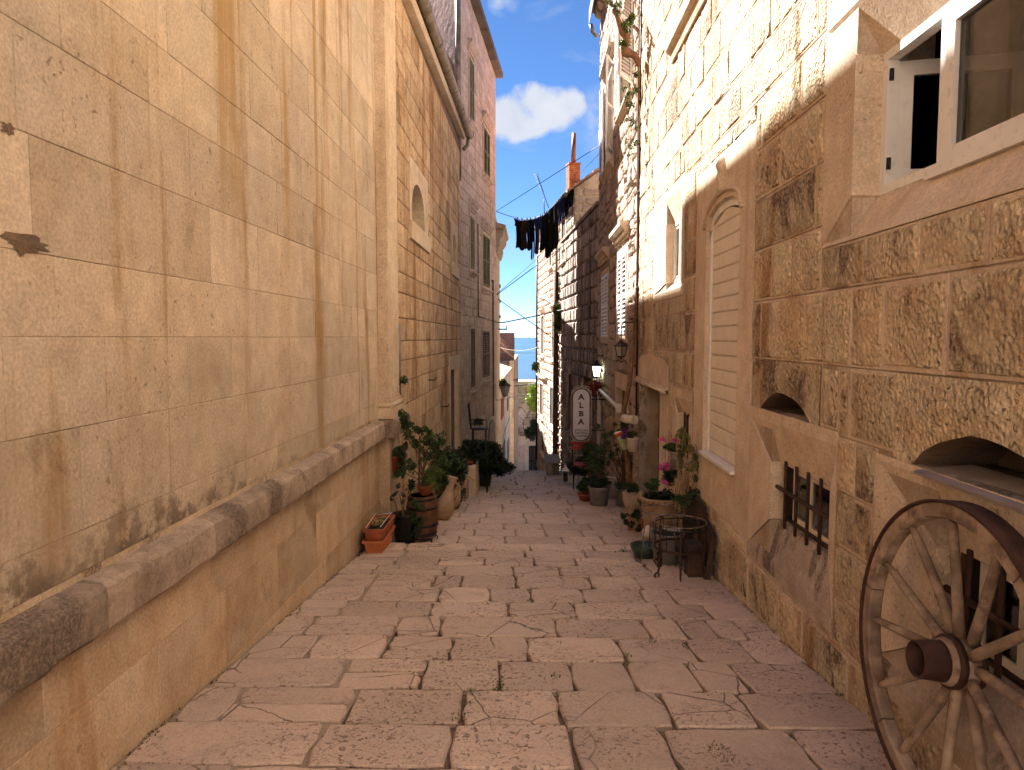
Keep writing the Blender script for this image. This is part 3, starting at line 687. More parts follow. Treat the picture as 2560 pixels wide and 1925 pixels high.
# nave walls and roofs set back above (out of the picture; they throw the alley's shade)
for nm, x0, x1, y0, y1, zt in (('nave', -8, -3.0, 4.5, 14.26, 9.36), ('chancel', -7, -3.02, 14.26, 18.85, 8.45)):
    mb = MB(); mb.box((x0, y0, -3), (x1, y1, EYE+zt)); obj(nm, mb, ashlar, church)
mb = MB(); mb.poly([(-1.88,-1.6,EYE+6.7),(-1.88,UE,EYE+6.7),(-3.01,UE,EYE+7.2),(-3.01,-1.6,EYE+7.2)]); obj('aisle_roof', mb, tile_m, church)
mb = MB(); mb.box((-8, -1.6, -3), (-2.5, 4.49, EYE+6.8)); obj('side_chapel', mb, ashlar, church)
# ================================================================ LEFT: the chapel
chapel = thing('stone_chapel', 'rough honey-coloured stone chapel wall with round-topped windows beneath a fat zinc gutter', 'chapel', (-1.90, 13, gz(13)))
def CU(x, y=843): return FC.px(x, y)
w1 = (11.15, 12.45, 1.84, 2.55); w2 = (16.95, 17.75, 1.80, 2.55)
door = (16.35, 18.05, -3.2, -0.78)
sur1 = (10.95, 12.9, 1.55, 2.85); sur2 = (16.75, 18.1, 1.5, 2.85); surd = (16.1, 18.4, -4.2, -0.45)
cv = [-3.9]; 
random.seed(21)
while cv[-1] < 4.7: cv.append(cv[-1]+random.uniform(0.29, 0.42))
cv[-1] = 4.95
wall(chapel, FC, UE, 18.9, cv, [sur1, sur2, surd], 'rough', [chapel_m, chapel_m], (0.4, 0.85), clip=lambda r: r[3] < gv(r[1])-0.1)
backing(chapel, FC, UE, 18.9, -4.6, 5.2, [(q[0]-0.012, q[1]+0.012, q[2]-0.012, q[3]+0.012) for q in (w1, w2, door)], -0.012, 0.35, mortar_d)
def arched(fr, parent, op, sur, mat, d=0.32, seg=10):
    """surround with a round-headed opening: front slab cut to the arch plus its curved reveal"""
    u0, u1, v0, v1 = op; a, b, c, e = sur; mid = (u0+u1)/2; r = (u1-u0)/2; rh = min(r, (v1-v0)*0.62); vs = v1-rh
    arc = [(mid+r*math.cos(t), vs+rh*math.sin(t)) for t in [math.pi*i/seg for i in range(seg+1)]]   # from u1 side to u0 side
    mb = MB(); mb.tone = 0.6; w = 0.006
    def strip(P): mb.poly([fr.p(u, v, w) for u, v in P])
    strip([(a,c),(b,c),(b,v0),(a,v0)]); strip([(a,v0),(u0,v0),(u0,vs),(a,vs)]); strip([(u1,v0),(b,v0),(b,vs),(u1,vs)])
    outer = [(b if i < seg/2 else a if i > seg/2 else mid, 0) for i in range(seg+1)]
    top = []
    for i in range(seg+1):
        t = math.pi*i/seg; cx, cy = math.cos(t), math.sin(t)
        k = min(((b-mid)/abs(cx) if cx > 0 else (mid-a)/abs(cx)) if abs(cx) > 1e-5 else 1e9, (e-vs)/cy if cy > 1e-5 else 1e9)
        top.append((mid+cx*k, vs+cy*k))
    for i in range(seg): strip([arc[i], top[i], top[i+1], arc[i+1]])
    # corners of the slab
    for i in range(seg):
        p, q = top[i], top[i+1]
        if abs(p[0]-q[0]) > 1e-4 and abs(p[1]-q[1]) > 1e-4:
            cor = (b if q[0] > mid else a, e); strip([p, cor, q])
    loop = [(u0, v0), (u0, vs)] + arc[::-1][1:] + [(u1, v0)]
    for i in range(len(loop)):
        p, q = loop[i], loop[(i+1) % len(loop)]; mb.poly([fr.p(*p, w), fr.p(*q, w), fr.p(*q, -d), fr.p(*p, -d)])
    for p, q in (((a,c),(b,c)),((b,c),(b,e)),((b,e),(a,e)),((a,e),(a,c))): mb.poly([fr.p(*p, w), fr.p(*q, w), fr.p(*q, -0.05), fr.p(*p, -0.05)])
    return obj('window_surround', mb, mat, parent), loop
for op, sur in ((w1, sur1), (w2, sur2)):
    so, loop = arched(FC, chapel, op, (sur[0], sur[1], op[2]-0.0, sur[3]), dressed)
    mb = MB(); mb.tone = 0.85; mb.fbox(FC, sur[0]-0.05, sur[1]+0.05, sur[2], op[2]-0.003, -0.1, 0.045); obj('window_sill', mb, dressed, chapel)
    mb = MB(); mb.poly([FC.p(u, v, -0.28) for u, v in loop]); so2 = obj('window', mb, pane_m, chapel)
    mb = MB()
    for k in (0.33, 0.66):
        u = op[0]+(op[1]-op[0])*k; mb.fbox(FC, u-0.012, u+0.012, op[2], op[3]-0.12, -0.275, -0.25)
    mb.fbox(FC, op[0], op[1], (op[2]+op[3])/2-0.01, (op[2]+op[3])/2+0.01, -0.272, -0.252); obj('glazing_bar', mb, grey_iron, so2)
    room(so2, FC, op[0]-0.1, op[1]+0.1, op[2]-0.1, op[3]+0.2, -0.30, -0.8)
mb = MB(); mb.tone = 0.7; mb.fbox(FC, surd[0], door[0], -4.3, door[3], -0.1, 0.012); obj('door_jamb', mb, dressed, chapel)
mb = MB(); mb.tone = 0.5; mb.fbox(FC, door[1], surd[1], -4.3, door[3], -0.1, 0.012); obj('door_jamb', mb, dressed, chapel)
mb = MB(); mb.tone = 0.9; mb.fbox(FC, surd[0]-0.05, surd[1]+0.05, door[3]+0.002, surd[3], -0.1, 0.02); obj('door_lintel', mb, dressed, chapel)
mb = MB(); mb.fbox(FC, door[0], door[1], -4.0, door[3], -0.4, -0.25); dd = obj('door', mb, cream_paint, chapel)
# iron wall hooks, corner pipe, eave slab and gutter
for x, y in ((1104, 1016), (1070, 950)):
    u, v = CU(x, y); mb = MB(); mb.tube([FC.p(u, v, -0.01), FC.p(u, v, 0.14), FC.p(u+0.02, v+0.05, 0.15)], 0.012, 6); obj('iron_hook', mb, rust_iron, chapel)
g0 = ptX(1052, -10, -1.70); g1 = ptX(1174, 338, -1.66)
mb = MB(); a = Vector((-1.90, UE, EYE+4.75)); 
e0 = Vector((-1.9, 8.9+0.55, g0.z-0.34)); e1 = Vector((-1.9, 18.9, g1.z-0.16))
mb.hexa([e0, e1, e1+Vector((0.13,0,0)), e0+Vector((0.13,0,0)), e0+Vector((-0.3,0,0.11)), e1+Vector((-0.3,0,0.11)), e1+Vector((0.16,0,0.11)), e0+Vector((0.16,0,0.11))]); mb.tone = 0.8
obj('eave_slab', mb, dressed, chapel)
mb = MB(); dv = (g1-g0); n = 7
gut = []
R_ = 0.105
gs = g0 - dv*0.10
path = [gs + (g1-gs)*i/14 for i in range(15)]
mb.tube(path, R_, 14); gobj = obj('gutter', mb, gutter_m, chapel)
for i in range(2, 15, 2):
    q = path[i]; mb = MB(); ax = Vector((1,0,0)); az = Vector((0,0,1)); mb.ring(q, R_+0.004, 0.007, 16, 5, tilt=(ax, az)); obj('gutter_joint', mb, gutter_m, gobj)
mb = MB(); mb.tube([g1+Vector((-0.02,-0.1,-0.08)), g1+Vector((-0.05,-0.12,-0.3)), g1+Vector((-0.17,-0.12,-0.42))], 0.05, 8); obj('gutter_outlet', mb, gutter_m, chapel)
mb = MB(); mb.poly([(-1.78, 8.7, g0.z-0.2), (-1.72, 19.0, g1.z), (-3.02, 19.0, g1.z+0.7), (-3.02, 8.7, g0.z+0.5)]); obj('roof', mb, tile_m, chapel)
mb = MB(); mb.box((-3.0, UE+0.01, -3), (-2.45, 18.85, EYE+5.0)); obj('rear_wall', mb, chapel_m, chapel)
# slim conduit in the corner between church and chapel, thick lower sleeve
cd = thing('corner_downpipe', 'thin grey pipe running up the corner beside the pilaster, in a thick sleeve below', 'pipe', (-1.78, 9.22, gz(9.2)))
mb = MB(); mb.tube([(-1.79, 9.24, 9.5), (-1.79, 9.24, 1.76)], 0.022, 8); obj('pipe', mb, pipe_g, cd)
mb = MB(); mb.tube([(-1.785, 9.24, 1.78), (-1.785, 9.24, 0.74)], 0.046, 10); obj('sleeve', mb, pipe_g, cd)
# ================================================================ LEFT: the tall house
tall = thing('tall_stone_house', 'tall pinkish stone house in shade beyond the chapel, with louvred shutters and grey eave', 'house', (-1.9, 19, gz(19)))
def TU(x, y): return FT.px(x, y)
random.seed(5)
tc = [-6.2]
while tc[-1] < 9.6: tc.append(tc[-1]+random.uniform(0.24, 0.34))
def rectpx(fr, x0, x1, yt, yb):
    """opening from its pixel outline: x range, top and bottom y at mid x"""
    a = fr.px(x0, 843)[0]; b = fr.px(x1, 843)[0]; xm = (x0+x1)/2
    return (min(a, b), max(a, b), fr.px(xm, yb)[1], fr.px(xm, yt)[1])
TW = [rectpx(FT, 1206, 1222, 592, 716), rectpx(FT, 1204, 1221, 828, 942), rectpx(FT, 1209, 1223, 330, 440), rectpx(FT, 1174, 1184.5, 158, 305), rectpx(FT, 1175, 1184, 822, 968), rectpx(FT, 1175, 1184, 545, 672)]
sm = [dressed]
tholes = [(a-0.10, b+0.10, c-0.12, d+0.1) for a, b, c, d in TW]
wall(tall, FT, 0, FT.len, tc, tholes, 'rough', [pink_m, pink_m], (0.3, 0.75), onlystuff=True)
TM = [(-1.9, 18.9), (-1.235, 24.8), (-7, 25.6), (-7, 22), (-3.2, 20.8)]
TTOP = EYE+9.75
mb = MB(); mb.tone = 0.5
# slot openings are shallow: shutters close them, so the core is a plain prism 12 mm behind the stone faces
inn = [Vector((x, y, -6)) for x, y in TM]; inn[0] = FT.p(0, 0, -0.014); inn[1] = FT.p(FT.len, 0, -0.014); inn[0].z = inn[1].z = -6
mb.prism(inn, (0, 0, TTOP+6)); obj('wall_core', mb, pink_m, tall)
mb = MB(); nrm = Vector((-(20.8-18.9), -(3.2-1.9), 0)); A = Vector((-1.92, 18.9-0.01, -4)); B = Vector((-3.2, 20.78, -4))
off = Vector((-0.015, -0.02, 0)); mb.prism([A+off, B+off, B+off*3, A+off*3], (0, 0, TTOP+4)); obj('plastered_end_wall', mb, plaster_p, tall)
for i, (a, b, c, d) in enumerate(TW):
    m = shut_green if i in (0, 2, 3, 5) else shut_dark
    mb = MB(); mb.tone = 0.5; framebars(mb, FT, a-0.09, b+0.09, c-0.10, d+0.09, 0.03, 0.09, 0.06); wo = obj('window', mb, pink_m if i != 0 else dressed, tall)
    louvre(wo, FT, a, b, c, d, 0.045, m, 2, 0.07)
    mb = MB(); mb.fbox(FT, a-0.01, b+0.01, c-0.01, d+0.01, -0.012, -0.004); obj('painted_dark_opening', mb, black_void, wo)
    if i in (0, 2, 3, 5): cornice(tall, FT, a-0.2, b+0.2, d+0.16, d+0.42, 0.15, pink_m)
    cornice(tall, FT, a-0.14, b+0.14, c-0.24, c-0.11, 0.13, pink_m, 'window_sill')
# eave: grey slabs following the wall top
ev0 = TU(1182, 0)[1]+0.02; ev1 = TU(1240, 192)[1]+0.02; n = 10
for i in range(-1, n):
    a = FT.len*i/n; b = FT.len*(i+1)/n; va = ev0+(ev1-ev0)*(i/n)*1.0; vb = ev0+(ev1-ev0)*((i+1)/n); mb = MB(); mb.tone = random.random()
    a += 0.012; b -= 0.012
    if i == n-1: b += 0.15
    mb.hexa([FT.p(a,va-0.05,-0.3), FT.p(b,vb-0.05,-0.3), FT.p(b,vb-0.07,0.24), FT.p(a,va-0.07,0.24), FT.p(a,va+0.08,-0.3), FT.p(b,vb+0.08,-0.3), FT.p(b,vb+0.06,0.26), FT.p(a,va+0.06,0.26)]); obj('eave_slab', mb, slate_m, tall)
# pipes on the facade
pd = MB(); u, _ = TU(1228.5, 800); pd.tube([FT.p(u-0.15, TU(1226, 702)[1], 0.05), FT.p(u, TU(1228, 700)[1], 0.06), FT.p(u, TU(1228, 1040)[1], 0.06)], 0.025, 6); obj('downpipe', pd, black_iron, tall)
pd = MB(); pd.tube([Vector((-1.93, 18.80, TTOP)), Vector((-1.93, 18.80, EYE+4.2))], 0.075, 10); pdo = obj('corner_downpipe', pd, gutter_m, tall)
pd = MB(); u, _ = TU(1193, 700); pd.tube([FT.p(u, TU(1193, 560)[1], 0.03), FT.p(u, TU(1193, 790)[1], 0.03), FT.p(FT.len-0.05, TU(1238, 806)[1], 0.03)], 0.014, 5); obj('conduit', pd, black_iron, tall)
# arched doorway low down near the far corner
u0, _ = TU(1221, 1080); u1, _ = TU(1236, 1080); vb = gv(22)-0.5; vt = TU(1228, 1048)[1]; mid = (u0+u1)/2; r = abs(u1-u0)/2
mb = MB(); P = [(u0, vb)] + [(mid-r*math.cos(math.pi*i/8), vt-0.45+0.45*math.sin(math.pi*i/8)) for i in range(9)] + [(u1, vb)]
mb.prism([FT.p(u, v, 0.03) for u, v in P], FT.N*-0.1); obj('arched_doorway', mb, shut_dark, tall)
# ================================================================ RIGHT: near house
random.seed(11)
house = thing('stone_house', 'near right house of rough bossed blocks with pale joints and a white open window', 'house', (1.735, 6, gz(6)))
def RU(x): return FR.px(x, 843)[0]
def RV(x, y): return FR.px(x, y)[1]
# window specs: uo, ul, ur, urn, vto, vti, vbi, vbo, depth
BW = dict(uo=4.21, ul=3.84, ur=2.40, urn=2.02, vto=1.775, vti=1.50, vbi=0.765, vbo=0.535, d=0.15)
SW = dict(uo=9.85, ul=9.0, ur=8.20, urn=7.93, vto=1.74, vti=1.44, vbi=0.69, vbo=0.585, d=0.10)
V1 = dict(uo=5.452, ul=4.97, ur=3.985, urn=3.91, vto=-0.615, vti=-0.905, vbi=-1.312, vbo=-1.62, d=0.075)
V2 = dict(uo=3.47, ul=2.94, ur=1.96, urn=1.89, vto=-0.61, vti=-0.90, vbi=-1.31, vbo=-1.62, d=0.075)
V3 = dict(uo=8.42, ul=8.15, ur=7.55, urn=7.40, vto=-0.70, vti=-0.90, vbi=-1.35, vbo=-1.62, d=0.075)
TS = (5.46, 7.34, -1.62, 1.64)        # dressed surround of the tall shutter
SH = (5.83, 6.93, -1.13, 1.03, 1.24)  # shutter opening: u, u, bottom, spring, apex
DR = (8.86, 10.95, -4, -0.72)         # corner door opening
DS = (8.70, 11.22, -4, -0.26)
UW = (7.15, 8.45, 3.60, 5.2)          # upper window
N1 = (4.30, 5.22, -0.533, -0.385); N2 = (2.15, 3.15, -0.578, -0.385)
U1E = 11.24
def outer(s, band=0.12, bb=0.01): return (s['urn'], s['uo'], s['vbo']-bb, s['vto']+band)
def opening(s): return (s['ur'], s['ul'], s['vbo'], s['vto'])
def wider(q, e=0.012): return (q[0]-e, q[1]+e, q[2]-e, q[3]+e)
holes = [outer(BW), outer(SW, 0.10, 0.10), (V1['urn'], V1['uo'], -1.74, -0.533), (V2['urn']-0.5, V2['uo'], -1.74, -0.578), (V3['urn'], V3['uo'], -1.74, -0.58), TS, DS, (UW[0]-0.16, UW[1]+0.16, UW[2]-0.28, UW[3]+0.2),
         (N1[0]-0.14, N1[1]+0.14, N1[2], -0.168), (N2[0]-0.3, N2[1]+0.16, N2[2], -0.168)]
rc = [-3.6, -3.2, -2.85, -2.5, -2.12, -1.742, -1.45, -1.17, -0.86, -0.555, -0.165, 0.27, 0.66, 1.04, 1.42, 1.80, 2.16, 2.56, 2.94, 3.32, 3.70, 4.06, 4.44, 4.80, 5.2, 5.6, 6.0, 6.4, 6.8, 7.3, 7.8, 8.4, 9.0]
rj = {10: [RU(x) for x in (1902, 2010, 2127, 2207, 2366)], 9: [RU(x) for x in (1893, 1953, 2038, 2130, 2290, 2500)], 11: [RU(x) for x in (1926, 1976, 2050, 2158, 2290, 2460)],
      12: [RU(x) for x in (1904, 2028)], 13: [RU(x) for x in (1942, 2028)]}
wall(house, FR, -1.6, U1E, rc, holes, 'bossed', [margin_m, boss_m], (0.38, 0.8), rj, clip=lambda r: r[3] < gv(r[1])-0.05 and r[3] < gv(r[0])-0.05)
# joint core with openings
ops = [wider(q) for q in [opening(BW), opening(SW), opening(V1), opening(V2), opening(V3), (SH[0], SH[1], SH[2]-0.03, SH[4]), DR, UW]] + [N1, N2]
backing(house, FR, -1.6, U1E, -4.2, 9.0, ops, -0.009, 0.42, mortar_r)
mb = MB(); mb.box((1.735+1.35, -1.6, -3), (9, U1E+7, EYE+8.95)); obj('rear_wall', mb, mortar_r, house)
mb = MB(); mb.box((1.75, -1.6, EYE+8.9), (9, U1E, EYE+9.1)); obj('roof', mb, tile_m, house)
splayed(house, FR, **BW, mat=dressed, smat=dressed, sband=0.01)
splayed(house, FR, **SW, mat=dressed, smat=dressed, band=0.10)
splayed(house, FR, **V1, mat=dressed, smat=sill_m, band=0.082, dd=0.03)
splayed(house, FR, **V2, mat=dressed, smat=sill_m, band=0.032, dd=0.03)
splayed(house, FR, **V3, mat=dressed, smat=sill_m, band=0.1)
# relieving niches: slab of stone cut to an uneven arch
def niche(op, sur, mat, apex, side):
    u0, u1, v0, v1 = op; a, b, c, e = sur; n = 10; mb = MB(); mb.tone = random.random(); w = 0.004
    arc = []
    for i in range(n+1):
        t = i/n; u = u1+(u0-u1)*t; arc.append((u+J(0.010) if 0 < i < n else u, v0+(v1-v0)*math.sin(math.pi*t)**0.75*(1+J(0.05)) if 0 < i < n else v0))
    top = [(b+(a-b)*i/n, e) for i in range(n+1)]
    A = [mb.add([FR.p(u, v, w+J(0.003)) for u, v in arc]), mb.add([FR.p((u+top[i_][0])/2, (v+e)/2, 0.02+J(0.008) if 0 < i_ < n else w) for i_, (u, v) in enumerate(arc)]), mb.add([FR.p(u, v, w) for u, v in top])]
    mb.cur = 1
    for q in range(2):
        for i in range(n): mb.face((A[q]+i, A[q]+i+1, A[q+1]+i+1, A[q+1]+i))
    mb.poly([FR.p(b,c,w), FR.p(*arc[0],w), FR.p(b,e,w)]); mb.poly([FR.p(*arc[-1],w), FR.p(a,c,w), FR.p(a,e,w)])
    mb.cur = 2  # soffit in the dark material: recess shade put into its colour
    for i in range(n): p, q = arc[i], arc[i+1]; mb.poly([FR.p(*p,w), FR.p(*q,w), FR.p(*q,-0.37), FR.p(*p,-0.37)])
    obj('niche_arch', mb, [dressed, boss_m, mortar_d], house)
    mb = MB(); mb.poly([FR.p(u0-0.1,v0-0.1,-0.36), FR.p(u1+0.1,v0-0.1,-0.36), FR.p(u1+0.1,v1+0.1,-0.36), FR.p(u0-0.1,v1+0.1,-0.36)]); obj('niche_back', mb, mortar_d, house)  # dark back paints in the shade of the recess
    mb = MB(); mb.tone = 0.3; mb.fbox(FR, u0-0.02, u1+0.02, v0-0.03, v0+0.004, -0.37, 0.003); obj('niche_floor', mb, rust_m, house)
niche(N1, (N1[0]-0.14, N1[1]+0.14, N1[2], -0.168), boss_m, 0, 0)
niche(N2, (N2[0]-0.3, N2[1]+0.16, N2[2], -0.168), boss_m, 0, 0)
mb = MB(); mb.tone = 0.5; mb.hexa([FR.p(3.05,-0.600,0.0), FR.p(2.1,-0.606,0.0), FR.p(2.1,-0.606,0.045), FR.p(3.05,-0.600,0.045), FR.p(3.05,-0.555,-0.2), FR.p(2.1,-0.555,-0.2), FR.p(2.1,-0.59,0.05), FR.p(3.05,-0.585,0.05)]); obj('niche_shelf', mb, simple('grey_slate_shelf', (0.30,0.25,0.25), 0.6, var=0.2), house)
mb = MB(); mb.fbox(FR, V2['urn']-0.5, V2['urn'], -1.74, -0.578, -0.2, 0.0); mb.tone = .5; obj('stone_block', mb, [margin_m], house)
mb = MB(); mb.fbox(FR, V3['urn'], V3['uo'], -0.598, -0.58, -0.2, 0.0); mb.tone = .5; obj('stone_block', mb, [margin_m], house)
# ---- big open window
def sash(parent, fr, u0, u1, v0, v1, w, t=0.055, b=0.05, name='sash', mat=None, gl=True):
    mb = MB(); framebars(mb, fr, u0, u1, v0, v1, w, t, b); mb.fbox(fr, u0+t, u1-t, v0+t, v0+t+0.008, w-b, w-0.012)
    o = obj(name, mb, mat or upvc, parent)
    if gl:
        mb = MB(); mb.fbox(fr, u0+t*0.8, u1-t*0.8, v0+t*0.8, v1-t*0.8, w-b*0.6, w-b*0.6+0.006); obj('pane', mb, pane_m, o)
    return o
def house_window(s, wv0, wv1, frame_t=0.05):
    mb = MB(); framebars(mb, FR, s['ur']-0.0, s['ul']+0.0, wv0, wv1, -s['d']+0.004, frame_t, 0.06); return obj('window', mb, upvc, house)
wv0, wv1 = BW['vbi']-0.004, BW['vti']+0.004
big = house_window(BW, wv0, wv1, 0.045)
midu = FR.px(2356, 500, -0.15)[0]
mb = MB(); mb.fbox(FR, midu-0.004, midu+0.052, wv0+0.045, wv1-0.045, -0.20, -0.145); obj('mullion', mb, upvc, big)
sash(big, FR, 2.46, midu-0.008, wv0+0.02, wv1-0.045, -0.132, 0.065, 0.05)
mb = MB(); mb.fbox(FR, 2.42, midu+0.07, wv0-0.03, wv0+0.012, -0.14, -0.10); obj('drip_rail', mb, upvc, big)
# sash swung inwards on its hinges at the far jamb
inn = Frame((1.735+0.21, BW['ul']-0.03), (1.735+0.21+0.62, BW['ul']-0.16), (0,-1,0))
sash(big, inn, 0.0, 0.62, wv0+0.05, wv1-0.05, 0.0, 0.075, 0.05)
for v in (0.92, 1.38):
    mb = MB(); mb.tube([FR.p(BW['ul']-0.05, v-0.03, -0.165), FR.p(BW['ul']-0.05, v+0.03, -0.165)], 0.012, 8); obj('hinge', mb, black_iron, big)
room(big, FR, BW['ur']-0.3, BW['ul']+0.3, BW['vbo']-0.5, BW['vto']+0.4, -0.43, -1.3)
mb = MB()
for i in range(10):
    u = 2.5+i*0.055; mb.poly([FR.p(u, wv0-0.2, -0.5-0.02*(i % 2)), FR.p(u+0.055, wv0-0.2, -0.5-0.02*((i+1) % 2)), FR.p(u+0.055, wv1+0.1, -0.5-0.02*((i+1) % 2)), FR.p(u, wv1+0.1, -0.5-0.02*(i % 2))])
obj('curtain', mb, curtain_m, big)
# ---- small window
wv0, wv1 = SW['vbi']-0.004, SW['vti']+0.004
sml = house_window(SW, wv0, wv1, 0.04)
sash(sml, FR, SW['ur']+0.04, SW['ul']-0.04, wv0+0.04, wv1-0.04, -0.11, 0.045, 0.03)
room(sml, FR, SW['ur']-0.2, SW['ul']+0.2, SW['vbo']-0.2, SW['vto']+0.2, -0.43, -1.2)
mb = MB(); mb.poly([FR.p(SW['ur'], wv0, -0.3), FR.p(SW['ul'], wv0, -0.3), FR.p(SW['ul'], wv1, -0.3), FR.p(SW['ur'], wv1, -0.3)]); obj('curtain', mb, curtain_m, sml)
# ---- barred windows
for s in (V1, V2, V3):
    wv0, wv1 = s['vbi']-0.004, s['vti']+0.004
    mb = MB(); framebars(mb, FR, s['ur'], s['ul'], wv0-0.02, wv1+0.02, -0.107, 0.04, 0.06); w_ = obj('window', mb, board_m, house)  # dark frame colour stands in for the shaded gap beside the sashes
    c_ = (s['ur']+s['ul'])/2+0.12
    sash(w_, FR, s['ur']+0.04, c_, wv0+0.02, wv1-0.02, -0.13, 0.034, 0.03, mat=cream_paint)
    sash(w_, FR, c_+0.01, s['ul']-0.09, wv0+0.02, wv1-0.02, -0.13, 0.036, 0.03, mat=cream_paint)
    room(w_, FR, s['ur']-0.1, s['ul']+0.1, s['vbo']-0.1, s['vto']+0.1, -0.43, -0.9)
    nb = 5; wbar = -0.06
    for k in range(nb):
        u = s['ul']-0.13-k*0.195; mb = MB(); mb.tube([FR.p(u, s['vbi']-0.035, wbar), FR.p(u, s['vti']+0.035, wbar)], 0.0125, 8); obj('bar', mb, rust_iron, w_)
    mb = MB(); vm = (s['vbi']+s['vti'])/2+0.03; mb.tube([FR.p(s['ul']+0.03, vm+0.005, wbar+0.012), FR.p(s['ul']-0.3, vm, wbar+0.012), FR.p(s['ur']-0.03, vm-0.003, wbar+0.012)], 0.015, 8); obj('cross_bar', mb, rust_iron, w_)
# ---- tall boarded shutter with arched head
u0, u1, vb, vs, va = SH
def archv(u, spring=vs, apex=va, a=u0, b=u1):
    t = (2*u-a-b)/(b-a); t = max(-1, min(1, t)); return spring+(apex-spring)*math.sqrt(max(0, 1-t*t))**0.8
mb = MB(); mb.tone = 0.8; nseg = 12; W0 = 0.004
for (a, b, c, d) in ((TS[0], u0, TS[2], TS[3]), (u1, TS[1], TS[2], TS[3]), (u0, u1, TS[2], vb-0.03)): mb.fbox(FR, a, b, c, d, -0.12, W0)
for i in range(nseg):
    a = u0+(u1-u0)*i/nseg; b = u0+(u1-u0)*(i+1)/nseg
    P = [(a, archv(a)), (b, archv(b)), (b, TS[3]), (a, TS[3])]; mb.prism([FR.p(u, v, W0) for u, v in P], FR.N*-0.42)
obj('shutter_surround', mb, dressed, house)
mb = MB(); mb.tone = 0.5    # moulded hood following the arch
pth = []
for i in range(25):
    u = u0-0.06+(u1-u0+0.12)*i/24; pth.append(FR.p(u, archv(u, vs+0.03, va+0.07, u0-0.06, u1+0.06), 0.012))
mb.tube(pth, 0.022, 6); obj('arch_moulding', mb, dressed, house)
mb = MB(); mb.tone = 0.4; km = (u0+u1)/2
prof = [(0.0, 0.0), (0.06,0.03), (0.045,0.08), (0.07,0.13), (0.05,0.19), (0.075,0.25), (0.05,0.31), (0.0,0.36)]
mb.lathe(FR.p(km, va+0.05, 0.0), [(max(0.001, r), h) for r, h in prof], 10); obj('carved_keystone', mb, dressed, house)
mb = MB(); mb.tone = 0.6; mb.prism([FR.p(TS[0], TS[3], W0), FR.p(TS[1], TS[3], W0), FR.p(km+0.15, TS[3]+0.12, W0), FR.p(km-0.15, TS[3]+0.12, W0)], FR.N*-0.08); obj('surround_cap', mb, dressed, house)
sf = MB(); tt = 0.05      # white frame
for (a, b) in ((u0, u0+tt), (u1-tt, u1)): sf.fbox(FR, a, b, vb, vs+0.01, -0.10, -0.035)
for i in range(nseg):
    a = u0+(u1-u0)*i/nseg; b = u0+(u1-u0)*(i+1)/nseg
    sf.prism([FR.p(a, archv(a)-0.075, -0.035), FR.p(b, archv(b)-0.075, -0.035), FR.p(b, archv(b)+0.004, -0.035), FR.p(a, archv(a)+0.004, -0.035)], FR.N*-0.065)
shf = obj('board_shutter', sf, white_paint, house)
v = vb+0.004; nb = 17; hgt = (va-0.05-vb)/nb
for k in range(nb):
    c = vb+hgt*k+0.002; d = vb+hgt*(k+1)-0.002; mb = MB(); ue = u1-tt-0.003; us = u0+tt+0.003
    # trim board to the arch
    def lim(v): 
        if v < vs-0.055: return us, ue
        t = min(1, ((v-(vs-0.055))/(va-vs))**1); q = math.sqrt(max(0.0, 1-t**2.5)); m = (us+ue)/2; return m-(m-us)*q, m+(ue-m)*q
    a0, a1 = lim(c); b0, b1 = lim(d)
    if a1-a0 < 0.05: continue
    P = [[(a0,c,-0.075),(a1,c,-0.075),(b1,d,-0.075),(b0,d,-0.075)],[(a0,c,-0.06),(a1,c,-0.06),(b1,d,-0.06),(b0,d,-0.06)],[(a0,c+0.014,-0.05),(a1,c+0.014,-0.05),(b1,d-0.006,-0.05),(b0,d-0.006,-0.05)]]
    b_ = rings(mb, FR, P); mb.face([b_[2]+i for i in range(4)]); obj('board', mb, cream_paint, shf)
mb = MB(); mb.fbox(FR, u0-0.005, u1+0.005, vb-0.032, vb-0.002, -0.1, 0.045); obj('shutter_sill', mb, white_paint, house)
room(shf, FR, u0, u1, vb-0.02, va+0.03, -0.105, -0.14, cream_paint, 'shutter_back')
# ---- door in the far corner under a blind arch
a, b, c, d = DS; mb = MB(); mb.tone = 0.85; W0 = 0.003
mb.fbox(FR, a, DR[0], -4.2, DR[3], -0.12, W0); jam = obj('door_jamb', mb, dressed, house)
mb = MB(); mb.tone = 0.2; mb.fbox(FR, DR[1], b, -4.2, DR[3], -0.12, W0); obj('door_jamb', mb, sill_m, house)
mb = MB(); mb.tone = 0.8; mb.fbox(FR, a, b, DR[3]+0.10, d-0.12, -0.12, W0)
n = 10
for i in range(n):
    p = a+(b-a)*i/n; q = a+(b-a)*(i+1)/n; f = lambda u: 0.13*math.sqrt(max(0, 1-((2*u-a-b)/(b-a))**2))
    mb.prism([FR.p(p, d-0.12, W0), FR.p(q, d-0.12, W0), FR.p(q, d-0.12+f(q), W0), FR.p(p, d-0.12+f(p), W0)], FR.N*-0.06)
obj('blind_arch', mb, dressed, house)
mb = MB(); mb.tone = 0.7; mb.fbox(FR, a, b, DR[3], DR[3]+0.099, -0.12, 0.03); mb.tube([FR.p(a, DR[3]+0.03, 0.03), FR.p(b, DR[3]+0.03, 0.03)], 0.03, 8); obj('door_lintel', mb, dressed, house)
mb = MB(); mb.tone = 0.5; mb.fbox(FR, DR[0], DR[1], -4, DR[3], -0.42, -0.30); obj('reveal_panel', mb, rust_m, house)
df = MB(); framebars(df, FR, DR[0], DR[1]-0.62, -3.6, DR[3]-0.02, -0.20, 0.09, 0.06); dfo = obj('door', df, cream_paint, house)
dv0, dv1 = -3.5, DR[3]-0.12; nb = 13
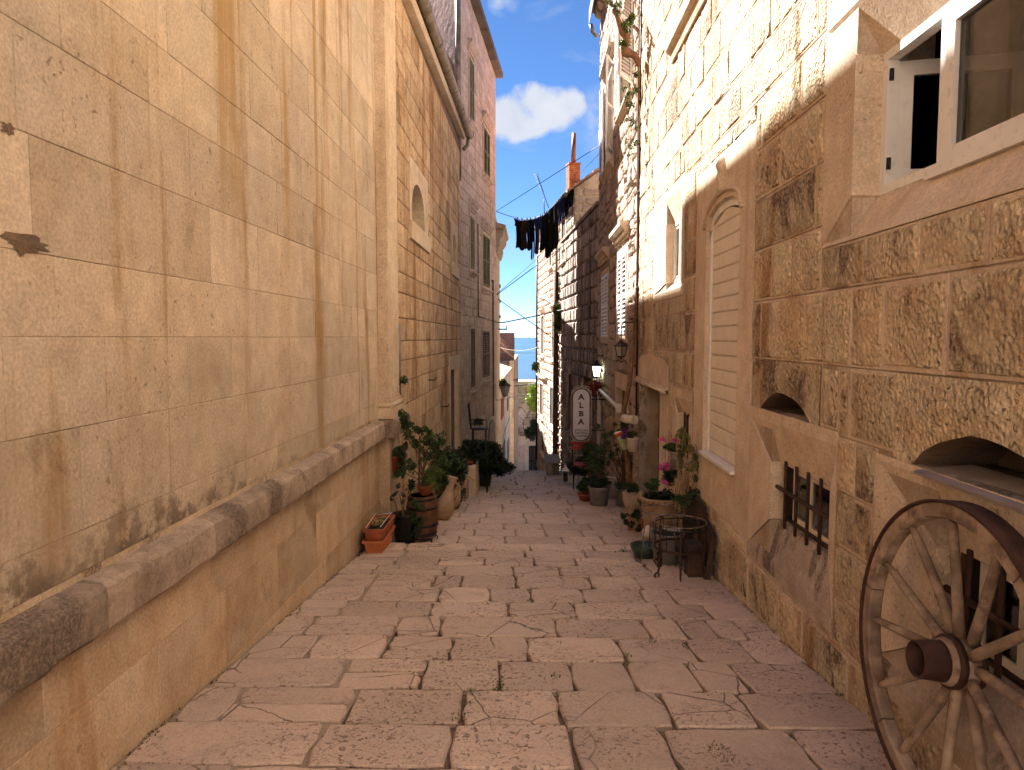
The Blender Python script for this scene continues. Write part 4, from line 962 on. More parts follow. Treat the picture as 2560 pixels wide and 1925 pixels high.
for k in range(nb):
    c0 = dv0+(dv1-dv0)*k/nb; c1 = dv0+(dv1-dv0)*(k+1)/nb; mb = MB(); mb.tone = random.random()
    mb.hexa([FR.p(DR[0]+0.09, c0+0.004, -0.23), FR.p(DR[1]-0.71, c0+0.004, -0.23), FR.p(DR[1]-0.71, c0+0.004, -0.205), FR.p(DR[0]+0.09, c0+0.004, -0.205), FR.p(DR[0]+0.09, c1-0.004, -0.23), FR.p(DR[1]-0.71, c1-0.004, -0.23), FR.p(DR[1]-0.71, c1-0.004, -0.215), FR.p(DR[0]+0.09, c1-0.004, -0.215)]); obj('board', mb, cream_paint, dfo)
# ---- upper window and its heavy moulded sill
a, b, c, d = UW
mb = MB(); framebars(mb, FR, a-0.14, b+0.14, c-0.02, d+0.14, 0.03, 0.14, 0.1); uw = obj('window', mb, dressed, house)
louvre(uw, FR, a, b, c, d, 0.02, cream_paint, 2, 0.06)
mb = MB(); mb.tone = 0.6; prof = [(0,3.32),(0.03,3.32),(0.05,3.38),(0.05,3.42),(0.10,3.46),(0.11,3.50),(0.11,3.58),(0,3.60)]
mb.prism([FR.p(a-0.3, v, w) for w, v in prof], FR.U*(b-a+0.56)); obj('window_sill', mb, dressed, house)
# engaged quoin strip between small window and shutter, darkly stained
for k in range(9):
    mb = MB(); v0 = -0.60+k*0.40; piece(mb, FR, 7.42, 7.86, v0, v0+0.38, 'bossed'); 
# pipe on the corner with the next house
pp = thing('corner_pipe', 'thin rusty pipe with clips up the corner between the two right-hand houses', 'pipe', (1.70, 11.1, gz(11.1)))
mb = MB(); mb.tube([(1.715, 11.16, 8), (1.715, 11.16, -0.6)], 0.017, 6); obj('pipe', mb, rust_iron, pp)
for z in (6.6, 5.3, 3.9, 2.4):
    mb = MB(); mb.box((1.69, 11.08, z-0.015), (1.74, 11.2, z+0.015)); obj('clip', mb, grey_iron, pp)
# ================================================================ RIGHT: rubble house
random.seed(33)
rub = thing('rubble_stone_house', 'house of irregular stones with white louvred shutters beyond the near right-hand house', 'house', (1.74, 14, gz(14)))
W1 = rectpx(FR, 1544.5, 1566.5, 640, 836); W2 = rectpx(FR, 1504.5, 1519.5, 690, 842)
W3 = (12.05, 13.35, 4.30, 6.2); W4 = (14.9, 16.3, 3.85, 5.7)
D1 = (12.35, 13.9, -4, -0.98)
RH = 8.15
rcv = [-4.4]
while rcv[-1] < RH-0.3: rcv.append(rcv[-1]+random.uniform(0.26, 0.42))
rcv[-1] = RH
def grow(r, a, b): return (r[0]-a, r[1]+a, r[2]-b, r[3]+b)
rholes = [grow(W1, 0.16, 0.16), grow(W2, 0.16, 0.16), grow(W3, 0.12, 0.14), grow(W4, 0.12, 0.14), (D1[0]-0.12, D1[1]+0.12, D1[2], D1[3]+0.30)]
wall(rub, FR, U1E+0.01, 17.8, rcv, rholes, 'rubble', [rubble_m], (0.28, 0.62), rub=True, clip=lambda r: r[3] < gv(r[1])-0.1)
backing(rub, FR, U1E+0.01, 17.8, -4.6, RH, [wider(q) for q in (W1, W2, W3, W4, D1)], -0.022, 0.4, mortar_d)
mb = MB(); mb.box((1.80, 17.7, -3), (9, 17.79, EYE+RH)); obj('end_wall', mb, rubble_m, rub)
mb = MB(); mb.box((1.75, U1E+0.02, EYE+RH), (9, 17.8, EYE+RH+0.1)); obj('roof', mb, tile_m, rub)
for i, (a, b, c, d) in enumerate((W1, W2, W3, W4)):
    mb = MB(); mb.tone = 0.8; framebars(mb, FR, a-0.15, b+0.15, c-0.15, d+0.15, 0.012, 0.15, 0.12); wo = obj('window', mb, dressed, rub)
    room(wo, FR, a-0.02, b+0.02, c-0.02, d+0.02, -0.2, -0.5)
    if i < 2: louvre(wo, FR, a, b, c, d, 0.03, white_paint, 2, 0.085)
    else:
        # opened shutters folded back against the wall, plus the glazed window
        louvre(wo, FR, b+0.02, b+0.02+(b-a)/2, c-0.02, d, 0.09, white_paint, 1, 0.06)
        sh = Frame((1.735-0.02, a-0.01), (1.735-0.02-(0.20 if i == 3 else 0.28), a-0.06-(0.50 if i == 3 else 0.36)), (0,-1,0))
        louvre(wo, sh, 0, (b-a)/2-0.15, c-0.02, d, 0.02, white_paint, 1, 0.06)
        mb = MB(); framebars(mb, FR, a, b, c, d, -0.12, 0.06, 0.05, extra_u=[(a+b)/2]); obj('sash', mb, upvc, wo)
        mb = MB(); mb.fbox(FR, a+0.05, b-0.05, c+0.05, d-0.05, -0.15, -0.144); obj('pane', mb, pane_m, wo)
cornice(rub, FR, W1[0]-0.22, W1[1]+0.22, W1[3]+0.24, W1[3]+0.50, 0.17, dressed)
cornice(rub, FR, W2[0]-0.22, W2[1]+0.22, W2[3]+0.30, W2[3]+0.55, 0.17, dressed)
cornice(rub, FR, W4[0]-0.2, W4[1]+0.2, W4[3]+0.16, W4[3]+0.36, 0.15, dressed)
for w_ in (W3, W4): cornice(rub, FR, w_[0]-0.2, w_[1]+0.2, w_[2]-0.30, w_[2]-0.155, 0.12, dressed, 'window_sill')
# corbelled eave
for k in range(14):
    u = U1E+0.3+k*0.48
    if u > 17.7: break
    mb = MB(); mb.tone = random.random(); P = [(0,RH-0.36),(0.05,RH-0.36),(0.14,RH-0.31),(0.18,RH-0.22),(0.17,RH-0.10),(0.19,RH-0.05),(0,RH-0.05)]
    mb.prism([FR.p(u, v, w) for w, v in P], FR.U*0.30); obj('corbel', mb, dressed, rub)
mb = MB(); mb.tone = 0.4; mb.fbox(FR, U1E+0.02, 17.95, RH-0.05, RH+0.03, -0.2, 0.27); mb.fbox(FR, U1E+0.02, 17.95, RH-0.36, RH+0.02, 0.275, 0.285); obj('eave_board', mb, slate_m, rub)
mb = MB(); mb.tube([FR.p(17.85, RH-0.36, 0.24), FR.p(17.85, RH-0.52, 0.20), FR.p(17.85, RH-0.66, 0.08)], 0.05, 8); obj('gutter_outlet', mb, zinc, rub)
a, b, c, d = D1
mb = MB(); mb.tone = 0.7; mb.fbox(FR, a-0.12, b+0.12, d, d+0.30, -0.12, 0.02); obj('door_lintel', mb, dressed, rub)
for q in ((a-0.12, a), (b, b+0.12)):
    mb = MB(); mb.tone = 0.7; mb.fbox(FR, q[0], q[1], -4.4, d-0.003, -0.12, 0.012); obj('door_jamb', mb, dressed, rub)
mb = MB(); mb.fbox(FR, a, b, -4.4, d, -0.4, -0.3); obj('doorway', mb, black_void, rub)  # black slab paints in the unlit doorway
# ================================================================ RIGHT: rusticated house wall
random.seed(44)
al = thing('rusticated_wall', 'dark weathered wall of deeply grooved blocks beneath the chimney house', 'wall', (1.7, 18, gz(18)))
ATOP = 3.35
av = [-4.9]
while av[-1] < ATOP-0.3: av.append(av[-1]+0.415)
av[-1] = ATOP
AE = FA.px(1404, 843)[0]
adoor = (1.1, 2.4, -5, -1.1); awin = (4.6, 5.5, -3.1, -1.2)
wall(al, FA, 0, AE, av, [adoor, awin], 'rustic', [rust_m], (0.55, 1.0), clip=lambda r: r[3] < gv(18+r[1])-0.1)
backing(al, FA, 0, AE, -5.2, ATOP, [adoor, awin], -0.03, 0.35, mortar_d)
mb = MB(); mb.fbox(FA, adoor[0]-.1, adoor[1]+.1, -5, adoor[3]+.1, -0.45, -0.3); mb.fbox(FA, awin[0]-.1, awin[1]+.1, awin[2]-.1, awin[3]+.1, -0.45, -0.3); obj('painted_dark_opening', mb, black_void, al)
for q in (adoor, awin):
    mb = MB(); mb.tone = .5; mb.fbox(FA, q[0]-0.14, q[1]+0.14, q[3], q[3]+0.2, -0.1, 0.05); obj('lintel', mb, rust_m, al)
mb = MB(); mb.tone = 0.4; mb.fbox(FA, 0, AE, ATOP, ATOP+0.09, -0.3, 0.07); obj('coping', mb, rust_m, al)
# ================================================================ RIGHT: chimney house
random.seed(45)
G0 = FA.px(1433, 843)[0]; FE = FA.px(1343, 843)[0]
ch = thing('chimney_house', 'sunlit stone house with a camera-facing gable and a brick chimney beyond the grooved wall', 'house', (1.3, 23, gz(23)))
CT = FA.px(1424, 463, 0.15)[1]; CT2 = FA.px(1362, 531, 0.15)[1]
cc = [-6.5]
while cc[-1] < 5.7: cc.append(cc[-1]+random.uniform(0.26, 0.36))
def eavev(u): return CT+(CT2-CT)*(u-G0)/(FA.px(1362,843)[0]-G0)-0.1
CW = [rectpx(FA, 1404, 1414, 548, 650), rectpx(FA, 1374, 1380, 625, 665), rectpx(FA, 1354, 1361, 790, 885), rectpx(FA, 1382, 1392, 783, 895), rectpx(FA, 1351, 1359, 960, 1040), rectpx(FA, 1377, 1388, 970, 1065), rectpx(FA, 1354, 1362, 1080, 1130)]
chol = [grow(q, 0.12, 0.12) for q in CW]
def below_rust(r): return r[0] < AE-0.01 and r[2] < ATOP-0.01
cells = wall(ch, FA, G0, FE, cc, chol+[(G0-1, AE, -9, ATOP+0.09)], 'tiny', [house_m], (0.3, 0.7), onlystuff=True, clip=lambda r: r[3] > eavev((r[0]+r[1])/2)+0.05)
mb = MB(); mb.tone = .5
q0 = [FA.p(AE, -7, -0.03), FA.p(FE, -7, -0.03), FA.p(FE, -7, -4), FA.p(AE, -7, -4)]
mb.prism(q0, (0, 0, 7+ATOP+0.0)); obj('wall_core', mb, house_m, ch)
mb = MB(); mb.tone = .5; P = [(G0, ATOP), (FE, ATOP), (FE, eavev(FE)), (G0, eavev(G0))]
mb.prism([FA.p(u, v, -0.03) for u, v in P], FA.N*-4); obj('wall_core', mb, house_m, ch)
# gable wall facing the camera
FG = Frame((FA.p(G0, 0).x, FA.p(G0, 0).y), (FA.p(G0, 0).x+5, FA.p(G0, 0).y+0.0), (0,-1,0))
gs = 0.70
def gtop(u): return FG.px(1433, 468)[1]+u*gs
gc = [ATOP-0.6]
while gc[-1] < 8: gc.append(gc[-1]+random.uniform(0.25, 0.36))
gst = wall(ch, FG, 0.0, 4.0, gc, [], 'tiny', [house_m], (0.28, 0.6), limit=120, clip=lambda r: r[3] > gtop(r[0])-0.02)
mb = MB(); mb.tone = 0.3; mb.prism([FG.p(0.0, ATOP-1, -0.02), FG.p(4, ATOP-1, -0.02), FG.p(4, gtop(4)-0.05, -0.02), FG.p(0.0, gtop(0)-0.05, -0.02)], (0, 0.3, 0)); obj('gable_wall', mb, mortar_r, ch)
mb = MB(); L_ = FE-G0; gy = FA.U*L_
def rp(u, dv, back): return FG.p(u, gtop(u)+dv, 0.1) + (FA.U*back if back else Vector((0,0,0))) + Vector((0,0,(eavev(FE)-eavev(G0))*(back/L_)))
for (ua, ub) in [(-0.22+i*0.27, -0.22+(i+1)*0.27) for i in range(16)]:
    mb = MB(); mb.tone = random.random()
    mb.hexa([rp(ua, -0.02, 0), rp(ub, -0.02, 0), rp(ub, -0.02, L_), rp(ua, -0.02, L_), rp(ua, 0.07, 0), rp(ub, 0.05, 0), rp(ub, 0.05, L_), rp(ua, 0.07, L_)]); obj('tile_course', mb, tile_m, ch)
mb = MB(); mb.tone = .2; mb.tube([rp(-0.27, -0.05, 0), rp(-0.27, -0.05, L_)], 0.07, 8); obj('gutter', mb, slate_m, ch)
# windows on its alley front
for i, (a, b, c, d) in enumerate(CW):
    mb = MB(); mb.tone = 0.8; framebars(mb, FA, a-0.11, b+0.11, c-0.11, d+0.11, 0.03, 0.11, 0.06); wo = obj('window', mb, dressed, ch)
    mb = MB(); mb.fbox(FA, a-0.01, b+0.01, c-0.01, d+0.01, -0.028, -0.018); obj('pane', mb, black_void, wo)  # black sheet paints in the unlit room behind the glass
    cornice(ch, FA, a-0.16, b+0.16, c-0.22, c-0.115, 0.10, dressed, 'window_sill')
for i in (2, 3): a, b, c, d = CW[i]; cornice(ch, FA, a-0.2, b+0.2, d+0.13, d+0.34, 0.14, dressed)
# ragged ledge where the upper storeys end
u0 = FA.px(1399, 930)[0]; 
mb = MB(); P0 = FA.px(1350, 938); P1 = FA.px(1368, 950)
mb.tube([FA.p(FA.px(1347, 935)[0], FA.px(1347, 935)[1], 0.04), FA.p(FA.px(1358, 944)[0], FA.px(1358, 944)[1], 0.06), FA.p(FA.px(1369, 948)[0], FA.px(1369, 948)[1], 0.04)], 0.09, 6); mb.tone=.6; obj('ledge', mb, dressed, ch)
mb = MB(); mb.tube([FA.p(*FA.px(1350, 742), 0.03), FA.p(*FA.px(1366, 745), 0.04), FA.p(*FA.px(1390, 763), 0.04)], 0.05, 6); obj('pale_moulding', mb, white_paint, ch)
# downpipe with a plant
dp = FA.px(1398, 700)[0]
mb = MB(); mb.tube([FA.p(dp, FA.px(1398, 680)[1], 0.12), FA.p(dp, -5.3, 0.12)], 0.10, 8); obj('downpipe', mb, rust_iron, ch)
mb = MB(); mb.tube([FA.p(dp, FA.px(1398, 560)[1], 0.1), FA.p(dp, FA.px(1398, 680)[1], 0.1)], 0.05, 6); obj('downpipe', mb, gutter_m, ch)
mb = MB(); u = FA.px(1347, 800)[0]; mb.tube([FA.p(u, FA.px(1347, 640)[1], 0.1), FA.p(u, FA.px(1347, 1150)[1], 0.1)], 0.05, 6); obj('downpipe', mb, black_iron, ch)
# brick chimney and its rusty flue
cbase = FG.p(0.32, gtop(0.32)-0.25, -1.2)
cA, cB = ptY(1423, 470, 24.0), ptY(1453, 470, 24.0); zt = ptY(1440, 407, 24.0).z; zb = ptY(1440, 480, 24).z
cm = thing('brick_chimney', 'small brick chimney with a tall rusty flue on the tiled roof', 'chimney', (cA.x, 24, zb))
rot = math.radians(14); ax = Vector((math.cos(rot), math.sin(rot), 0)); ay = Vector((-math.sin(rot), math.cos(rot), 0)); cen = Vector(((cA.x+cB.x)/2-0.06, 24.25, 0)); hw = (cB.x-cA.x)/2-0.01
br = MB(); z = zb-0.6; k = 0
while z < zt-0.03:
    for side in range(4):
        dx, dy = ((ax, ay), (ay, -ax), (-ax, -ay), (-ay, ax))[side]
        n = 3; off = 0.5 if k % 2 else 0
        for i in range(-1, n+1):
            a = max(-hw, -hw+2*hw*(i+off)/n)+0.004; b = min(hw, -hw+2*hw*(i+off+1)/n)-0.004
            if b-a < 0.03: continue
            br.tone = random.random(); c0 = cen+dx*((a+b)/2)-dy*(hw-0.02); c0.z = z+0.033; br.obox(c0, dx, dy, Vector((0,0,1)), (b-a)/2, 0.02+J(0.003), 0.030)
    z += 0.072; k += 1
obj('brickwork', br, brick_m, cm, kind='stuff')
mb = MB(); mb.obox(Vector((cen.x, cen.y, (zb-0.6+zt)/2)), ax, ay, Vector((0,0,1)), hw-0.012, hw-0.012, (zt-zb+0.6)/2); obj('mortar_core', mb, mortar_r, cm)
mb = MB(); mb.obox(Vector((cen.x, cen.y, zt)), ax, ay, Vector((0,0,1)), hw+0.015, hw+0.015, 0.03); obj('cap', mb, brick_m, cm)
fz = ptY(1434, 332, 24.2).z; mb = MB(); fx = ptY(1434, 400, 24.25).x; mb.tube([(fx-0.01, 24.25, zt), (fx+0.01, 24.25, fz)], 0.085, 12, r1=0.068); obj('flue', mb, flue_m, cm)
# aerial
an = thing('roof_aerial', 'thin leaning television aerial behind the laundry line', 'aerial', ptY(1360, 535, 30))
mb = MB(); mb.tube([ptY(1361, 535, 30), ptY(1360, 498, 30)], 0.02, 5); mb.tube([ptY(1372, 520, 30), ptY(1341, 433, 30)], 0.018, 5); obj('mast', mb, black_iron, an)
mb = MB()
for k in range(9):
    q = ptY(1341+ (1358-1341)*k/9, 436+(482-436)*k/9, 30); mb.tube([q-Vector((0.10-0.005*k,0,0.03)), q+Vector((0.10-0.005*k,0,-0.01))], 0.010, 4)
obj('elements', mb, black_iron, an)
# ================================================================ setting: ground, paving, sea, far wall
ga = MB(); xs0, xs1 = -14, 14; ys = [-8, 7.82, 7.8201, 12.4, 12.4001, 15.6, 15.6001, 19.4, 19.4001, 21.6]
pts = []
for i, Y in enumerate(ys): pts.append((Y, gv(Y - (1e-4 if i % 2 else 0))+EYE))
pts = [(-8, gv(-8)+EYE)]
for a, b, z in SEGS: pts += [(a, z+EYE), (b, z-0.099*(b-a)+EYE)]
yy = 21.6; zz = gv(21.59)+EYE
while yy < 62:
    pts.append((yy, zz-0.16)); zz -= 0.16; yy += 0.71; pts.append((yy, zz))
pts += [(75, -11.4), (76, -14.6), (90, -15.2)]
G = MB()
for i in range(len(pts)-1):
    (a, za), (b, zb_) = pts[i], pts[i+1]; G.poly([(-40, a, za-0.035), (40, a, za-0.035), (40, b, zb_-0.035), (-40, b, zb_-0.035)])
obj('ground', G, dirt_m, kind='structure')
G = MB(); G.poly([(-40, -40, gz(-1)), (40, -40, gz(-1)), (40, -1.3, gz(-1)), (-40, -1.3, gz(-1))]); obj('square', G, paving_m, kind='structure')  # unseen ground added behind the camera to bounce sunlight
sq = thing('bounce_wall', 'unseen pale sunlit palace front across the square behind the viewer', 'reflector', (0, -15, gz(-1)))
G = MB(); G.tone = .8; G.box((-16, -16.5, -1), (16, -15, 11)); obj('bounce_wall_face', G, dressed, sq)  # wall added out of view to throw warm bounce light up the alley
G = MB(); G.poly([(-20000, 74, -15.0), (20000, 74, -15.0), (20000, 40000, -15.0), (-20000, 40000, -15.0)]); obj('sea', G, sea_m, kind='structure')
# paving: every slab its own stone
random.seed(99)
pav = bpy.data.objects.new('pavement', None); C.objects.link(pav); pav['kind'] = 'structure'; WORLD['pavement'] = Vector((0, 0, 0))
TB = [0.0, 1.0]; rest = MB()
def slab(x0, x1, y0, y1, jag=0.009, gap=0.006, far=False, zoff=None, skew=0.0):
    """one paving stone; skew leans its side joints"""
    global rest
    def Z(y): return gz(min(max(y, y0), y1)) if True else 0
    mb = MB() if not far else rest; mb.tone = random.uniform(*TB); g = gap
    x0 += g; x1 -= g; y0_ = y0+g*0.8; y1_ = y1-g*0.8
    if x1-x0 < 0.05 or y1_-y0_ < 0.05: return
    n = 3 if not far else 1; L0 = []
    c = min(0.03, (x1-x0)*0.12, (y1_-y0_)*0.12)*random.uniform(0.5, 1.2)
    def edge(ax, ay, bx, by, m):
        for i in range(m): t = i/m; L0.append((ax+(bx-ax)*t+J(jag)*(1 if i else 0.4), ay+(by-ay)*t+J(jag)*(1 if i else 0.4)))
    s0, s1 = skew*(y1_-y0_), 0
    edge(x0+c, y0_, x1-c, y0_, 4 if not far else 2); edge(x1, y0_+c, x1+s0, y1_-c, n); edge(x1-c+s0, y1_, x0+c+s0, y1_, 4 if not far else 2); edge(x0+s0, y1_-c, x0, y0_+c, n)
    ym = (y0+y1)/2; tilt = J(0.006); tx = J(0.006)/(x1-x0); h = J(0.004)
    slope = -0.099 if y1 < 21.7 else 0
    zc = gz(ym)
    def top(x, y, dz=0): return (x, y, zc+slope*(y-ym)+h+tilt*(y-ym)*0.8+tx*(x-(x0+x1)/2)+dz)
    cx = sum(p[0] for p in L0)/len(L0); cy = sum(p[1] for p in L0)/len(L0); N_ = len(L0)
    def ins(p, d): 
        v = Vector((cx-p[0], cy-p[1])); l = max(v.length, 1e-6); return (p[0]+v.x/l*min(d, l*0.4), p[1]+v.y/l*min(d, l*0.4))
    r0 = mb.add([top(x, y, -0.07) for x, y in L0]); r1 = mb.add([top(x, y, -0.010) for x, y in L0]); r2 = mb.add([top(*ins(p, 0.010), 0) for p in L0])
    for a, b in ((r0, r1), (r1, r2)):
        for k in range(N_): j = (k+1) % N_; mb.face((a+k, a+j, b+j, b+k))
    r3 = mb.add([top(*ins(p, 0.05), J(0.0025)) for p in L0])
    for k in range(N_): j = (k+1) % N_; mb.face((r2+k, r2+j, r3+j, r3+k))
    mb.face([r3+k for k in range(N_)])
    if not far: obj('paving_slab', mb, paving_m, pav)
XL, XR = -1.84, 1.73
def rowY(y): return 2760/(y-843-171)
rowsA = [1.0, 1.55, 2.05, 2.50, 2.90] + [rowY(y) for y in (1846, 1752, 1674, 1611, 1559, 1519, 1483, 1451, 1424, 1403, 1385)] + [7.80]
jointsA = {4: (1122, 1440, 1691), 5: (860, 1153, 1402, 1678), 6: (1051, 1248, 1436, 1587, 1750, 1863), 7: (955, 1124, 1320, 1560, 1741, 1880), 8: (985, 1099, 1393, 1623, 1714, 1790, 1860),
           9: (1072, 1271, 1442, 1655, 1777), 10: (1094, 1223, 1329, 1461, 1614, 1687), 11: (1080, 1150, 1290, 1480, 1600)}
sk = 0.10
for i in range(len(rowsA)-1):
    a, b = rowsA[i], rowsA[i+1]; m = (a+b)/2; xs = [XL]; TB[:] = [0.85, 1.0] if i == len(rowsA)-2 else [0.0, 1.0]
    if i in jointsA:
        ky = 843+F*(1.6+0.099*m)/m
        ks = [((px-1326)/F)*m for px in jointsA[i]]
        x = ks[0]; pre = []
        while x - XL > 0.85: x -= random.uniform(0.4, 0.75); pre.append(x)
        xs += sorted(pre) + ks; x = ks[-1]
    else: x = XL+random.uniform(0.3, 0.6); xs.append(x)
    while XR-x > 0.85: x += random.uniform(0.35, 0.8); xs.append(x)
    xs.append(XR); xs = sorted(xs)
    for k in range(len(xs)-1):
        p, q = xs[k], xs[k+1]; g = 0.0045 if p > -0.9 else 0.009
        if q-p < 0.12: continue
        r = random.random(); sx = (0.0 if k == 0 else J(0.10))
        if q < -0.4 and r < 0.45 and b-a > 0.36:   # patched strip on the left: stones split in two
            mm = a+(b-a)*random.uniform(0.4, 0.6); slab(p, q, a, mm, gap=0.010); slab(p, q, mm, b, gap=0.010)
        elif p > 0.9 and r < 0.3 and q-p > 0.5:
            mm = p+(q-p)*random.uniform(0.4, 0.6); slab(p, mm, a, b, gap=g, jag=0.014); slab(mm, q, a, b, gap=g*0.7, jag=0.014)
        else: slab(p, q, a, b, gap=g*random.uniform(0.7, 1.4))
def rows(y0, y1, n, lens, gap, xl=XL, xr=XR, lim=99, far=False):
    ys = [y0+(y1-y0)*i/n for i in range(n+1)]
    for i in range(n):
        x = xl; 
        while x < xr-0.05:
            nx = x+random.uniform(*lens)*(0.6 if x == xl else 1)
            if xr-nx < lens[0]*0.5: nx = xr
            slab(x, nx, ys[i], ys[i+1], jag=0.006, gap=gap*random.uniform(0.7, 1.3), far=far); x = nx
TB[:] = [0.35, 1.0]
rows(7.84, 12.22, 9, (0.38, 0.72), 0.008)
rows(12.22, 12.39, 1, (0.8, 1.3), 0.004)
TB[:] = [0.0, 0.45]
rows(12.42, 15.45, 8, (0.42, 0.8), 0.008, -1.6, XR)
rows(15.45, 15.59, 1, (0.8, 1.3), 0.004, -1.6, XR)
rows(15.62, 19.4, 8, (0.5, 0.9), 0.010, -1.5, 1.6, far=True)
rows(19.42, 21.6, 5, (0.5, 0.9), 0.010, -1.3, 1.5, far=True)
if rest.f: obj('distant_slabs', rest, paving_m, pav, kind='stuff')
# mortar bed showing in the patched joints on the left
G = MB()
for a, b, z in SEGS[:2]:
    y = max(a, 0.5); e = b-0.01
    G.poly([(XL, y, gz(y+1e-4)-0.014), (-0.95, y, gz(y+1e-4)-0.014), (-0.95, e, gz(e)-0.014), (XL, e, gz(e)-0.014)])
G.poly([(XL, 7.86, gz(7.86)-0.0145), (XR, 7.86, gz(7.86)-0.0145), (XR, 12.38, gz(12.38)-0.0145), (XL, 12.38, gz(12.38)-0.0145)])
obj('joint_mortar', G, grout_m, kind='structure')
# moss and weeds in the joints
ms = MB(); 
spots = []
for (x, y, s) in ((1120, 1668, 0.05), (1345, 1470, 0.04), (1325, 1500, 0.05), (1632, 1606, 0.06), (1390, 1690, 0.05), (1440, 1735, 0.05), (1250, 1700, 0.05), (1247, 1720, 0.06), (1165, 1760, 0.06), (1150, 1790, 0.08), (1800, 1750, 0.10), (1760, 1748, 0.08), (1830, 1753, 0.06), (1720, 1616, 0.06), (1860, 1648, 0.05), (1325, 1635, 0.05), (1575, 1660, 0.05), (1800, 1880, 0.10), (1820, 1890, 0.08), (1395, 1608, 0.04), (1515, 1514, 0.03), (1600, 1495, 0.03), (1222, 1510, 0.03), (1040, 1610, 0.04), (740, 1430, 0.05), (620, 1608, 0.05), (360, 1840, 0.06), (730, 1425, 0.04), (1570, 1640, 0.04), (1180, 1730, 0.05), (700, 1500, 0.03)):
    p = ptG(x, y); spots.append((p, s))
random.seed(3)
for p, s in spots:
    for k in range(int(500*s)):
        a = random.uniform(0, 6.28); r = s*math.sqrt(random.random()); c = Vector((p.x+r*math.cos(a)*0.6, p.y+r*math.sin(a), 0)); c.z = gz(c.y)-0.004
        d = Vector((J(1), J(1), random.uniform(0.4, 1.4))).normalized()*random.uniform(0.006, 0.02); t = Vector((J(1), J(1), 0)).normalized()*random.uniform(0.003, 0.006)
        ms.tone = random.random(); ms.poly([c-t, c+t, c+d])
obj('joint_moss', ms, moss_m, kind='stuff')
# weeds and debris along the left wall foot
ms = MB()
for k in range(1400):
    y = random.uniform(2.8, 7.6); s = -1 if random.random() < 0.6 else 1
    if mnoise.noise(Vector((y*1.7, s, 0))) < 0.05: continue
    x = (-1.835 + abs(J(0.03))) if s < 0 else (1.722 - abs(J(0.025))); c = Vector((x, y, gz(y)-0.006)); d = Vector((J(1), J(1), random.uniform(0.1, 1))).normalized()*random.uniform(0.006, 0.022); t = Vector((J(1), J(1), 0)).normalized()*random.uniform(0.002, 0.006)
    ms.tone = random.random(); ms.poly([c-t, c+t, c+d])
obj('gutter_debris', ms, simple('dead_leaf_debris', (0.07,0.045,0.025), 0.9, var=0.6, vs=30), kind='stuff')
# low white sail far out
sb = thing('sailboat', 'tiny white sailing boat on the horizon of the blue sea', 'sailboat', ptY(1323, 846, 2400))
q = ptY(1323, 843, 2400); sc = 2400/F
mb = MB(); mb.prism([(q.x-4*sc/2, q.y, q.z+0.4*sc), (q.x+4*sc/2, q.y, q.z+0.4*sc), (q.x+3*sc/2, q.y, q.z-0.6*sc), (q.x-3*sc/2, q.y, q.z-0.6*sc)], (0, 3, 0)); obj('hull', mb, white_paint, sb)
mb = MB(); mb.prism([(q.x-1.6*sc, q.y+1, q.z+0.6*sc), (q.x+0.9*sc, q.y+1, q.z+0.6*sc), (q.x+0.2*sc, q.y+1, q.z+6*sc)], (0, 0.3, 0)); obj('sail', mb, white_paint, sb)
# ---------------------------------------------------------------- far city wall with arched gate
YW = 64.0
FW = Frame((-10, YW), (10, YW), (0,-1,0))
def WU(x, y): return FW.px(x, y)
cw = thing('city_wall', 'old city wall of small pale stones closing the alley before the sea', 'wall', (0, YW, -12))
wt = WU(1310, 968)[1]; gb = WU(1310, 1180)[1]-0.6
gl, gr = WU(1322, 1115)[0], WU(1352, 1115)[0]; gt = WU(1330, 1114)[1]
random.seed(8)
wc = [gb]
while wc[-1] < wt-0.3: wc.append(wc[-1]+random.uniform(0.28, 0.46))
wc[-1] = wt
wall(cw, FW, WU(1270, 900)[0], WU(1375, 900)[0], wc, [(gl-1.0, gr+1.2, gb, gt+0.9)], 'tiny', [city_m], (0.35, 0.8), onlystuff=True)
mb = MB(); mb.tone = .4; mb.box((-12, YW+0.03, -14), (gl-10, YW+2.0, EYE+wt)); mb.box((gr-10, YW+0.031, -14), (12, YW+2.0, EYE+wt)); mb.box((gl-10-.01, YW+0.032, EYE+gt), (gr-10+.01, YW+2, EYE+wt)); obj('wall_core', mb, mortar_d, cw)
mb = MB(); mb.tone = 0.9; mb.box((-12, YW-0.25, EYE+wt), (12, YW+2.2, EYE+wt+0.55)); obj('parapet', mb, city_m, cw)
mb = MB(); mb.tone = 1; mb.fbox(FW, gl-1.0, gl-0.5, gb, gt+0.9, 0, 0.03); mb.fbox(FW, gl-0.5, gr+1.2, gt, gt+0.9, 0, 0.02); mb.fbox(FW, gl-0.5, gl, gb, gt, 0, 0.02); obj('gate_surround', mb, dressed, cw)
for k in range(9):     # voussoirs of the blind arch
    t0 = math.pi*(1-k/16.0); t1 = math.pi*(1-(k+1)/16.0)+0.02; mb = MB(); mb.tone = random.random(); cu, cvv = gl+1.5, gt+0.3; ra, rb = 2.4, 3.1
    mb.prism([FW.p(cu+ra*math.cos(t0), cvv+ra*1.6*math.sin(t0), 0.12), FW.p(cu+ra*math.cos(t1), cvv+ra*1.6*math.sin(t1), 0.12), FW.p(cu+rb*math.cos(t1), cvv+rb*1.55*math.sin(t1), 0.12), FW.p(cu+rb*math.cos(t0), cvv+rb*1.55*math.sin(t0), 0.12)], FW.N*-0.15); obj('arch_stone', mb, dressed, cw)
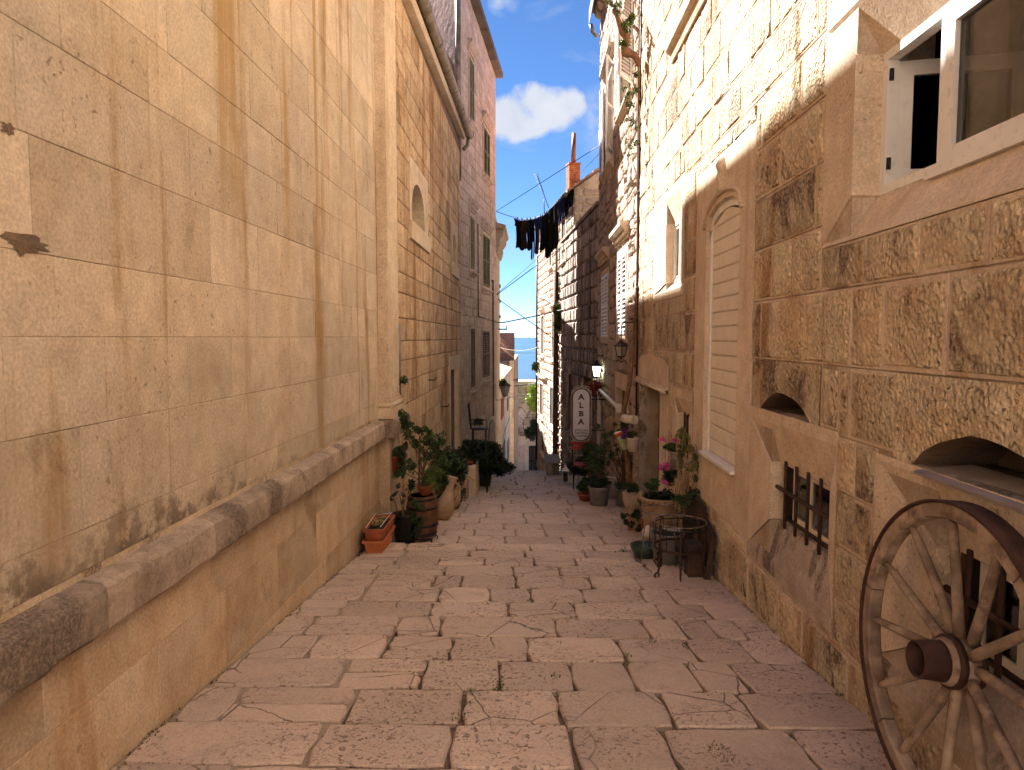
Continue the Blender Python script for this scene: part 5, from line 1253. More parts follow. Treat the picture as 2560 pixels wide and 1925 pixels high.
for k in range(7):
    v0 = gb+(gt+0.3-gb)*k/7; mb = MB(); mb.tone = random.random(); mb.fbox(FW, gl+1.5-3.1, gl+1.5-2.4, v0+0.02, v0+(gt+0.3-gb)/7-0.02, 0, 0.12); obj('arch_stone', mb, dressed, cw)
gt_o = thing('iron_gate', 'grey metal barred gate set in the archway of the far city wall', 'gate', FW.p((gl+gr)/2, gb, -0.2))
mb = MB(); mb.fbox(FW, gl-0.3, gr+0.3, gb, gt+0.3, -0.4, -0.35); obj('backing_sheet', mb, simple('gate_grey', (0.17,0.15,0.13), 0.6), gt_o)
for k in range(8):
    u = gl+0.1+(gr-gl-0.2)*k/7; mb = MB(); mb.fbox(FW, u-0.03, u+0.03, gb, gt-0.06, -0.3, -0.24); obj('bar', mb, black_iron, gt_o)
mb = MB(); mb.fbox(FW, gl+0.06, gr-0.06, (gb+gt)/2, (gb+gt)/2+0.08, -0.32, -0.22); mb.fbox(FW, gl+0.06, gr-0.06, gt-0.2, gt-0.1, -0.32, -0.22); obj('rail', mb, black_iron, gt_o)
mb = MB(); u, v = WU(1294, 1136); mb.fbox(FW, u-0.22, u+0.22, v-0.25, v+0.25, 0.05, 0.1); tag(obj('notice_board', mb, simple('faded_red_print', (0.50,0.12,0.08), 0.7, var=0.5, vs=6, alt=(0.55,0.45,0.36), altf=(0.45,0.55))), 'small faded red notice on the far city wall', 'notice')
mb = MB(); u, v = WU(1291, 1076); mb.fbox(FW, u-0.3, u+0.3, v-0.3, v+0.25, 0.03, 0.4); ac = tag(obj('wall_unit', mb, simple('grey_box', (0.22,0.19,0.16), 0.6)), 'grey box mounted on the far city wall above the red notice', 'box')
# ---------------------------------------------------------------- LEFT: houses far down
ph = thing('corbelled_house', 'narrow strip of a far left house with a carved corbelled eave above the alley', 'house', (-1.25, 25, gz(25)))
FK = Frame((-1.245, 24.85), (-1.235, 28.0), (1,0,0))
mb = MB(); mb.tone = .6; mb.prism([(-1.245,24.86,-6),(-1.235,28.0,-6),(-5,28.0,-6),(-5,25.5,-6)], (0,0,6+EYE+4.3)); obj('wall', mb, house_m, ph)
for k in range(6):
    mb = MB(); mb.tone = random.random(); u = 0.1+k*0.5
    P = [(0,3.0),(0.08,3.05),(0.16,3.3),(0.14,3.45),(0.26,3.6),(0.30,3.85),(0,3.85)]; mb.prism([FK.p(u, v, w) for w, v in P], FK.U*0.3); obj('corbel', mb, house_m, ph)
mb = MB(); mb.tone=.3; mb.hexa([FK.p(-0.05,3.86,-1), FK.p(3.2,3.86,-1), FK.p(3.2,3.86,0.34), FK.p(-0.05,3.86,0.34), FK.p(-0.05,4.35,-1), FK.p(3.2,4.35,-1), FK.p(3.2,3.98,0.36), FK.p(-0.05,3.98,0.36)]); obj('eave', mb, house_m, ph)
for y in (716, 753, 792): 
    q = ptY(1251, y, 27.5); mb = MB(); mb.tone=.5; mb.box((-1.3, 27.2, q.z-0.06), (q.x+0.02, 27.6, q.z+0.06)); obj('stone_bracket', mb, house_m, ph)
q = ptY(1250, 823, 27); mb = MB(); mb.tube([(-1.25, 27, q.z), (ptY(1266, 824, 27).x, 27, q.z)], 0.03, 5); mb.tube([(ptY(1266,824,27).x, 27, q.z-.05), (ptY(1266,824,27).x, 27, q.z+0.15)], 0.02, 5); obj('wire_bracket', mb, black_iron, ph)
# low house with white front and red shutters
wh = thing('white_front_house', 'low pale plastered house with red shutters behind the black left lamp', 'house', (-1.2, 29, gz(29)))
HZ = ptY(1256, 950, 30).z
A1 = Vector((ptY(1246, 950, 28.2).x, 28.2, -11)); B1 = Vector((ptY(1275, 950, 40).x, 40, -11))
FH = Frame((A1.x, A1.y), (B1.x, B1.y), (1,0,0))
mb = MB(); mb.prism([A1, B1, Vector((-6,40,-11)), Vector((-6,28.2,-11))], (0,0,11+HZ)); obj('wall', mb, plaster_w, wh)
mb = MB(); mb.tone=.6; mb.hexa([Vector((A1.x+0.12,28,HZ)), Vector((B1.x+0.12,40.2,HZ)), Vector((-6,40.2,HZ+1.6)), Vector((-6,28,HZ+1.6)), Vector((A1.x+0.12,28,HZ+0.1)), Vector((B1.x+0.12,40.2,HZ+0.1)), Vector((-6,40.2,HZ+1.7)), Vector((-6,28,HZ+1.7))]); obj('roof', mb, tile_m, wh)
for (x0, x1, yt, yb) in ((1251, 1257, 993, 1045), (1266, 1269, 995, 1025)):
    r = rectpx(FH, x0, x1, yt, yb); mb = MB(); mb.tone=.5; framebars(mb, FH, r[0]-0.06, r[1]+0.06, r[2]-0.06, r[3]+0.06, 0.02, 0.06, 0.05); wo = obj('window', mb, dressed, wh); louvre(wo, FH, r[0], r[1], r[2], r[3], 0.05, shut_red if x0 < 1260 else shut_dark, 2, 0.09)
for (x0, x1, yt, yb) in ((1255, 1261, 1110, 1150), (1268, 1271, 1100, 1150)):
    r = rectpx(FH, x0, x1, yt, yb); mb = MB(); mb.fbox(FH, r[0], r[1], r[2], r[3], 0, 0.03); obj('doorway', mb, shut_dark, wh)
mb = MB(); 
mb.tube([FH.p(*FH.px(1257, 1092), 0.05), FH.p(*FH.px(1273, 1045), 0.05)], 0.03, 4); obj('awning_cable', mb, wire_w, wh)
# farther house with purple-grey gable, tiled roof and a sunlit edge
pg = thing('tiled_gable_house', 'small far house with purplish gable and a sloping red tiled roof before the sea', 'house', (-1.1, 44, -8))
q1 = ptY(1286, 832, 44); q2 = ptY(1240, 832, 44)
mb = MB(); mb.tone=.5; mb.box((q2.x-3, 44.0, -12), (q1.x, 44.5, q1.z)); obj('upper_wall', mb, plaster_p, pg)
r1, r2 = ptY(1285, 897, 43.0), ptY(1246, 866, 43.0)
for k in range(9):
    mb = MB(); mb.tone = random.random(); t0, t1 = k/9, (k+0.92)/9; e0 = r2.lerp(r1, t0); e1 = r2.lerp(r1, t1)
    up0 = Vector((0, 0.9, 0.55))
    mb.hexa([e0, e1, e1+up0, e0+up0, e0+Vector((0,0,0.1)), e1+Vector((0,0,0.14)), e1+up0+Vector((0,0,0.14)), e0+up0+Vector((0,0,0.1))]); obj('tile_row', mb, tile_m, pg)
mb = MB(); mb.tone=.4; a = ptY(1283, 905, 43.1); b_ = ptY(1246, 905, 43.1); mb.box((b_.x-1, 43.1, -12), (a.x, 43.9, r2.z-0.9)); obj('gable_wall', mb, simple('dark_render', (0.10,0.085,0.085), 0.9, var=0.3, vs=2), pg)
mb = MB(); mb.tone=.4; a = ptY(1284, 905, 43.1); b_ = ptY(1273, 905, 43.1); mb.box((b_.x, 43.0, -12), (a.x+0.02, 58, r1.z-0.12)); obj('alley_wall', mb, chapel_m, pg)
q = ptY(1289, 950, 43); mb = MB(); mb.tube([q-Vector((0.15,0,0)), q+Vector((0.17,0,0))], 0.03, 4); mb.tube([q+Vector((0.12,0,-0.12)), q+Vector((0.12,0,0.12))], 0.03, 4); mb.tube([q+Vector((0.02,0,-0.1)), q+Vector((0.02,0,0.1))], 0.025, 4); tag(obj('cable_bracket', mb, black_iron), 'black wire bracket sticking out of the far left house against the sea', 'bracket')
# ================================================================ props
UPV = Vector((0,0,1))
def leafq(mb, c, d, n, L, W, fold=0.0):
    """one leaf: two triangles either side of a midrib"""
    s = d.cross(n)
    if s.length < 1e-4: s = d.cross(Vector((1,0,0)))
    s.normalize(); mb.tone = random.random()
    t = c+d*L; m = c+d*L*0.45+n*fold*L
    i = mb.add([c, m+s*W-n*fold*L*1.5, t, m-s*W-n*fold*L*1.5]); mb.face((i, i+1, i+2, i+3))
def rv(): 
    while True:
        v = Vector((J(1), J(1), J(1)))
        if 0.01 < v.length < 1: return v.normalized()
def bush(mb, c, rad, n, L, W=None, clumps=10, up=0.35, droop=0.0, spread=0.35):
    W = W or L*0.28; c = Vector(c); ks = []
    if c.y < 20: n = int(n*1.7); L *= 0.72; W *= 0.72; clumps = int(clumps*1.3)
    for k in range(clumps):
        v = rv(); r = random.random()**0.4*0.85; ks.append(Vector((c.x+v.x*rad[0]*r, c.y+v.y*rad[1]*r, c.z+v.z*rad[2]*r)))
    for i in range(n):
        k = random.choice(ks); v = rv()*random.random()**0.5*spread; p = k+Vector((v.x*rad[0], v.y*rad[1], v.z*rad[2])); out = (p-k); out = out.normalized() if out.length > 1e-5 else rv()
        d = (out*0.6+rv()*0.8+UPV*(up-droop)).normalized(); leafq(mb, p, d, rv(), L*random.uniform(0.6, 1.25), W*random.uniform(0.7, 1.2), 0.08)
    return ks
def stems(mb, base, tips, r, wob=0.03, seg=5, sides=4):
    base = Vector(base)
    for t in tips:
        t = Vector(t); n = seg; P = []
        for i in range(n+1):
            f = i/n; q = base.lerp(t, f); q = q+Vector((J(wob), J(wob), 0))*(1 if 0 < i < n else 0); q.z += 0.06*math.sin(f*math.pi)*(t-base).length; P.append(q)
        mb.tube(P, r, sides, caps=False, r1=r*0.4)
def pot(parent, c, r, h, mat, rb=0.72, name='pot', rim=0.012, rimh=0.03, seg=22, soil=True, squat=None):
    c = Vector(c); mb = MB(); b = r*rb
    mb.lathe(c, [(b, 0), (b+(r-b)*0.9, h-rimh-0.004), (r+rim*0.2, h-rimh), (r+rim, h-rimh+0.003), (r+rim, h-0.004), (r+rim-0.005, h), (r-0.006, h), (r-0.012, h-0.02), (r-0.02, h*0.75)], seg)
    o = obj(name, mb, mat, parent)
    if soil: mb = MB(); mb.lathe(c, [(0.0005, h-0.028), (r-0.008, h-0.03)], seg); obj('soil', mb, soil_m, parent)
    return o
def G3(x, y, dz=0): p = ptG(x, y); p.z += dz; return p
random.seed(1234)
# ---- wagon wheel leaning on the right wall
R_w = 0.613; Xw = 1.600
axisN = Vector((-math.cos(0.0644), 0.0038, math.sin(0.0644))).normalized(); wu = UPV.cross(axisN).normalized(); wu = wu if wu.y > 0 else -wu; wv = axisN.cross(wu).normalized()
if wv.z < 0: wv = -wv
wc_ = Vector((Xw, 2.618, EYE-1.2433)); wheel = thing('wagon_wheel', 'old wooden cart wheel with rusty iron tyre leaning on the right wall', 'wheel', (Xw-0.04, wc_.y, gz(wc_.y)))
def wp(a, r, d=0): return wc_ + wu*math.cos(a)*r + wv*math.sin(a)*r + axisN*d
NSP = 12; fel = 6; tw = 0.030; DISH = 0.062
for k in range(fel):     # felloes
    a0 = 2*math.pi*k/fel+0.15+0.006-math.pi/6*0; a1 = 2*math.pi*(k+1)/fel+0.15-0.006; mb = MB(); mb.tone = random.random(); n = 9; R_ = []; q = J(0.003)
    for i in range(n+1):
        a = a0+(a1-a0)*i/n; ro = R_w-0.010; ri = R_w-0.070+q
        R_.append(mb.add([wp(a, ri+0.006, tw), wp(a, ri, tw-0.008), wp(a, ri, -tw+0.008), wp(a, ri+0.006, -tw), wp(a, ro, -tw), wp(a, ro, tw-0.004), wp(a, ro-0.008, tw+J(0.0015))]))
    for i in range(n):
        for j in range(7): mb.face((R_[i]+j, R_[i+1]+j, R_[i+1]+(j+1) % 7, R_[i]+(j+1) % 7))
    mb.face([R_[0]+j for j in range(7)]); mb.face([R_[-1]+j for j in range(7)][::-1]); obj('felloe', mb, wood_w, wheel)
mb = MB(); mb.smooth = True; n = 96; ty = 0.037; R_ = []
for i in range(n):
    a = 2*math.pi*i/n; R_.append(mb.add([wp(a, R_w-0.008, ty), wp(a, R_w+0.002, ty+0.001), wp(a, R_w+0.002, -ty-0.02), wp(a, R_w-0.008, -ty-0.02)]))
for i in range(n):
    for j in range(4): A, B = R_[i], R_[(i+1) % n]; mb.face((A+j, B+j, B+(j+1) % 4, A+(j+1) % 4))
obj('iron_tyre', mb, rust_iron, wheel)
def spoke(a, st, pts_=None):
    mb = MB(); mb.tone = random.random()
    pts_ = pts_ or [wp(a, 0.07, -DISH+st), wp(a, 0.14, -DISH*0.85+st), wp(a, 0.25, -DISH*0.65+st*0.8), wp(a, 0.40, -DISH*0.35+st*0.4), wp(a, 0.50, -0.008), wp(a, R_w-0.062, 0)]
    mb.tube(pts_, [0.021, 0.022, 0.0205, 0.019, 0.0165, 0.014][:len(pts_)], 9); obj('spoke', mb, wood_w, wheel)
for k in range(NSP): spoke(2*math.pi*k/NSP-0.11, 0.010 if k % 2 else -0.008)
spoke(0, 0, [wp(-1.85, 0.07, -DISH-0.02), wp(-1.88, 0.20, -DISH-0.03), wp(-1.90, 0.31, -DISH-0.045)])
axw = (wu, wv, axisN); H0 = wc_-axisN*DISH
mb = MB(); mb.lathe(H0, [(0.045,-0.055),(0.075,-0.053),(0.088,-0.045),(0.096,-0.03),(0.096,0.045),(0.086,0.075),(0.075,0.085)], 26, ax=axw); obj('hub', mb, wood_w, wheel)
mb = MB(); mb.lathe(H0, [(0.098,0.035),(0.101,0.035),(0.101,0.062),(0.096,0.062)], 26, ax=axw); mb.lathe(H0, [(0.098,-0.035),(0.101,-0.035),(0.101,-0.015),(0.096,-0.015)], 26, ax=axw); obj('hub_band', mb, rust_iron, wheel)
mb = MB(); mb.lathe(H0, [(0.078,0.075),(0.076,0.10),(0.071,0.172),(0.069,0.178),(0.062,0.178),(0.058,0.168),(0.05,0.12),(0.049,0.08),(0.0008,0.08)], 26, ax=axw); obj('nave_box', mb, rust_iron, wheel)
# ---- ring stands by the near right wall
def ring_stand(name, label, c, h, R0, R1, legs, mat, scroll=True, mid=True):
    t = thing(name, label, 'plant stand', c, 'iron plant stands by the right wall'); c = Vector(c); top = c+UPV*h
    mb = MB(); mb.ring(top, R0, 0.007, 40, 6); obj('top_ring', mb, grey_iron, t)
    if mid: mb = MB(); mb.ring(top-UPV*0.035, R0+0.012, 0.006, 40, 6); obj('top_ring', mb, mat, t)
    zb = 0.20*h/0.5 if scroll else 0.01
    mb = MB(); n = 40; Rb = R0*0.98 if scroll else R1
    if scroll:
        for i in range(n):
            a, b = 2*math.pi*i/n, 2*math.pi*(i+1)/n; z0 = h*0.50
            def q(a, r, z): return c+Vector((math.cos(a)*r, math.sin(a)*r, z))
            mb.hexa([q(a,Rb,z0), q(b,Rb,z0), q(b,Rb+0.004,z0), q(a,Rb+0.004,z0), q(a,Rb,z0+0.026), q(b,Rb,z0+0.026), q(b,Rb+0.004,z0+0.026), q(a,Rb+0.004,z0+0.026)])
        obj('band', mb, rust_iron, t)
    else: mb.ring(c+UPV*0.012, R1, 0.008, 44, 6); obj('foot_ring', mb, grey_iron, t)
    for a in legs:
        d = Vector((math.cos(a), math.sin(a), 0)); s = Vector((-d.y, d.x, 0)); mb = MB()
        if scroll:
            P = [top+d*R0, c+d*(R0+0.015)+UPV*h*0.75, c+d*(R0+0.01)+UPV*h*0.5, c+d*(R0-0.005)+UPV*h*0.3, c+d*(R0+0.015)+UPV*0.12, c+d*(R0+0.045)+UPV*0.05]
            mb.tube(P, [0.008,0.009,0.011,0.011,0.010,0.009], 6)
            for i in range(14):    # twist beads along the leg
                f = i/14; q = P[2].lerp(P[4], f)+s*0.007*math.sin(i*1.6)+d*0.006*math.cos(i*1.6)
                mb.obox(q, d, s, UPV, 0.008, 0.008, 0.008)
            cc = c+d*(R0+0.05)+UPV*0.036; mb.ring(cc, 0.028, 0.007, 18, 6, tilt=(d, UPV), a0=-3.6, a1=2.0)
            mb.tube([P[4]-d*0.02, P[4]+d*0.03+UPV*0.004], 0.011, 6)
        else: mb.tube([top+d*R0, c+d*R1+UPV*0.012], 0.0065, 6)
        obj('leg', mb, rust_iron if scroll else mat, t)
    if scroll:   # vertical rods of the basket
        for a in [i*math.pi/5+0.2 for i in range(10)]:
            d = Vector((math.cos(a), math.sin(a), 0)); mb = MB(); mb.tube([top+d*R0, c+d*(Rb+0.002)+UPV*h*0.5], 0.004, 5); obj('rod', mb, black_iron, t)
    return t
s1 = ptY(1706, 1304, 6.45); g1_ = gz(6.45)
ring_stand('plant_stand', 'empty black wrought-iron plant stand with scroll feet, nearest the camera by the right wall', (s1.x-0.02, 6.45, g1_), s1.z-g1_, 0.242, 0.2, [-2.55, -1.75, -0.75, 0.6, 2.2], black_iron)
s2 = ptY(1655, 1274, 7.0); g2_ = gz(7.0)
ring_stand('wire_stand', 'tall steel wire ring stand standing behind the scroll-footed black one', (s2.x, 7.0, g2_), s2.z-g2_, 0.21, 0.27, [-2.6, -1.2, 0.3, 1.9], grey_iron, scroll=False, mid=False)
t = thing('zinc_bucket', 'dull zinc bucket standing on the slabs inside the iron stands', 'bucket', (1.42, 6.95, gz(6.95))); pot(t, (1.40, 6.95, gz(6.95)), 0.165, 0.31, zinc, 0.82, 'bucket', 0.008, 0.02, soil=True)
# ---- dark board leaning on the wall behind the stands
lb = thing('leaning_board', 'tall blackened wooden board leaning against the right wall behind the stands', 'board', (1.66, 6.7, gz(6.7)))
for k in range(3):
    y0 = 6.24+k*0.36; y1 = y0+0.355; mb = MB(); mb.tone = random.random(); z0 = gz(6.6)-0.06; z1 = ptX(1760, 1268, 1.68).z+[-0.12, 0.0, 0.03][k]
    mb.hexa([(1.585,y0,z0),(1.625,y0,z0),(1.625,y1,z0),(1.585,y1,z0),(1.665,y0,z1-(0.05 if k == 0 else 0)),(1.705,y0,z1-(0.05 if k == 0 else 0)),(1.705,y1,z1+0.03),(1.665,y1,z1+0.03)]); obj('board', mb, board_m, lb)
mb = MB(); mb.box((1.47,6.32,gz(6.3)-0.02),(1.60,6.5,gz(6.3)+0.30)); tag(obj('dark_post', mb, board_m), 'short black post at the foot of the leaning board', 'post')
mb = MB(); mb.box((1.45,7.25,gz(7.2)-0.02),(1.53,7.33,gz(7.2)+0.09)); tag(obj('small_block', mb, terra_p), 'small pale brown block between the bucket and the leaning board', 'block')
# ---- big pale pot with rope rim, flowers and a climbing shrub
bp = ptY(1652, 1240, 7.75); gq = gz(7.75); H_ = bp.z-gq
bpt = thing('rope_rim_pot', 'big pale clay pot with a rope-pattern rim holding magenta flowers', 'pot', (bp.x-0.02, 7.75, gq))
mb = MB(); c0 = Vector((bp.x+0.005, 7.75, gq)); mb.lathe(c0, [(0.15,0),(0.155,0.02),(0.20,H_*0.5),(0.225,H_*0.86),(0.23,H_*0.9),(0.245,H_*0.94),(0.245,H_),(0.215,H_),(0.205,H_-0.04)], 30); po = obj('pot', mb, terra_p, bpt)
for k in range(26):
    a = 2*math.pi*k/26; d = Vector((math.cos(a), math.sin(a), 0)); s = Vector((-d.y, d.x, 0)); mb = MB(); cc = c0+d*0.245+UPV*(H_*0.955)
    mb.tube([cc-s*0.030-UPV*0.016, cc+d*0.010, cc+s*0.030+UPV*0.016], [0.008, 0.015, 0.008], 6); obj('rope_strand', mb, terra_p, po)
mb = MB(); mb.lathe(c0, [(0.0005, H_-0.03),(0.21, H_-0.03)], 24); obj('soil', mb, soil_m, bpt)
mb = MB(); cF = ptY(1672, 1185, 7.7); bush(mb, cF, (0.13,0.12,0.13), 900, 0.035, 0.010, 9); obj('foliage', mb, leaf_d, bpt)
mb = MB(); bush(mb, ptY(1632, 1212, 7.7), (0.08,0.08,0.06), 260, 0.05, 0.013, 5); obj('foliage', mb, leaf_m, bpt)
def blossoms(parent, pts, mat, r=0.028, pet=10):
    for p in pts:
        mb = MB(); n = (Vector((0,-0.8,0.6))+rv()*0.4).normalized(); x = n.cross(UPV).normalized(); y = x.cross(n)
        for k in range(pet):
            a = 2*math.pi*k/pet; d = (x*math.cos(a)+y*math.sin(a)+n*0.25).normalized(); leafq(mb, p, d, n, r, r*0.3)
        obj('blossom', mb, mat, parent)
mb = MB(); bush(mb, c0+UPV*(H_+0.01), (0.17,0.17,0.05), 420, 0.05, 0.012, 10); obj('low_foliage', mb, leaf_d, bpt)
blossoms(bpt, [ptY(x, y, 7.55) for x, y in ((1653,1166),(1662,1161),(1672,1164),(1680,1168),(1668,1172),(1658,1205),(1664,1208),(1676,1163),(1686,1162),(1651,1172))], pink_f, 0.034)
# climbing shrub with pale tangled stems
cs = thing('tangled_shrub', 'tall wispy shrub of pale tangled stems behind the black stand', 'shrub', (1.55, 7.1, gz(7.1)))
mb = MB(); b0 = ptY(1690, 1330, 7.1); tips = [ptY(x, y, 7.1+J(0.2)) for x, y in ((1700,1075),(1712,1070),(1725,1085),(1738,1110),(1745,1140),(1735,1170),(1722,1120),(1708,1140),(1750,1205),(1742,1240),(1690,1110),(1715,1180),(1730,1220),(1698,1200),(1755,1180))]
stems(mb, b0, tips, 0.006, 0.035, 7)
for k in range(26):
    a = random.choice(tips); b = random.choice(tips); m = (a+b)/2+Vector((J(0.08), J(0.08), -abs(J(0.15)))); mb.tube([a, m, b], 0.0025, 3, caps=False)
obj('stems', mb, dry_m, cs)
mb = MB()
for q, n, r in (((1700,1082),260,0.06),((1712,1100),220,0.06),((1722,1120),200,0.06),((1735,1150),200,0.06),((1742,1170),200,0.06),((1700,1140),140,0.05),((1738,1195),120,0.05),((1722,1170),90,0.06)):
    bush(mb, ptY(*q, 7.1), (r,r,r*1.1), n, 0.028, 0.007, 5)
obj('foliage', mb, leaf_y, cs)
mb = MB()
for q in ((1712,1260),(1725,1245),(1700,1250),(1738,1235)): bush(mb, ptY(*q, 7.0), (0.06,0.06,0.05), 120, 0.05, 0.008, 4)
obj('low_foliage', mb, leaf_m, cs)
# ---- pot hung on the wall
hp = ptX(1692, 1128, 1.60); t = thing('wall_pot', 'galvanised pot of magenta flowers hung on the wall beside the tall white shutter', 'pot', (1.60, hp.y, hp.z-0.19)); pot(t, (1.60, hp.y, hp.z-0.19), 0.082, 0.19, zinc, 0.85, 'pot', 0.006, 0.015)
mb = MB(); mb.tube([(1.60, hp.y, hp.z), (1.70, hp.y, hp.z+0.02), (1.74, hp.y, hp.z+0.02)], 0.006, 5); obj('hook', mb, black_iron, t)
mb = MB(); bush(mb, (1.59, hp.y, hp.z+0.04), (0.12,0.10,0.06), 500, 0.035, 0.009, 8); stems(mb, (1.6, hp.y, hp.z), [ptY(1652,1108,hp.y), ptY(1690,1105,hp.y), ptY(1662,1118,hp.y)], 0.003); bush(mb, ptY(1664, 1116, hp.y), (0.05,0.04,0.03), 150, 0.03, 0.008, 3); obj('foliage', mb, leaf_m, t)
blossoms(t, [ptY(x, y, hp.y-0.08) for x, y in ((1650,1100),(1656,1097),(1661,1102),(1684,1100),(1690,1097),(1694,1102),(1688,1104))], pink_f, 0.026)
# ---- small things at the pots' feet
mb = MB(); q = G3(1612, 1392); mb.lathe(q, [(0.10,0),(0.15,0.10),(0.155,0.13),(0.145,0.13),(0.13,0.08),(0.001,0.07)], 22); tag(obj('green_bowl', mb, simple('dark_green_glaze', (0.03,0.06,0.045), 0.35)), 'dark green bowl on the slabs left of the zinc bucket', 'bowl')
mb = MB(); q = G3(1620, 1372, 0.12); mb.lathe(q, [(0.01,0),(0.06,0.02),(0.075,0.07),(0.05,0.11),(0.02,0.14),(0.001,0.15)], 14); tag(obj('white_shell', mb, simple('shell_white', (0.6,0.5,0.45), 0.5, bump=0.4, bs=20)), 'large pale sea shell set among the pots by the ring stands', 'shell')
t = thing('brown_clay_pot', 'small brown clay pot in the shade behind the wire stand', 'pot', G3(1614, 1345)); pot(t, G3(1614, 1345, 0.10), 0.07, 0.14, terra, 0.7)
# ---- stone planter with trailing plant by the wooden post
sp = thing('stone_planter', 'pale weathered stone planter with a trailing plant beside the wooden post', 'planter', (1.48, 9.3, gz(9.3)))
mb = MB(); q = Vector((1.42, 9.3, gz(9.3))); mb.lathe(q, [(0.09,0),(0.08,0.12),(0.12,0.3),(0.16,0.42),(0.165,0.52),(0.14,0.53),(0.12,0.5)], 16); obj('planter', mb, amph_m, sp)
mb = MB(); kk = []
for x, y, r, n in ((1580,1225,0.10,500),(1600,1250,0.07,300),(1588,1290,0.07,260),(1570,1310,0.06,200),(1550,1345,0.05,200),(1540,1360,0.06,220),(1560,1290,0.05,120),(1600,1320,0.06,200)):
    bush(mb, ptY(x, y, 9.1), (r*1.2,r,r), n, 0.04, 0.011, 4)
obj('foliage', mb, leaf_m, sp)
mb = MB(); stems(mb, ptY(1580,1240,9.2), [ptY(x,y,9.1) for x,y in ((1545,1350),(1535,1365),(1600,1310),(1590,1290))], 0.004); obj('stems', mb, dry_m, sp)
# ---- wooden post with three hanging pots, white canister
pst = thing('wooden_post', 'upright weathered wooden post against the corner between the right-hand houses', 'post', (1.64, 10.6, gz(10.6)))
xa = ptY(1588, 1100, 10.6).x; mb = MB(); mb.tone=.6; mb.box((xa-0.03, 10.58, gz(10.6)-0.03), (xa+0.045, 10.64, ptY(1590, 1040, 10.6).z)); obj('post', mb, wood_w, pst)
mb = MB(); a, b = ptY(1556, 1046, 10.9), ptY(1586, 1050, 10.5); mb.tube([a, a.lerp(b, .15), b], [0.04, 0.068, 0.068], 16); wc2 = tag(obj('rolled_canister', mb, ivory_m), 'ivory cylinder lying horizontally on top of the wooden post', 'canister')
mb = MB(); 
for f in (0.45, 0.7, 0.9): mb.ring(a.lerp(b, f), 0.070, 0.004, 16, 4, tilt=(Vector((0,1,0)), UPV))
obj('strap', mb, zinc, wc2)
q = ptY(1581, 1128, 10.4); t = thing('metal_pot', 'white ribbed metal pot hanging on the post, nearest of the three', 'pot', q); pot(t, q, 0.095, 0.21, ivory_m, 0.72, 'pot', 0.005, 0.015)
mb = MB(); bush(mb, q+Vector((-0.01,0,0.24)), (0.11,0.09,0.07), 420, 0.04, 0.010, 7); obj('foliage', mb, leaf_m, t)
q = ptY(1566, 1122, 10.6); t = thing('pale_green_pot', 'pale green hanging pot full of violet flowers on the wooden post', 'pot', q)
mb = MB(); ax_ = Vector((-0.35, 0, 1)).normalized(); sx = Vector((0,1,0)).cross(ax_); mb.lathe(q, [(0.06,0),(0.08,0.18),(0.085,0.2),(0.075,0.2)], 18, ax=(sx, Vector((0,1,0)), ax_)); obj('pot', mb, green_pot, t)
mb = MB(); cf = ptY(1562, 1086, 10.4); bush(mb, cf, (0.09,0.07,0.10), 300, 0.02, 0.012, 8); obj('violet_flowers', mb, purple_f, t)
q = ptY(1552, 1100, 10.8); t = thing('orange_pot', 'bright orange hanging pot half hidden behind the violet flowers', 'pot', q)
mb = MB(); mb.lathe(q, [(0.05,0),(0.075,0.12),(0.08,0.13),(0.07,0.13)], 16, ax=(sx, Vector((0,1,0)), ax_)); obj('pot', mb, orange_pot, t)
mb = MB(); bush(mb, q+Vector((0.06,0,0.2)), (0.09,0.08,0.09), 300, 0.04, 0.01, 6); obj('foliage', mb, leaf_m, t)
# ---- climbing vine: bare trunk up the corner, gnarled branch and leaves high up
vn = thing('climbing_vine', 'old vine whose bare trunk climbs the corner and spreads gnarled branches high above', 'vine', (1.55, 11.0, gz(11)))
P = [ptY(1579,1262,11.0), ptY(1574,1200,11.0), ptY(1566,1130,11.0), ptY(1559,1080,11.0), ptY(1556,1045,11.0), ptY(1564,1005,11.0), ptY(1574,955,11.0), ptY(1580,905,11.0), ptY(1584,860,11.05)]
mb = MB(); mb.tube(P, [0.055,0.05,0.045,0.042,0.04,0.038,0.036,0.035,0.03], 9); obj('trunk', mb, trunk_m, vn)
P = [ptY(1584,862,11.1), ptX(1592,700,1.71), ptX(1594,500,1.71), ptX(1596,300,1.70), ptX(1596,165,1.66)]
mb = MB(); mb.tube(P, [0.018,0.014,0.014,0.018,0.03], 6); obj('climbing_stem', mb, trunk_m, vn)
B = [(1597,165),(1594,150),(1586,138),(1574,134),(1563,132),(1560,122),(1566,108),(1566,92),(1556,80),(1551,66),(1545,48),(1538,30),(1530,12),(1520,-10)]
P = [ptY(x, y, 10.9) for x, y in B]; mb = MB(); mb.tube(P, [0.035,0.05,0.055,0.06,0.075,0.06,0.055,0.06,0.055,0.045,0.035,0.03,0.026,0.02], 9); obj('branch', mb, trunk_m, vn)
mb = MB(); stems(mb, ptY(1590,160,10.95), [ptY(x,y,10.9) for x,y in ((1575,230),(1566,215),(1582,262),(1570,300),(1572,400),(1586,430))], 0.006, 0.03, 8)
P = [ptX(x, y, 1.70) for x, y in ((1570,300),(1571,340),(1574,380),(1580,405),(1589,430))]; mb.tube(P, 0.008, 5); obj('hanging_stems', mb, dry_m, vn)
mb = MB()
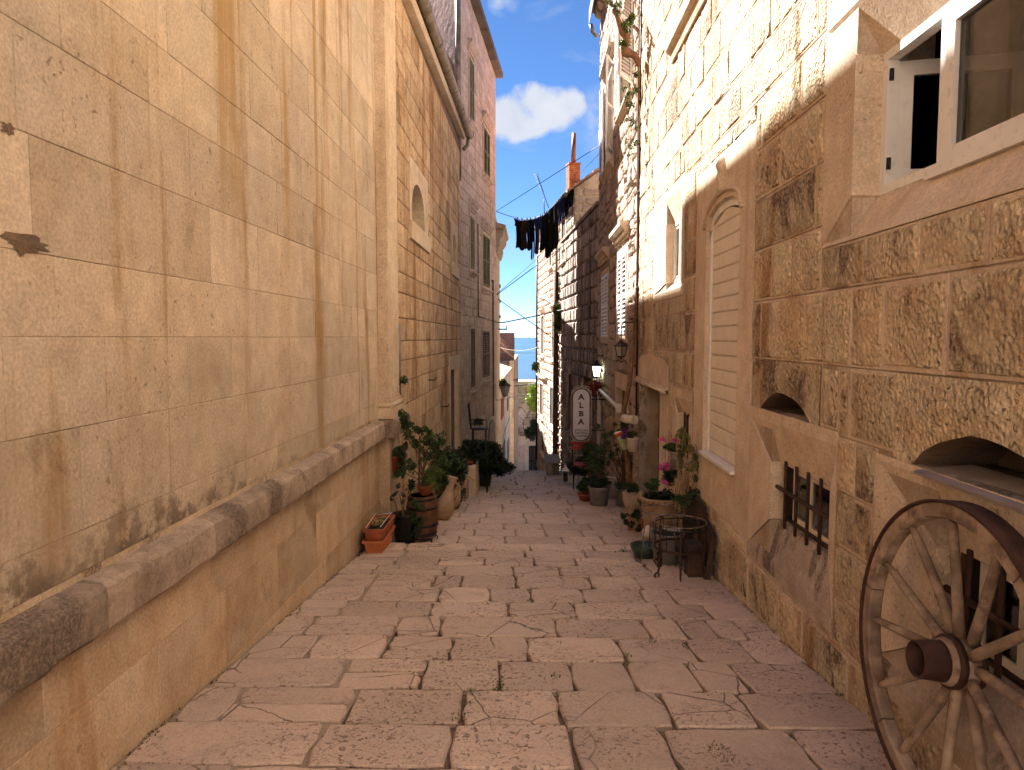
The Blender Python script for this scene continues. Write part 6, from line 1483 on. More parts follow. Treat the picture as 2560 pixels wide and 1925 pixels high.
for x, y, r, n in ((1575,55,0.10,420),(1568,70,0.09,300),(1583,45,0.06,180),(1535,18,0.07,120),(1522,8,0.06,100),(1558,112,0.05,200),(1555,104,0.04,120),(1560,222,0.05,60),(1570,240,0.06,120),(1578,262,0.07,160),(1590,190,0.05,120),(1590,225,0.05,130),(1582,305,0.07,100),(1570,300,0.06,100),(1592,320,0.06,60),(1578,365,0.08,90),(1588,355,0.05,70),(1562,350,0.05,40),(1575,390,0.05,40),(1545,30,0.05,60),(1550,15,0.05,80)):
    bush(mb, ptY(x, y, 10.85), (r,r,r*1.1), n//2, 0.05, 0.016, 5)
obj('foliage', mb, leaf_y, vn)
# ---- zinc and clay pots along the rubble house
t = thing('big_zinc_pot', 'wide grey zinc pot crowded with dark plants, largest in the right-hand row', 'pot', G3(1500, 1266)); c = G3(1500, 1266); c.y += 0.15; pot(t, c, 0.185, 0.315, zinc, 0.78, 'pot', 0.008, 0.025)
mb = MB(); bush(mb, c+Vector((0,0,0.40)), (0.24,0.2,0.12), 1500, 0.045, 0.011, 14); obj('low_foliage', mb, leaf_d, t)
mb = MB(); bush(mb, c+Vector((-0.02,0,0.75)), (0.24,0.22,0.40), 900, 0.055, 0.017, 14, spread=0.3); obj('foliage', mb, leaf_m, t)
mb = MB(); stems(mb, c+Vector((0,0,0.3)), [c+Vector((J(0.22), J(0.2), random.uniform(0.7,1.15))) for _ in range(10)], 0.007); obj('stems', mb, stem_m, t)
t = thing('white_rim_pot', 'grey pot with a white rim squeezed between two zinc pots', 'pot', G3(1532, 1258)); c = G3(1532, 1256); c.y += 0.35; pot(t, c, 0.13, 0.36, ivory_m, 0.8, 'pot', 0.008, 0.02)
t = thing('narrow_zinc_pot', 'narrower zinc pot with a tall thorny rose beside the trunk', 'pot', G3(1557, 1266)); c = G3(1557, 1267); c.y += 0.1; pot(t, c, 0.135, 0.30, zinc, 0.8, 'pot', 0.008, 0.02)
mb = MB(); bush(mb, c+Vector((0,0,0.36)), (0.17,0.15,0.09), 500, 0.04, 0.011, 8); obj('low_foliage', mb, leaf_m, t)
mb = MB(); tips = [c+Vector((J(0.34)-0.08, J(0.2), random.uniform(0.6,1.35))) for _ in range(26)]; stems(mb, c+Vector((0,0,0.28)), tips, 0.006, 0.05, 6); obj('stems', mb, stem_m, t)
mb = MB(); 
for q in tips: bush(mb, q, (0.09,0.08,0.10), 60, 0.04, 0.014, 3)
obj('foliage', mb, leaf_m, t)
t = thing('red_clay_pot', 'low reddish clay pot of fresh green leaves left of the big zinc pot', 'pot', G3(1465, 1256)); c = G3(1464, 1254); c.y += 0.12; pot(t, c, 0.125, 0.125, terra, 0.75)
mb = MB(); bush(mb, c+Vector((0,0,0.25)), (0.17,0.15,0.16), 800, 0.06, 0.02, 10); obj('foliage', mb, leaf_m, t)
# things further along on the right
ln = thing('white_lantern', 'white house-shaped candle lantern standing on the paving', 'lantern', G3(1414, 1211)); c = G3(1414, 1210); c.y += 0.1; w = 0.085
mb = MB(); mb.box((c.x-w, c.y-w, c.z), (c.x+w, c.y+w, c.z+0.03)); mb.box((c.x-w, c.y-w, c.z+0.30), (c.x+w, c.y+w, c.z+0.325))
for i in (-1, 1):
    for j in (-1, 1): mb.box((c.x+i*w-0.03*(i > 0)-0.0, c.y+j*w-0.012*(j > 0), c.z+0.03), (c.x+i*w+0.012*(i < 0)+0.0, c.y+j*w+0.012*(j < 0), c.z+0.30))
    mb.box((c.x-w+0.028, c.y-w, c.z+0.225), (c.x+w-0.028, c.y-w+0.02, c.z+0.30)); mb.box((c.x-w+0.028, c.y-w, c.z+0.03), (c.x+w-0.028, c.y-w+0.02, c.z+0.06))
obj('frame', mb, white_paint, ln)
mb = MB(); mb.lathe(c+UPV*0.325, [(w*1.5,0),(w*0.7,0.06),(w*0.45,0.075),(0.03,0.10),(0.03,0.125),(0.001,0.135)], 4, smooth=False, rot=math.pi/4); mb.ring(c+UPV*0.475, 0.02, 0.004, 12, 4, tilt=(Vector((1,0,0)), UPV)); obj('roof', mb, white_paint, ln)
mb = MB(); mb.box((c.x-w+0.029, c.y-w+0.022, c.z+0.031), (c.x+w-0.029, c.y+w-0.022, c.z+0.299)); obj('glass', mb, simple('dark_glass', (0.06,0.05,0.04), 0.15), ln)
for x, y, r, lab in ((1433, 1208, 0.10, 'small square white planter with a dark plant, right of the white lantern'), (1461, 1206, 0.11, 'second small white planter further right along the wall, half hidden by leaves')):
    c = G3(x, y); c.y += 0.1; t = thing('white_planter', lab, 'planter', c, 'small white planters'); mb = MB()
    mb.lathe(c, [(r*1.1,0),(r*1.3,0.14),(r*1.36,0.14),(r*1.36,0.16),(r*1.2,0.16),(r*1.15,0.1)], 4, smooth=False, rot=math.pi/4); obj('planter', mb, white_paint, t)
    mb = MB(); bush(mb, c+Vector((0,0,0.36)), (0.26,0.2,0.26), 800, 0.06, 0.014, 10); obj('foliage', mb, leaf_d, t)
# red bistro chair
c = Vector((ptY(1457, 1160, 15.0).x, 15.0, gz(15.0))); t = thing('red_chair', 'folding garden chair with red slats beneath the white shop sign', 'chair', c); sz = ptY(1457,1160,15.0).z; bz = ptY(1457,1108,15.0).z
for k in range(4): mb = MB(); mb.box((c.x-0.2, c.y-0.2+k*0.10, sz-0.012), (c.x+0.2, c.y-0.11+k*0.10, sz+0.008)); obj('seat_slat', mb, red_paint, t)
for k in range(2): mb = MB(); mb.box((c.x-0.24, c.y+0.2, bz-0.10*k-0.07), (c.x+0.24, c.y+0.225, bz-0.10*k)); obj('back_slat', mb, red_paint, t)
for i in (-1, 1):
    mb = MB(); mb.tube([(c.x+i*0.21, c.y-0.2, c.z), (c.x+i*0.21, c.y+0.2, sz+0.05), (c.x+i*0.22, c.y+0.23, bz)], 0.012, 6); obj('leg', mb, black_iron, t)
    mb = MB(); mb.tube([(c.x+i*0.19, c.y+0.2, c.z), (c.x+i*0.19, c.y-0.2, sz)], 0.012, 6); obj('leg', mb, black_iron, t)
# green shrub beside the chair
def potted(label, x, y, Y, rad, n, L, mat, potr, poth, pmat, gx=None, name='potted_plant', W=None, clumps=10):
    c = ptY(gx or x, y, Y); g = Vector((c.x, Y, gz(Y))); t = thing(name, label, 'plant', g); 
    if potr: pot(t, g, potr, poth, pmat)
    mb = MB(); cc = ptY(x, y, Y); bush(mb, cc, rad, n, L, W, clumps); obj('foliage', mb, mat, t)
    mb = MB(); stems(mb, g+UPV*(poth*0.8 if potr else 0), [cc+Vector((J(rad[0]*.7), J(rad[1]*.7), J(rad[2]*.7))) for _ in range(7)], 0.008); obj('stems', mb, stem_m, t); return t
potted('bright leafy shrub in front of the foot of the white sign', 1475, 1125, 14.2, (0.22,0.2,0.30), 800, 0.07, leaf_m, 0.14, 0.25, terra, clumps=8)
potted('dark spiky yucca in a pot beside the low bench', 1383, 1150, 20.6, (0.20,0.2,0.30), 240, 0.26, leaf_d, 0.15, 0.25, terra, W=0.014, clumps=3)
mb = MB(); bush(mb, ptY(1484, 980, 16.0), (0.22,0.15,0.30), 900, 0.045, 0.02, 10); hb = obj('hanging_blossom', mb, red_f); tag(hb, 'mass of dull red blossom hanging between the sign and the house', 'flowers')
# stone bench
c = G3(1376, 1187); bn = thing('stone_bench', 'low grey stone bench against the far right wall', 'bench', c); L_ = ptG(1363,1188); Rr = ptG(1392,1186)
mb = MB(); zt = c.z+0.38; mb.box((L_.x, c.y, zt-0.06), (Rr.x+0.1, c.y+1.2, zt)); obj('seat', mb, simple('grey_stone', (0.30,0.28,0.28), 0.8), bn)
mb = MB(); mb.box((L_.x+0.05, c.y+0.05, c.z-0.05), (L_.x+0.2, c.y+1.15, zt-0.06)); mb.box((Rr.x-0.12, c.y+0.05, c.z-0.05), (Rr.x+0.06, c.y+1.15, zt-0.06)); obj('support', mb, rust_m, bn)
# ---- wall lanterns
def lantern(name, label, top, h, wt, wb, mat, glassm, arm, cat='lantern', seg=6):
    t = thing(name, label, cat, (top[0], top[1], top[2]-h)); top = Vector(top)
    mb = MB(); mb.lathe(top-UPV*h, [(0.001,-0.05),(0.012,-0.035),(wb*0.5,-0.01),(wb*1.05,0),(wb*1.05,0.015),(wb,0.015)], seg, smooth=False); obj('base', mb, mat, t)
    mb = MB(); mb.lathe(top-UPV*h, [(wb*0.93,0.016),(wt*0.93,h*0.60)], seg, smooth=False); obj('glass', mb, glassm, t)
    for k in range(seg):
        a = 2*math.pi*k/seg; d = Vector((math.cos(a), math.sin(a), 0)); mb = MB(); mb.tube([top-UPV*h+d*wb+UPV*0.01, top-UPV*h*0.4+d*wt], 0.007, 4); obj('glazing_bar', mb, mat, t)
    mb = MB(); mb.lathe(top-UPV*h*0.41, [(wt*1.02,0),(wt*1.22,0.008),(wt*1.22,0.018),(wt*0.75,h*0.13),(wt*0.45,h*0.20),(wt*0.38,h*0.21),(wt*0.38,h*0.26),(wt*0.5,h*0.27),(wt*0.18,h*0.33),(wt*0.1,h*0.4),(0.001,h*0.41)], seg, smooth=False); obj('hood', mb, mat, t)
    mb = MB(); mb.tube(arm, 0.011, 6); obj('bracket', mb, mat, t); return t
YY = 11.2; q = ptY(1553, 848, YY); lam = simple('dark_lamp_metal', (0.05,0.03,0.03), 0.5, 0.3)
arm = [ptY(1594, 805, YY), ptY(1570, 806, YY), ptY(1560, 807, YY), ptY(1555, 813, YY), ptY(1553, 824, YY), q]
lantern('hanging_lantern', 'dark hanging lantern on a curved arm in front of the white shutters', q, ptY(1553,848,YY).z-ptY(1553,892,YY).z, 0.100, 0.060, lam, frost_m, arm, seg=4)
YY = 16.4; q = ptY(1492, 898, YY); lantern('lit_lantern', 'small glowing wall lantern above the shop sign', q, 0.42, 0.105, 0.06, black_iron, glow_m, [q, q+UPV*0.08, Vector((1.735, YY, q.z+0.1))])
mb = MB(); a = ptY(1484, 951, YY); mb.hexa([a, a+Vector((0.20,0,0.02)), a+Vector((0.24,0.25,0.02)), a+Vector((0.0,0.25,0)), a+Vector((0,0,0.025)), a+Vector((0.20,0,0.045)), a+Vector((0.24,0.25,0.045)), a+Vector((0,0.25,0.025))]); tag(obj('lamp_shelf', mb, ivory_m), 'little pale shelf under the glowing lantern', 'shelf')
YY = 24.9; q = ptY(1262, 947, YY); lantern('street_lantern', 'black street lantern on a bracket in front of the sea, far left', q, q.z-ptY(1262,990,YY).z, 0.19, 0.10, black_iron, frost_m, [q-UPV*0.63, ptY(1262,1000,YY), ptY(1246,1000,YY), ptY(1240,1000,YY)], seg=4)
# awning cassette and its post
aw = thing('rolled_awning', 'white rolled awning cassette sloping along the rubble house under the lantern', 'awning', (1.6, 14, -1))
mb = MB(); a, b = ptX(1499, 975, 1.60), ptX(1547, 1020, 1.60); mb.tube([a, b], 0.036, 14); obj('cassette', mb, white_paint, aw)
mb = MB(); mb.obox(b, Vector((1,0,0)), Vector((0,1,0)), UPV, 0.045, 0.02, 0.08); obj('end_plate', mb, white_paint, aw)
mb = MB(); a = ptY(1499, 945, 16.2); mb.tube([a, (a.x, 16.2, gz(16.2))], 0.045, 8); tag(obj('awning_post', mb, ivory_m), 'pale upright post between the shop sign and the awning', 'post')
mb = MB(); q = ptX(1528, 1062, 1.66); mb.lathe(q-UPV*0.16, [(0.001,0),(0.06,0.03),(0.12,0.14),(0.13,0.22),(0.09,0.30),(0.03,0.34),(0.001,0.35)], 14); tag(obj('carved_stone', mb, amph_m), 'pale lump of carved stone mounted on the wall below the awning', 'carving')
# ---- the shop sign
YS = 15.5; def_c = ptY(1453, 1037, YS); hw = 0.185; hh = 0.575-hw
sg = thing('shop_sign', 'tall white oval-ended shop sign reading ALBA in a scrolled iron frame', 'sign', (def_c.x, YS, def_c.z-0.6))
def stadium(r, h, n=14): return [(r*math.cos(math.pi*i/n), h+r*math.sin(math.pi*i/n)) for i in range(n+1)] + [(-r*math.cos(math.pi*i/n), -h-r*math.sin(math.pi*i/n)) for i in range(n+1)]
mb = MB(); mb.prism([def_c+Vector((x, 0, z)) for x, z in stadium(hw, hh)], (0, 0.02, 0)); obj('panel', mb, sign_m, sg)
for r, y, m in ((hw+0.012, 0.0, simple('sign_rim', (0.10,0.05,0.045), 0.5)), (hw+0.045, 0.01, ivory_m)):
    mb = MB(); L_ = [def_c+Vector((x, y, z)) for x, z in stadium(r, hh)]; mb.tube(L_+[L_[0]], 0.008, 5, caps=False); obj('frame', mb, m, sg)
def scroll(mb, c, r, a0, turns, flip=1, n=22):
    P = []
    for i in range(n+1):
        f = i/n; a = a0+flip*turns*2*math.pi*f; rr = r*(1-0.75*f); P.append(Vector((c[0]+rr*math.cos(a), c[1], c[2]+rr*math.sin(a))))
    mb.tube(P, 0.006, 4, caps=False)
mb = MB()
for s_ in (-1, 1):
    for dx, dz, r in ((0.05,0.62,0.05),(0.13,0.60,0.05),(0.19,0.52,0.045),(0.10,-0.66,0.06),(0.20,-0.60,0.05),(0.05,-0.60,0.04)):
        mb = MB(); scroll(mb, (def_c.x+s_*dx, YS, def_c.z+dz), r, -math.pi/2 if dz > 0 else math.pi/2, 1.25, s_); obj('scroll', mb, ivory_m, sg)
mb = MB(); mb.tube([def_c+Vector((0,0,0.60)), def_c+Vector((0,0,0.74))], 0.007, 4); obj('finial', mb, ivory_m, sg)
mb = MB(); scroll(mb, (def_c.x-0.2, YS, def_c.z-0.80), 0.09, 0.5, 1.4, 1); obj('scroll', mb, ivory_m, sg)
mb = MB(); mb.tube([def_c+Vector((-0.22,0,-0.90)), def_c+Vector((-0.1,0,-0.92)), def_c+Vector((0.24,0,-0.92))], 0.007, 4)
obj('foot_rail', mb, ivory_m, sg)
mb = MB()
for dz in (0.35, -0.35): mb.tube([def_c+Vector((hw+0.04, 0.01, dz)), Vector((1.70, YS+0.01, def_c.z+dz))], 0.012, 6)
obj('bracket', mb, black_iron, sg)
def text(parent, s, c, size, mat, shear=0, off=0.0, serif=False, stretch=1.0):
    cu = bpy.data.curves.new('t', 'FONT'); cu.body = s; cu.size = size; cu.align_x = 'CENTER'; cu.shear = shear; cu.offset = off; cu.extrude = 0.001; cu.resolution_u = 2
    to = bpy.data.objects.new('t', cu); C.objects.link(to); dg = bpy.context.evaluated_depsgraph_get(); me = bpy.data.meshes.new_from_object(to.evaluated_get(dg))
    bpy.data.objects.remove(to); mb = MB()
    for v in me.vertices: mb.v.append((c[0]+v.co.x*stretch, c[1]-0.003-v.co.z, c[2]+v.co.y))
    for p in me.polygons: mb.face(tuple(p.vertices))
    if serif:
        h = size*0.70; w = size*0.34
        bars = {'A': ((-0.30,0,0.12),(0.30,0,0.12),(0,1,0.12)), 'L': ((-0.16,0,0.1),(-0.20,1,0.12),(0.26,0.12,0.03)), 'B': ((-0.26,0,0.06),(-0.26,1,0.06))}[s]
        for bx, bz, bw in bars: x0 = c[0]+bx*size*stretch; z0 = c[2]+bz*h; mb.box((x0-bw*size*stretch, c[1]-0.006, z0-size*0.03), (x0+bw*size*stretch, c[1]-0.002, z0+size*0.03))
    bpy.data.meshes.remove(me)
    return obj('lettering', mb, mat, parent)
for k, chh in enumerate('ALBA'):
    q = ptY(1453, (1002, 1032, 1061, 1089)[k]-30+2.0, YS); text(sg, chh, (def_c.x-0.002, YS-0.001, ptY(1453, (992, 1013, 1034, 1054)[k], YS).z-0.058), 0.165, ink_m, off=0.006, serif=True, stretch=1.15)
for k, w_ in enumerate(('JEWELLERY', 'PAINTINGS', 'SOUVENIRS')):
    text(sg, w_, (def_c.x, YS-0.001, ptY(1453, 1076+7*k, YS).z-0.02), 0.062, ink_m, shear=0.3, off=0.001, stretch=0.95)
# ================================================================ LEFT props
def trough(label, c, mat, inside=True, broken=False):
    t = thing('terracotta_trough', label, 'planter', c, 'stacked terracotta troughs'); c = Vector(c); mb = MB(); a0, b0, a1, b1, h = 0.075, 0.25, 0.105, 0.30, 0.185
    def ringr(a, b, z): return mb.add([c+Vector((x, y, z)) for x, y in ((-a,-b),(a,-b),(a,b),(-a,b))])
    L_ = [ringr(a0,b0,0), ringr(a1-0.006,b1-0.006,h-0.03), ringr(a1+0.012,b1+0.012,h-0.03), ringr(a1+0.014,b1+0.014,h), ringr(a1-0.002,b1-0.002,h), ringr(a1-0.012,b1-0.012,h-0.05)]
    for i in range(5):
        for k in range(4): j = (k+1) % 4; mb.face((L_[i]+k, L_[i]+j, L_[i+1]+j, L_[i+1]+k))
    mb.face([L_[0]+k for k in range(4)][::-1]); obj('trough', mb, mat, t)
    mb = MB(); mb.poly([c+Vector((x, y, h-0.035)) for x, y in ((-a1+.01,-b1+.01),(a1-.01,-b1+.01),(a1-.01,b1-.01),(-a1+.01,b1-.01))]); obj('soil', mb, soil_m, t)
    return t
tc_ = Vector((-1.675, 7.50, gz(7.50)-0.015))
trough('lower terracotta trough of the two stacked by the left wall', tc_, simple('terracotta_orange', (0.47,0.15,0.055), 0.7, var=0.15, vs=8))
up_ = trough('upper terracotta trough with soil and white rods, stacked by the left wall', tc_+Vector((0.0,0.01,0.125)), terra)
mb = MB(); zq = tc_.z+0.125+0.19
for p, q in (((-0.09,-0.26),(-0.09,0.27)),((0.06,-0.22),(0.08,0.25)),((-0.09,0.27),(0.09,0.27))): mb.tube([(tc_.x+p[0], tc_.y+p[1], zq), (tc_.x+q[0], tc_.y+q[1], zq+0.03)], 0.004, 4)
obj('white_rod', mb, white_paint, up_)
mb = MB(); bush(mb, (tc_.x, tc_.y, zq-0.005), (0.08,0.22,0.02), 260, 0.03, 0.012, 9); obj('withered_plant', mb, simple('dry_leaf', (0.30,0.23,0.12), 0.8, tone=0.5), up_)
# barrel
bc = Vector((ptY(1056, 1300, 8.5).x, 8.5, gz(8.5))); ba = thing('wooden_barrel', 'dark wooden barrel with iron hoops carrying a potted shrub', 'barrel', bc)
bh0, bh1 = 0.07, 0.07+ (ptY(1056,1252,8.5).z - ptY(1056,1352,8.5).z)
prof = [(0.165, bh0), (0.19, bh0+0.12), (0.205, (bh0+bh1)/2), (0.19, bh1-0.12), (0.168, bh1)]
for k in range(16):
    a0, a1 = 2*math.pi*k/16+0.008, 2*math.pi*(k+1)/16-0.008; mb = MB(); mb.tone = random.random(); R_ = []
    for r, h in prof: R_.append(mb.add([bc+Vector((math.cos(a)*rr, math.sin(a)*rr, h)) for a, rr in ((a0, r), ((a0+a1)/2, r+0.002), (a1, r), (a1, r-0.02), (a0, r-0.02))]))
    for i in range(4):
        for q in range(5): mb.face((R_[i]+q, R_[i]+(q+1) % 5, R_[i+1]+(q+1) % 5, R_[i+1]+q))
    mb.face([R_[0]+q for q in range(5)]); mb.face([R_[-1]+q for q in range(5)]); obj('stave', mb, barrel_m, ba)
for h, r in ((bh0+0.04, 0.178), (bh0+0.15, 0.198), (bh1-0.15, 0.198), (bh1-0.04, 0.178)):
    mb = MB(); mb.lathe(bc, [(r, h-0.016), (r+0.005, h-0.014), (r+0.004, h+0.014), (r-0.001, h+0.016)], 32); obj('hoop', mb, black_iron, ba)
mb = MB(); mb.lathe(bc, [(0.0005, bh1-0.01), (0.16, bh1-0.01)], 24); obj('lid', mb, barrel_m, ba)
mb = MB(); mb.ring(bc+UPV*0.06, 0.17, 0.008, 28, 5)
for a in (0.3, 1.6, 2.9, 4.2, 5.5): d = Vector((math.cos(a), math.sin(a), 0)); mb.tube([bc+d*0.17+UPV*0.06, bc+d*0.19+UPV*0.03, bc+d*0.18], 0.008, 5)
obj('iron_foot', mb, black_iron, ba)
tp = bc+UPV*bh1; t = thing('terracotta_pot', 'terracotta pot standing on the barrel with a tall leafy shrub', 'pot', tp+Vector((0.02,0,0)))
pc_ = Vector((ptY(1064, 1250, 8.5).x, 8.5, tp.z)); pot(t, pc_, 0.092, 0.125, terra, 0.72, 'pot', 0.010, 0.025)
mb = MB(); tips = [ptY(x, y, 8.5+J(0.15)) for x, y in ((1005,1040),(1012,1060),(1050,1075),(1075,1095),(1100,1100),(1040,1110),(985,1130),(1000,1180),(1025,1165),(1080,1120),(1095,1135),(1060,1140),(1110,1160),(1020,1215),(1085,1180),(1030,1090),(1068,1105))]
stems(mb, pc_+UPV*0.12, tips, 0.008, 0.03, 6); mb.tube([ptY(1048,1225,8.55), ptY(1048,1150,8.55), ptY(1050,1090,8.55)], 0.012, 6); obj('stems', mb, stem_m, t)
mb = MB()
for q in tips: bush(mb, q, (0.10,0.10,0.09), 150, 0.045, 0.017, 5)
bush(mb, ptY(1010, 1055, 8.5), (0.08,0.08,0.09), 220, 0.04, 0.016, 5)
obj('foliage', mb, leaf_m, t)
mb = MB(); bush(mb, ptY(1085, 1195, 8.4), (0.14,0.12,0.16), 900, 0.06, 0.006, 8, droop=0.7, up=0.2); obj('trailing_leaves', mb, leaf_y, t)
mb = MB()
for q in ((1035,1255),(1045,1262),(1030,1290),(1050,1300)): bush(mb, ptY(*q, 8.25), (0.05,0.04,0.05), 30, 0.07, 0.02, 2, droop=0.5)
obj('large_leaves', mb, leaf_m, t)
# rubber plant and black tub left of the barrel
g = Vector((-1.60, 8.35, gz(8.35))); t = thing('rubber_plant', 'gangly dark-leaved rubber plant in a black tub beside the barrel', 'plant', g); pot(t, Vector((ptY(1012,1330,8.3).x, 8.3, gz(8.3))), 0.14, 0.38, simple('black_plastic', (0.012,0.011,0.011), 0.5), 0.85, 'tub')
b0 = Vector((ptY(1000,1330,8.25).x, 8.25, gz(8.25)+0.2))
mb = MB()
for pth in (((1003,1370),(998,1310),(992,1270),(982,1240)),((1005,1370),(1004,1310),(1006,1270),(998,1235)),((1008,1370),(1012,1310),(1008,1270),(1014,1245))): mb.tube([ptY(x, y, 8.2) for x, y in pth], 0.007, 5)
obj('stems', mb, stem_m, t)
gloss_m = simple('glossy_dark_leaf', (0.02,0.022,0.014), 0.3, spec=0.6)
for (x0, y0, x1, y1) in ((998,1226,974,1243),(992,1222,1000,1205),(1000,1228,1016,1243),(1006,1246,1008,1262),(982,1240,976,1252),(1012,1130,1016,1100)):
    mb = MB(); a, b = ptY(x0,y0,8.2), ptY(x1,y1,8.2); d = (b-a); n = Vector((0.2,-0.5,0.8)).normalized(); s = d.cross(n).normalized(); W_ = 0.032; i = mb.add([a, a.lerp(b,0.35)+s*W_-n*0.01, a.lerp(b,0.7)+s*W_*0.8-n*0.01, b, a.lerp(b,0.7)-s*W_*0.8-n*0.01, a.lerp(b,0.35)-s*W_-n*0.01, a.lerp(b,0.5)+n*0.012])
    for k in range(6): mb.face((i+k, i+(k+1) % 6, i+6))
    obj('leaf', mb, gloss_m, t)
# hanging red pot
hq = Vector((-1.735, 8.60, ptY(975, 1178, 8.6).z)); t = thing('hanging_red_pot', 'reddish brown plastic pot hanging from the ledge under the pilaster', 'pot', hq); pot(t, hq+Vector((0.012,0,0)), 0.125, 0.205, red_plastic, 0.78, 'pot', 0.006, 0.02)
mb = MB(); 
for dx, dy in ((-0.1,0),(0.1,0.03),(0.0,-0.1)): mb.tube([hq+Vector((dx+0.01,dy,0.2)), hq+Vector((0.02,0,0.72))], 0.003, 4)
obj('cord', mb, stem_m, t)
mb = MB(); bush(mb, hq+Vector((0.02,0,0.25)), (0.12,0.12,0.06), 300, 0.035, 0.01, 6); bush(mb, ptY(1003,1125,8.5), (0.10,0.1,0.10), 420, 0.035, 0.012, 7); bush(mb, ptY(1005,1150,8.5), (0.07,0.07,0.10), 220, 0.035, 0.012, 5); obj('foliage', mb, leaf_m, t)
# fern on the corner pipe
q = ptY(1005, 950, 9.1); t = thing('wall_fern', 'small green fern sprouting beside the grey corner pipe', 'fern', q); mb = MB(); bush(mb, q, (0.07,0.06,0.07), 160, 0.05, 0.012, 5); bush(mb, ptY(996,1005,9.1), (0.03,0.03,0.05), 60, 0.04, 0.01, 3); obj('foliage', mb, leaf_m, t)
# two curved clay vessels
def vessel(label, g, h, tilt):
    t = thing('clay_vessel', label, 'vase', g, 'clay amphorae behind the barrel'); ax_ = Vector((tilt, 0.15, 1)).normalized(); sx = Vector((0,1,0)).cross(ax_).normalized(); sy = ax_.cross(sx); mb = MB()
    P = [(0.001,0.0),(0.07,0.01),(0.115,0.08),(0.125,0.16),(0.105,0.25),(0.07,0.33),(0.052,0.40),(0.05,0.47),(0.062,0.52),(0.075,0.56),(0.07,0.57),(0.05,0.52)]
    mb.lathe(g, [(r*h/0.57, z*h/0.57) for r, z in P], 22, ax=(sx, sy, ax_)); obj('body', mb, amph_m, t)
    mb = MB(); k = h/0.57; mb.tube([Vector(g)+ax_*0.5*k+sx*0.06*k, Vector(g)+ax_*0.47*k+sx*0.12*k, Vector(g)+ax_*0.36*k+sx*0.13*k, Vector(g)+ax_*0.28*k+sx*0.10*k], 0.014*k, 6); obj('handle', mb, amph_m, t)
vessel('pale clay amphora with a narrow neck, just behind the barrel', G3(1104, 1300), 0.66, 0.25); vessel('second pale clay amphora, further down beside the dark bush', G3(1122, 1274), 0.72, 0.22)
# bushes, stone boxes, tub, chair
potted('dense dark oleander bush spilling behind the clay amphorae', 1128, 1188, 11.2, (0.30,0.4,0.44), 7000, 0.085, leaf_d, 0.2, 0.2, black_iron, gx=1125, name='dark_bush', W=0.016, clumps=26)
potted('dark glossy shrub filling the space above the amphorae', 1112, 1165, 10.6, (0.24,0.3,0.26), 3200, 0.07, leaf_m, 0, 0, None, name='dark_bush', W=0.016, clumps=14)
sb_ = thing('stone_step_box', 'rough stone planter boxes stepping down along the chapel wall', 'planter', (-1.4, 12.4, gz(12.3)))
pA = G3(1165, 1252); mb = MB(); mb.tone=.7; mb.hexa([(-1.88, pA.y, pA.z-0.05),(pA.x, pA.y, pA.z-0.05),(pA.x-0.02, pA.y+0.8, pA.z-0.1),(-1.88, pA.y+0.8, pA.z-0.1),(-1.88, pA.y, pA.z+0.34),(pA.x+0.02, pA.y, pA.z+0.36),(pA.x-0.02, pA.y+0.8, pA.z+0.34),(-1.88, pA.y+0.8, pA.z+0.34)]); obj('front_block', mb, amph_m, sb_)
pB = G3(1187, 1243); mb = MB(); mb.tone=.5; mb.box((-1.88, pB.y+0.15, pB.z-0.15), (pB.x, pB.y+1.3, ptY(1185,1168,pB.y+0.15).z)); obj('rear_block', mb, dressed, sb_)
mb = MB(); mb.tube([ptY(1150,1172,pB.y+0.1), ptY(1162,1180,pB.y+0.08), ptY(1175,1192,pB.y+0.06), ptY(1187,1202,pB.y+0.08)], 0.014, 6); tag(obj('yellow_strap', mb, simple('yellow_rope', (0.55,0.32,0.03), 0.7)), 'yellow strap hanging over the stone planter box', 'strap')
q = ptY(1171, 1167, pB.y+0.4); t = thing('low_red_pot', 'low red pot with dry twigs on top of the stone box', 'pot', q); pot(t, q, 0.085, 0.12, red_plastic, 0.8); mb = MB(); bush(mb, q+UPV*0.2, (0.14,0.1,0.10), 300, 0.05, 0.006, 6); obj('foliage', mb, leaf_m, t); mb = MB(); stems(mb, q+UPV*0.1, [ptY(x, y, pB.y+0.3) for x, y in ((1120,1125),(1130,1118),(1165,1112),(1175,1105))], 0.004); obj('twigs', mb, stem_m, t)
g = G3(1212, 1216); t = thing('black_tub_shrub', 'big dark shrub in a black square tub on the left side', 'shrub', g); mb = MB(); mb.lathe(g+Vector((0,0.15,0)), [(0.17,0),(0.215,0.28),(0.235,0.285),(0.235,0.32),(0.2,0.32),(0.19,0.25)], 4, smooth=False, rot=math.pi/4); obj('tub', mb, simple('dark_green_tub', (0.012,0.018,0.015), 0.5), t)
mb = MB(); bush(mb, ptY(1205, 1145, 14.8), (0.46,0.4,0.40), 7000, 0.09, 0.02, 34); bush(mb, ptY(1250, 1170, 15.8), (0.34,0.3,0.24), 3200, 0.09, 0.02, 20); bush(mb, ptY(1170, 1135, 14.0), (0.25,0.3,0.25), 1800, 0.09, 0.018, 14); obj('foliage', mb, leaf_d, t)
mb = MB(); stems(mb, g+Vector((0,0.15,0.3)), [ptY(x, y, 15.0) for x, y in ((1195,1110),(1215,1100),(1235,1120),(1180,1130))], 0.012); obj('stems', mb, stem_m, t)
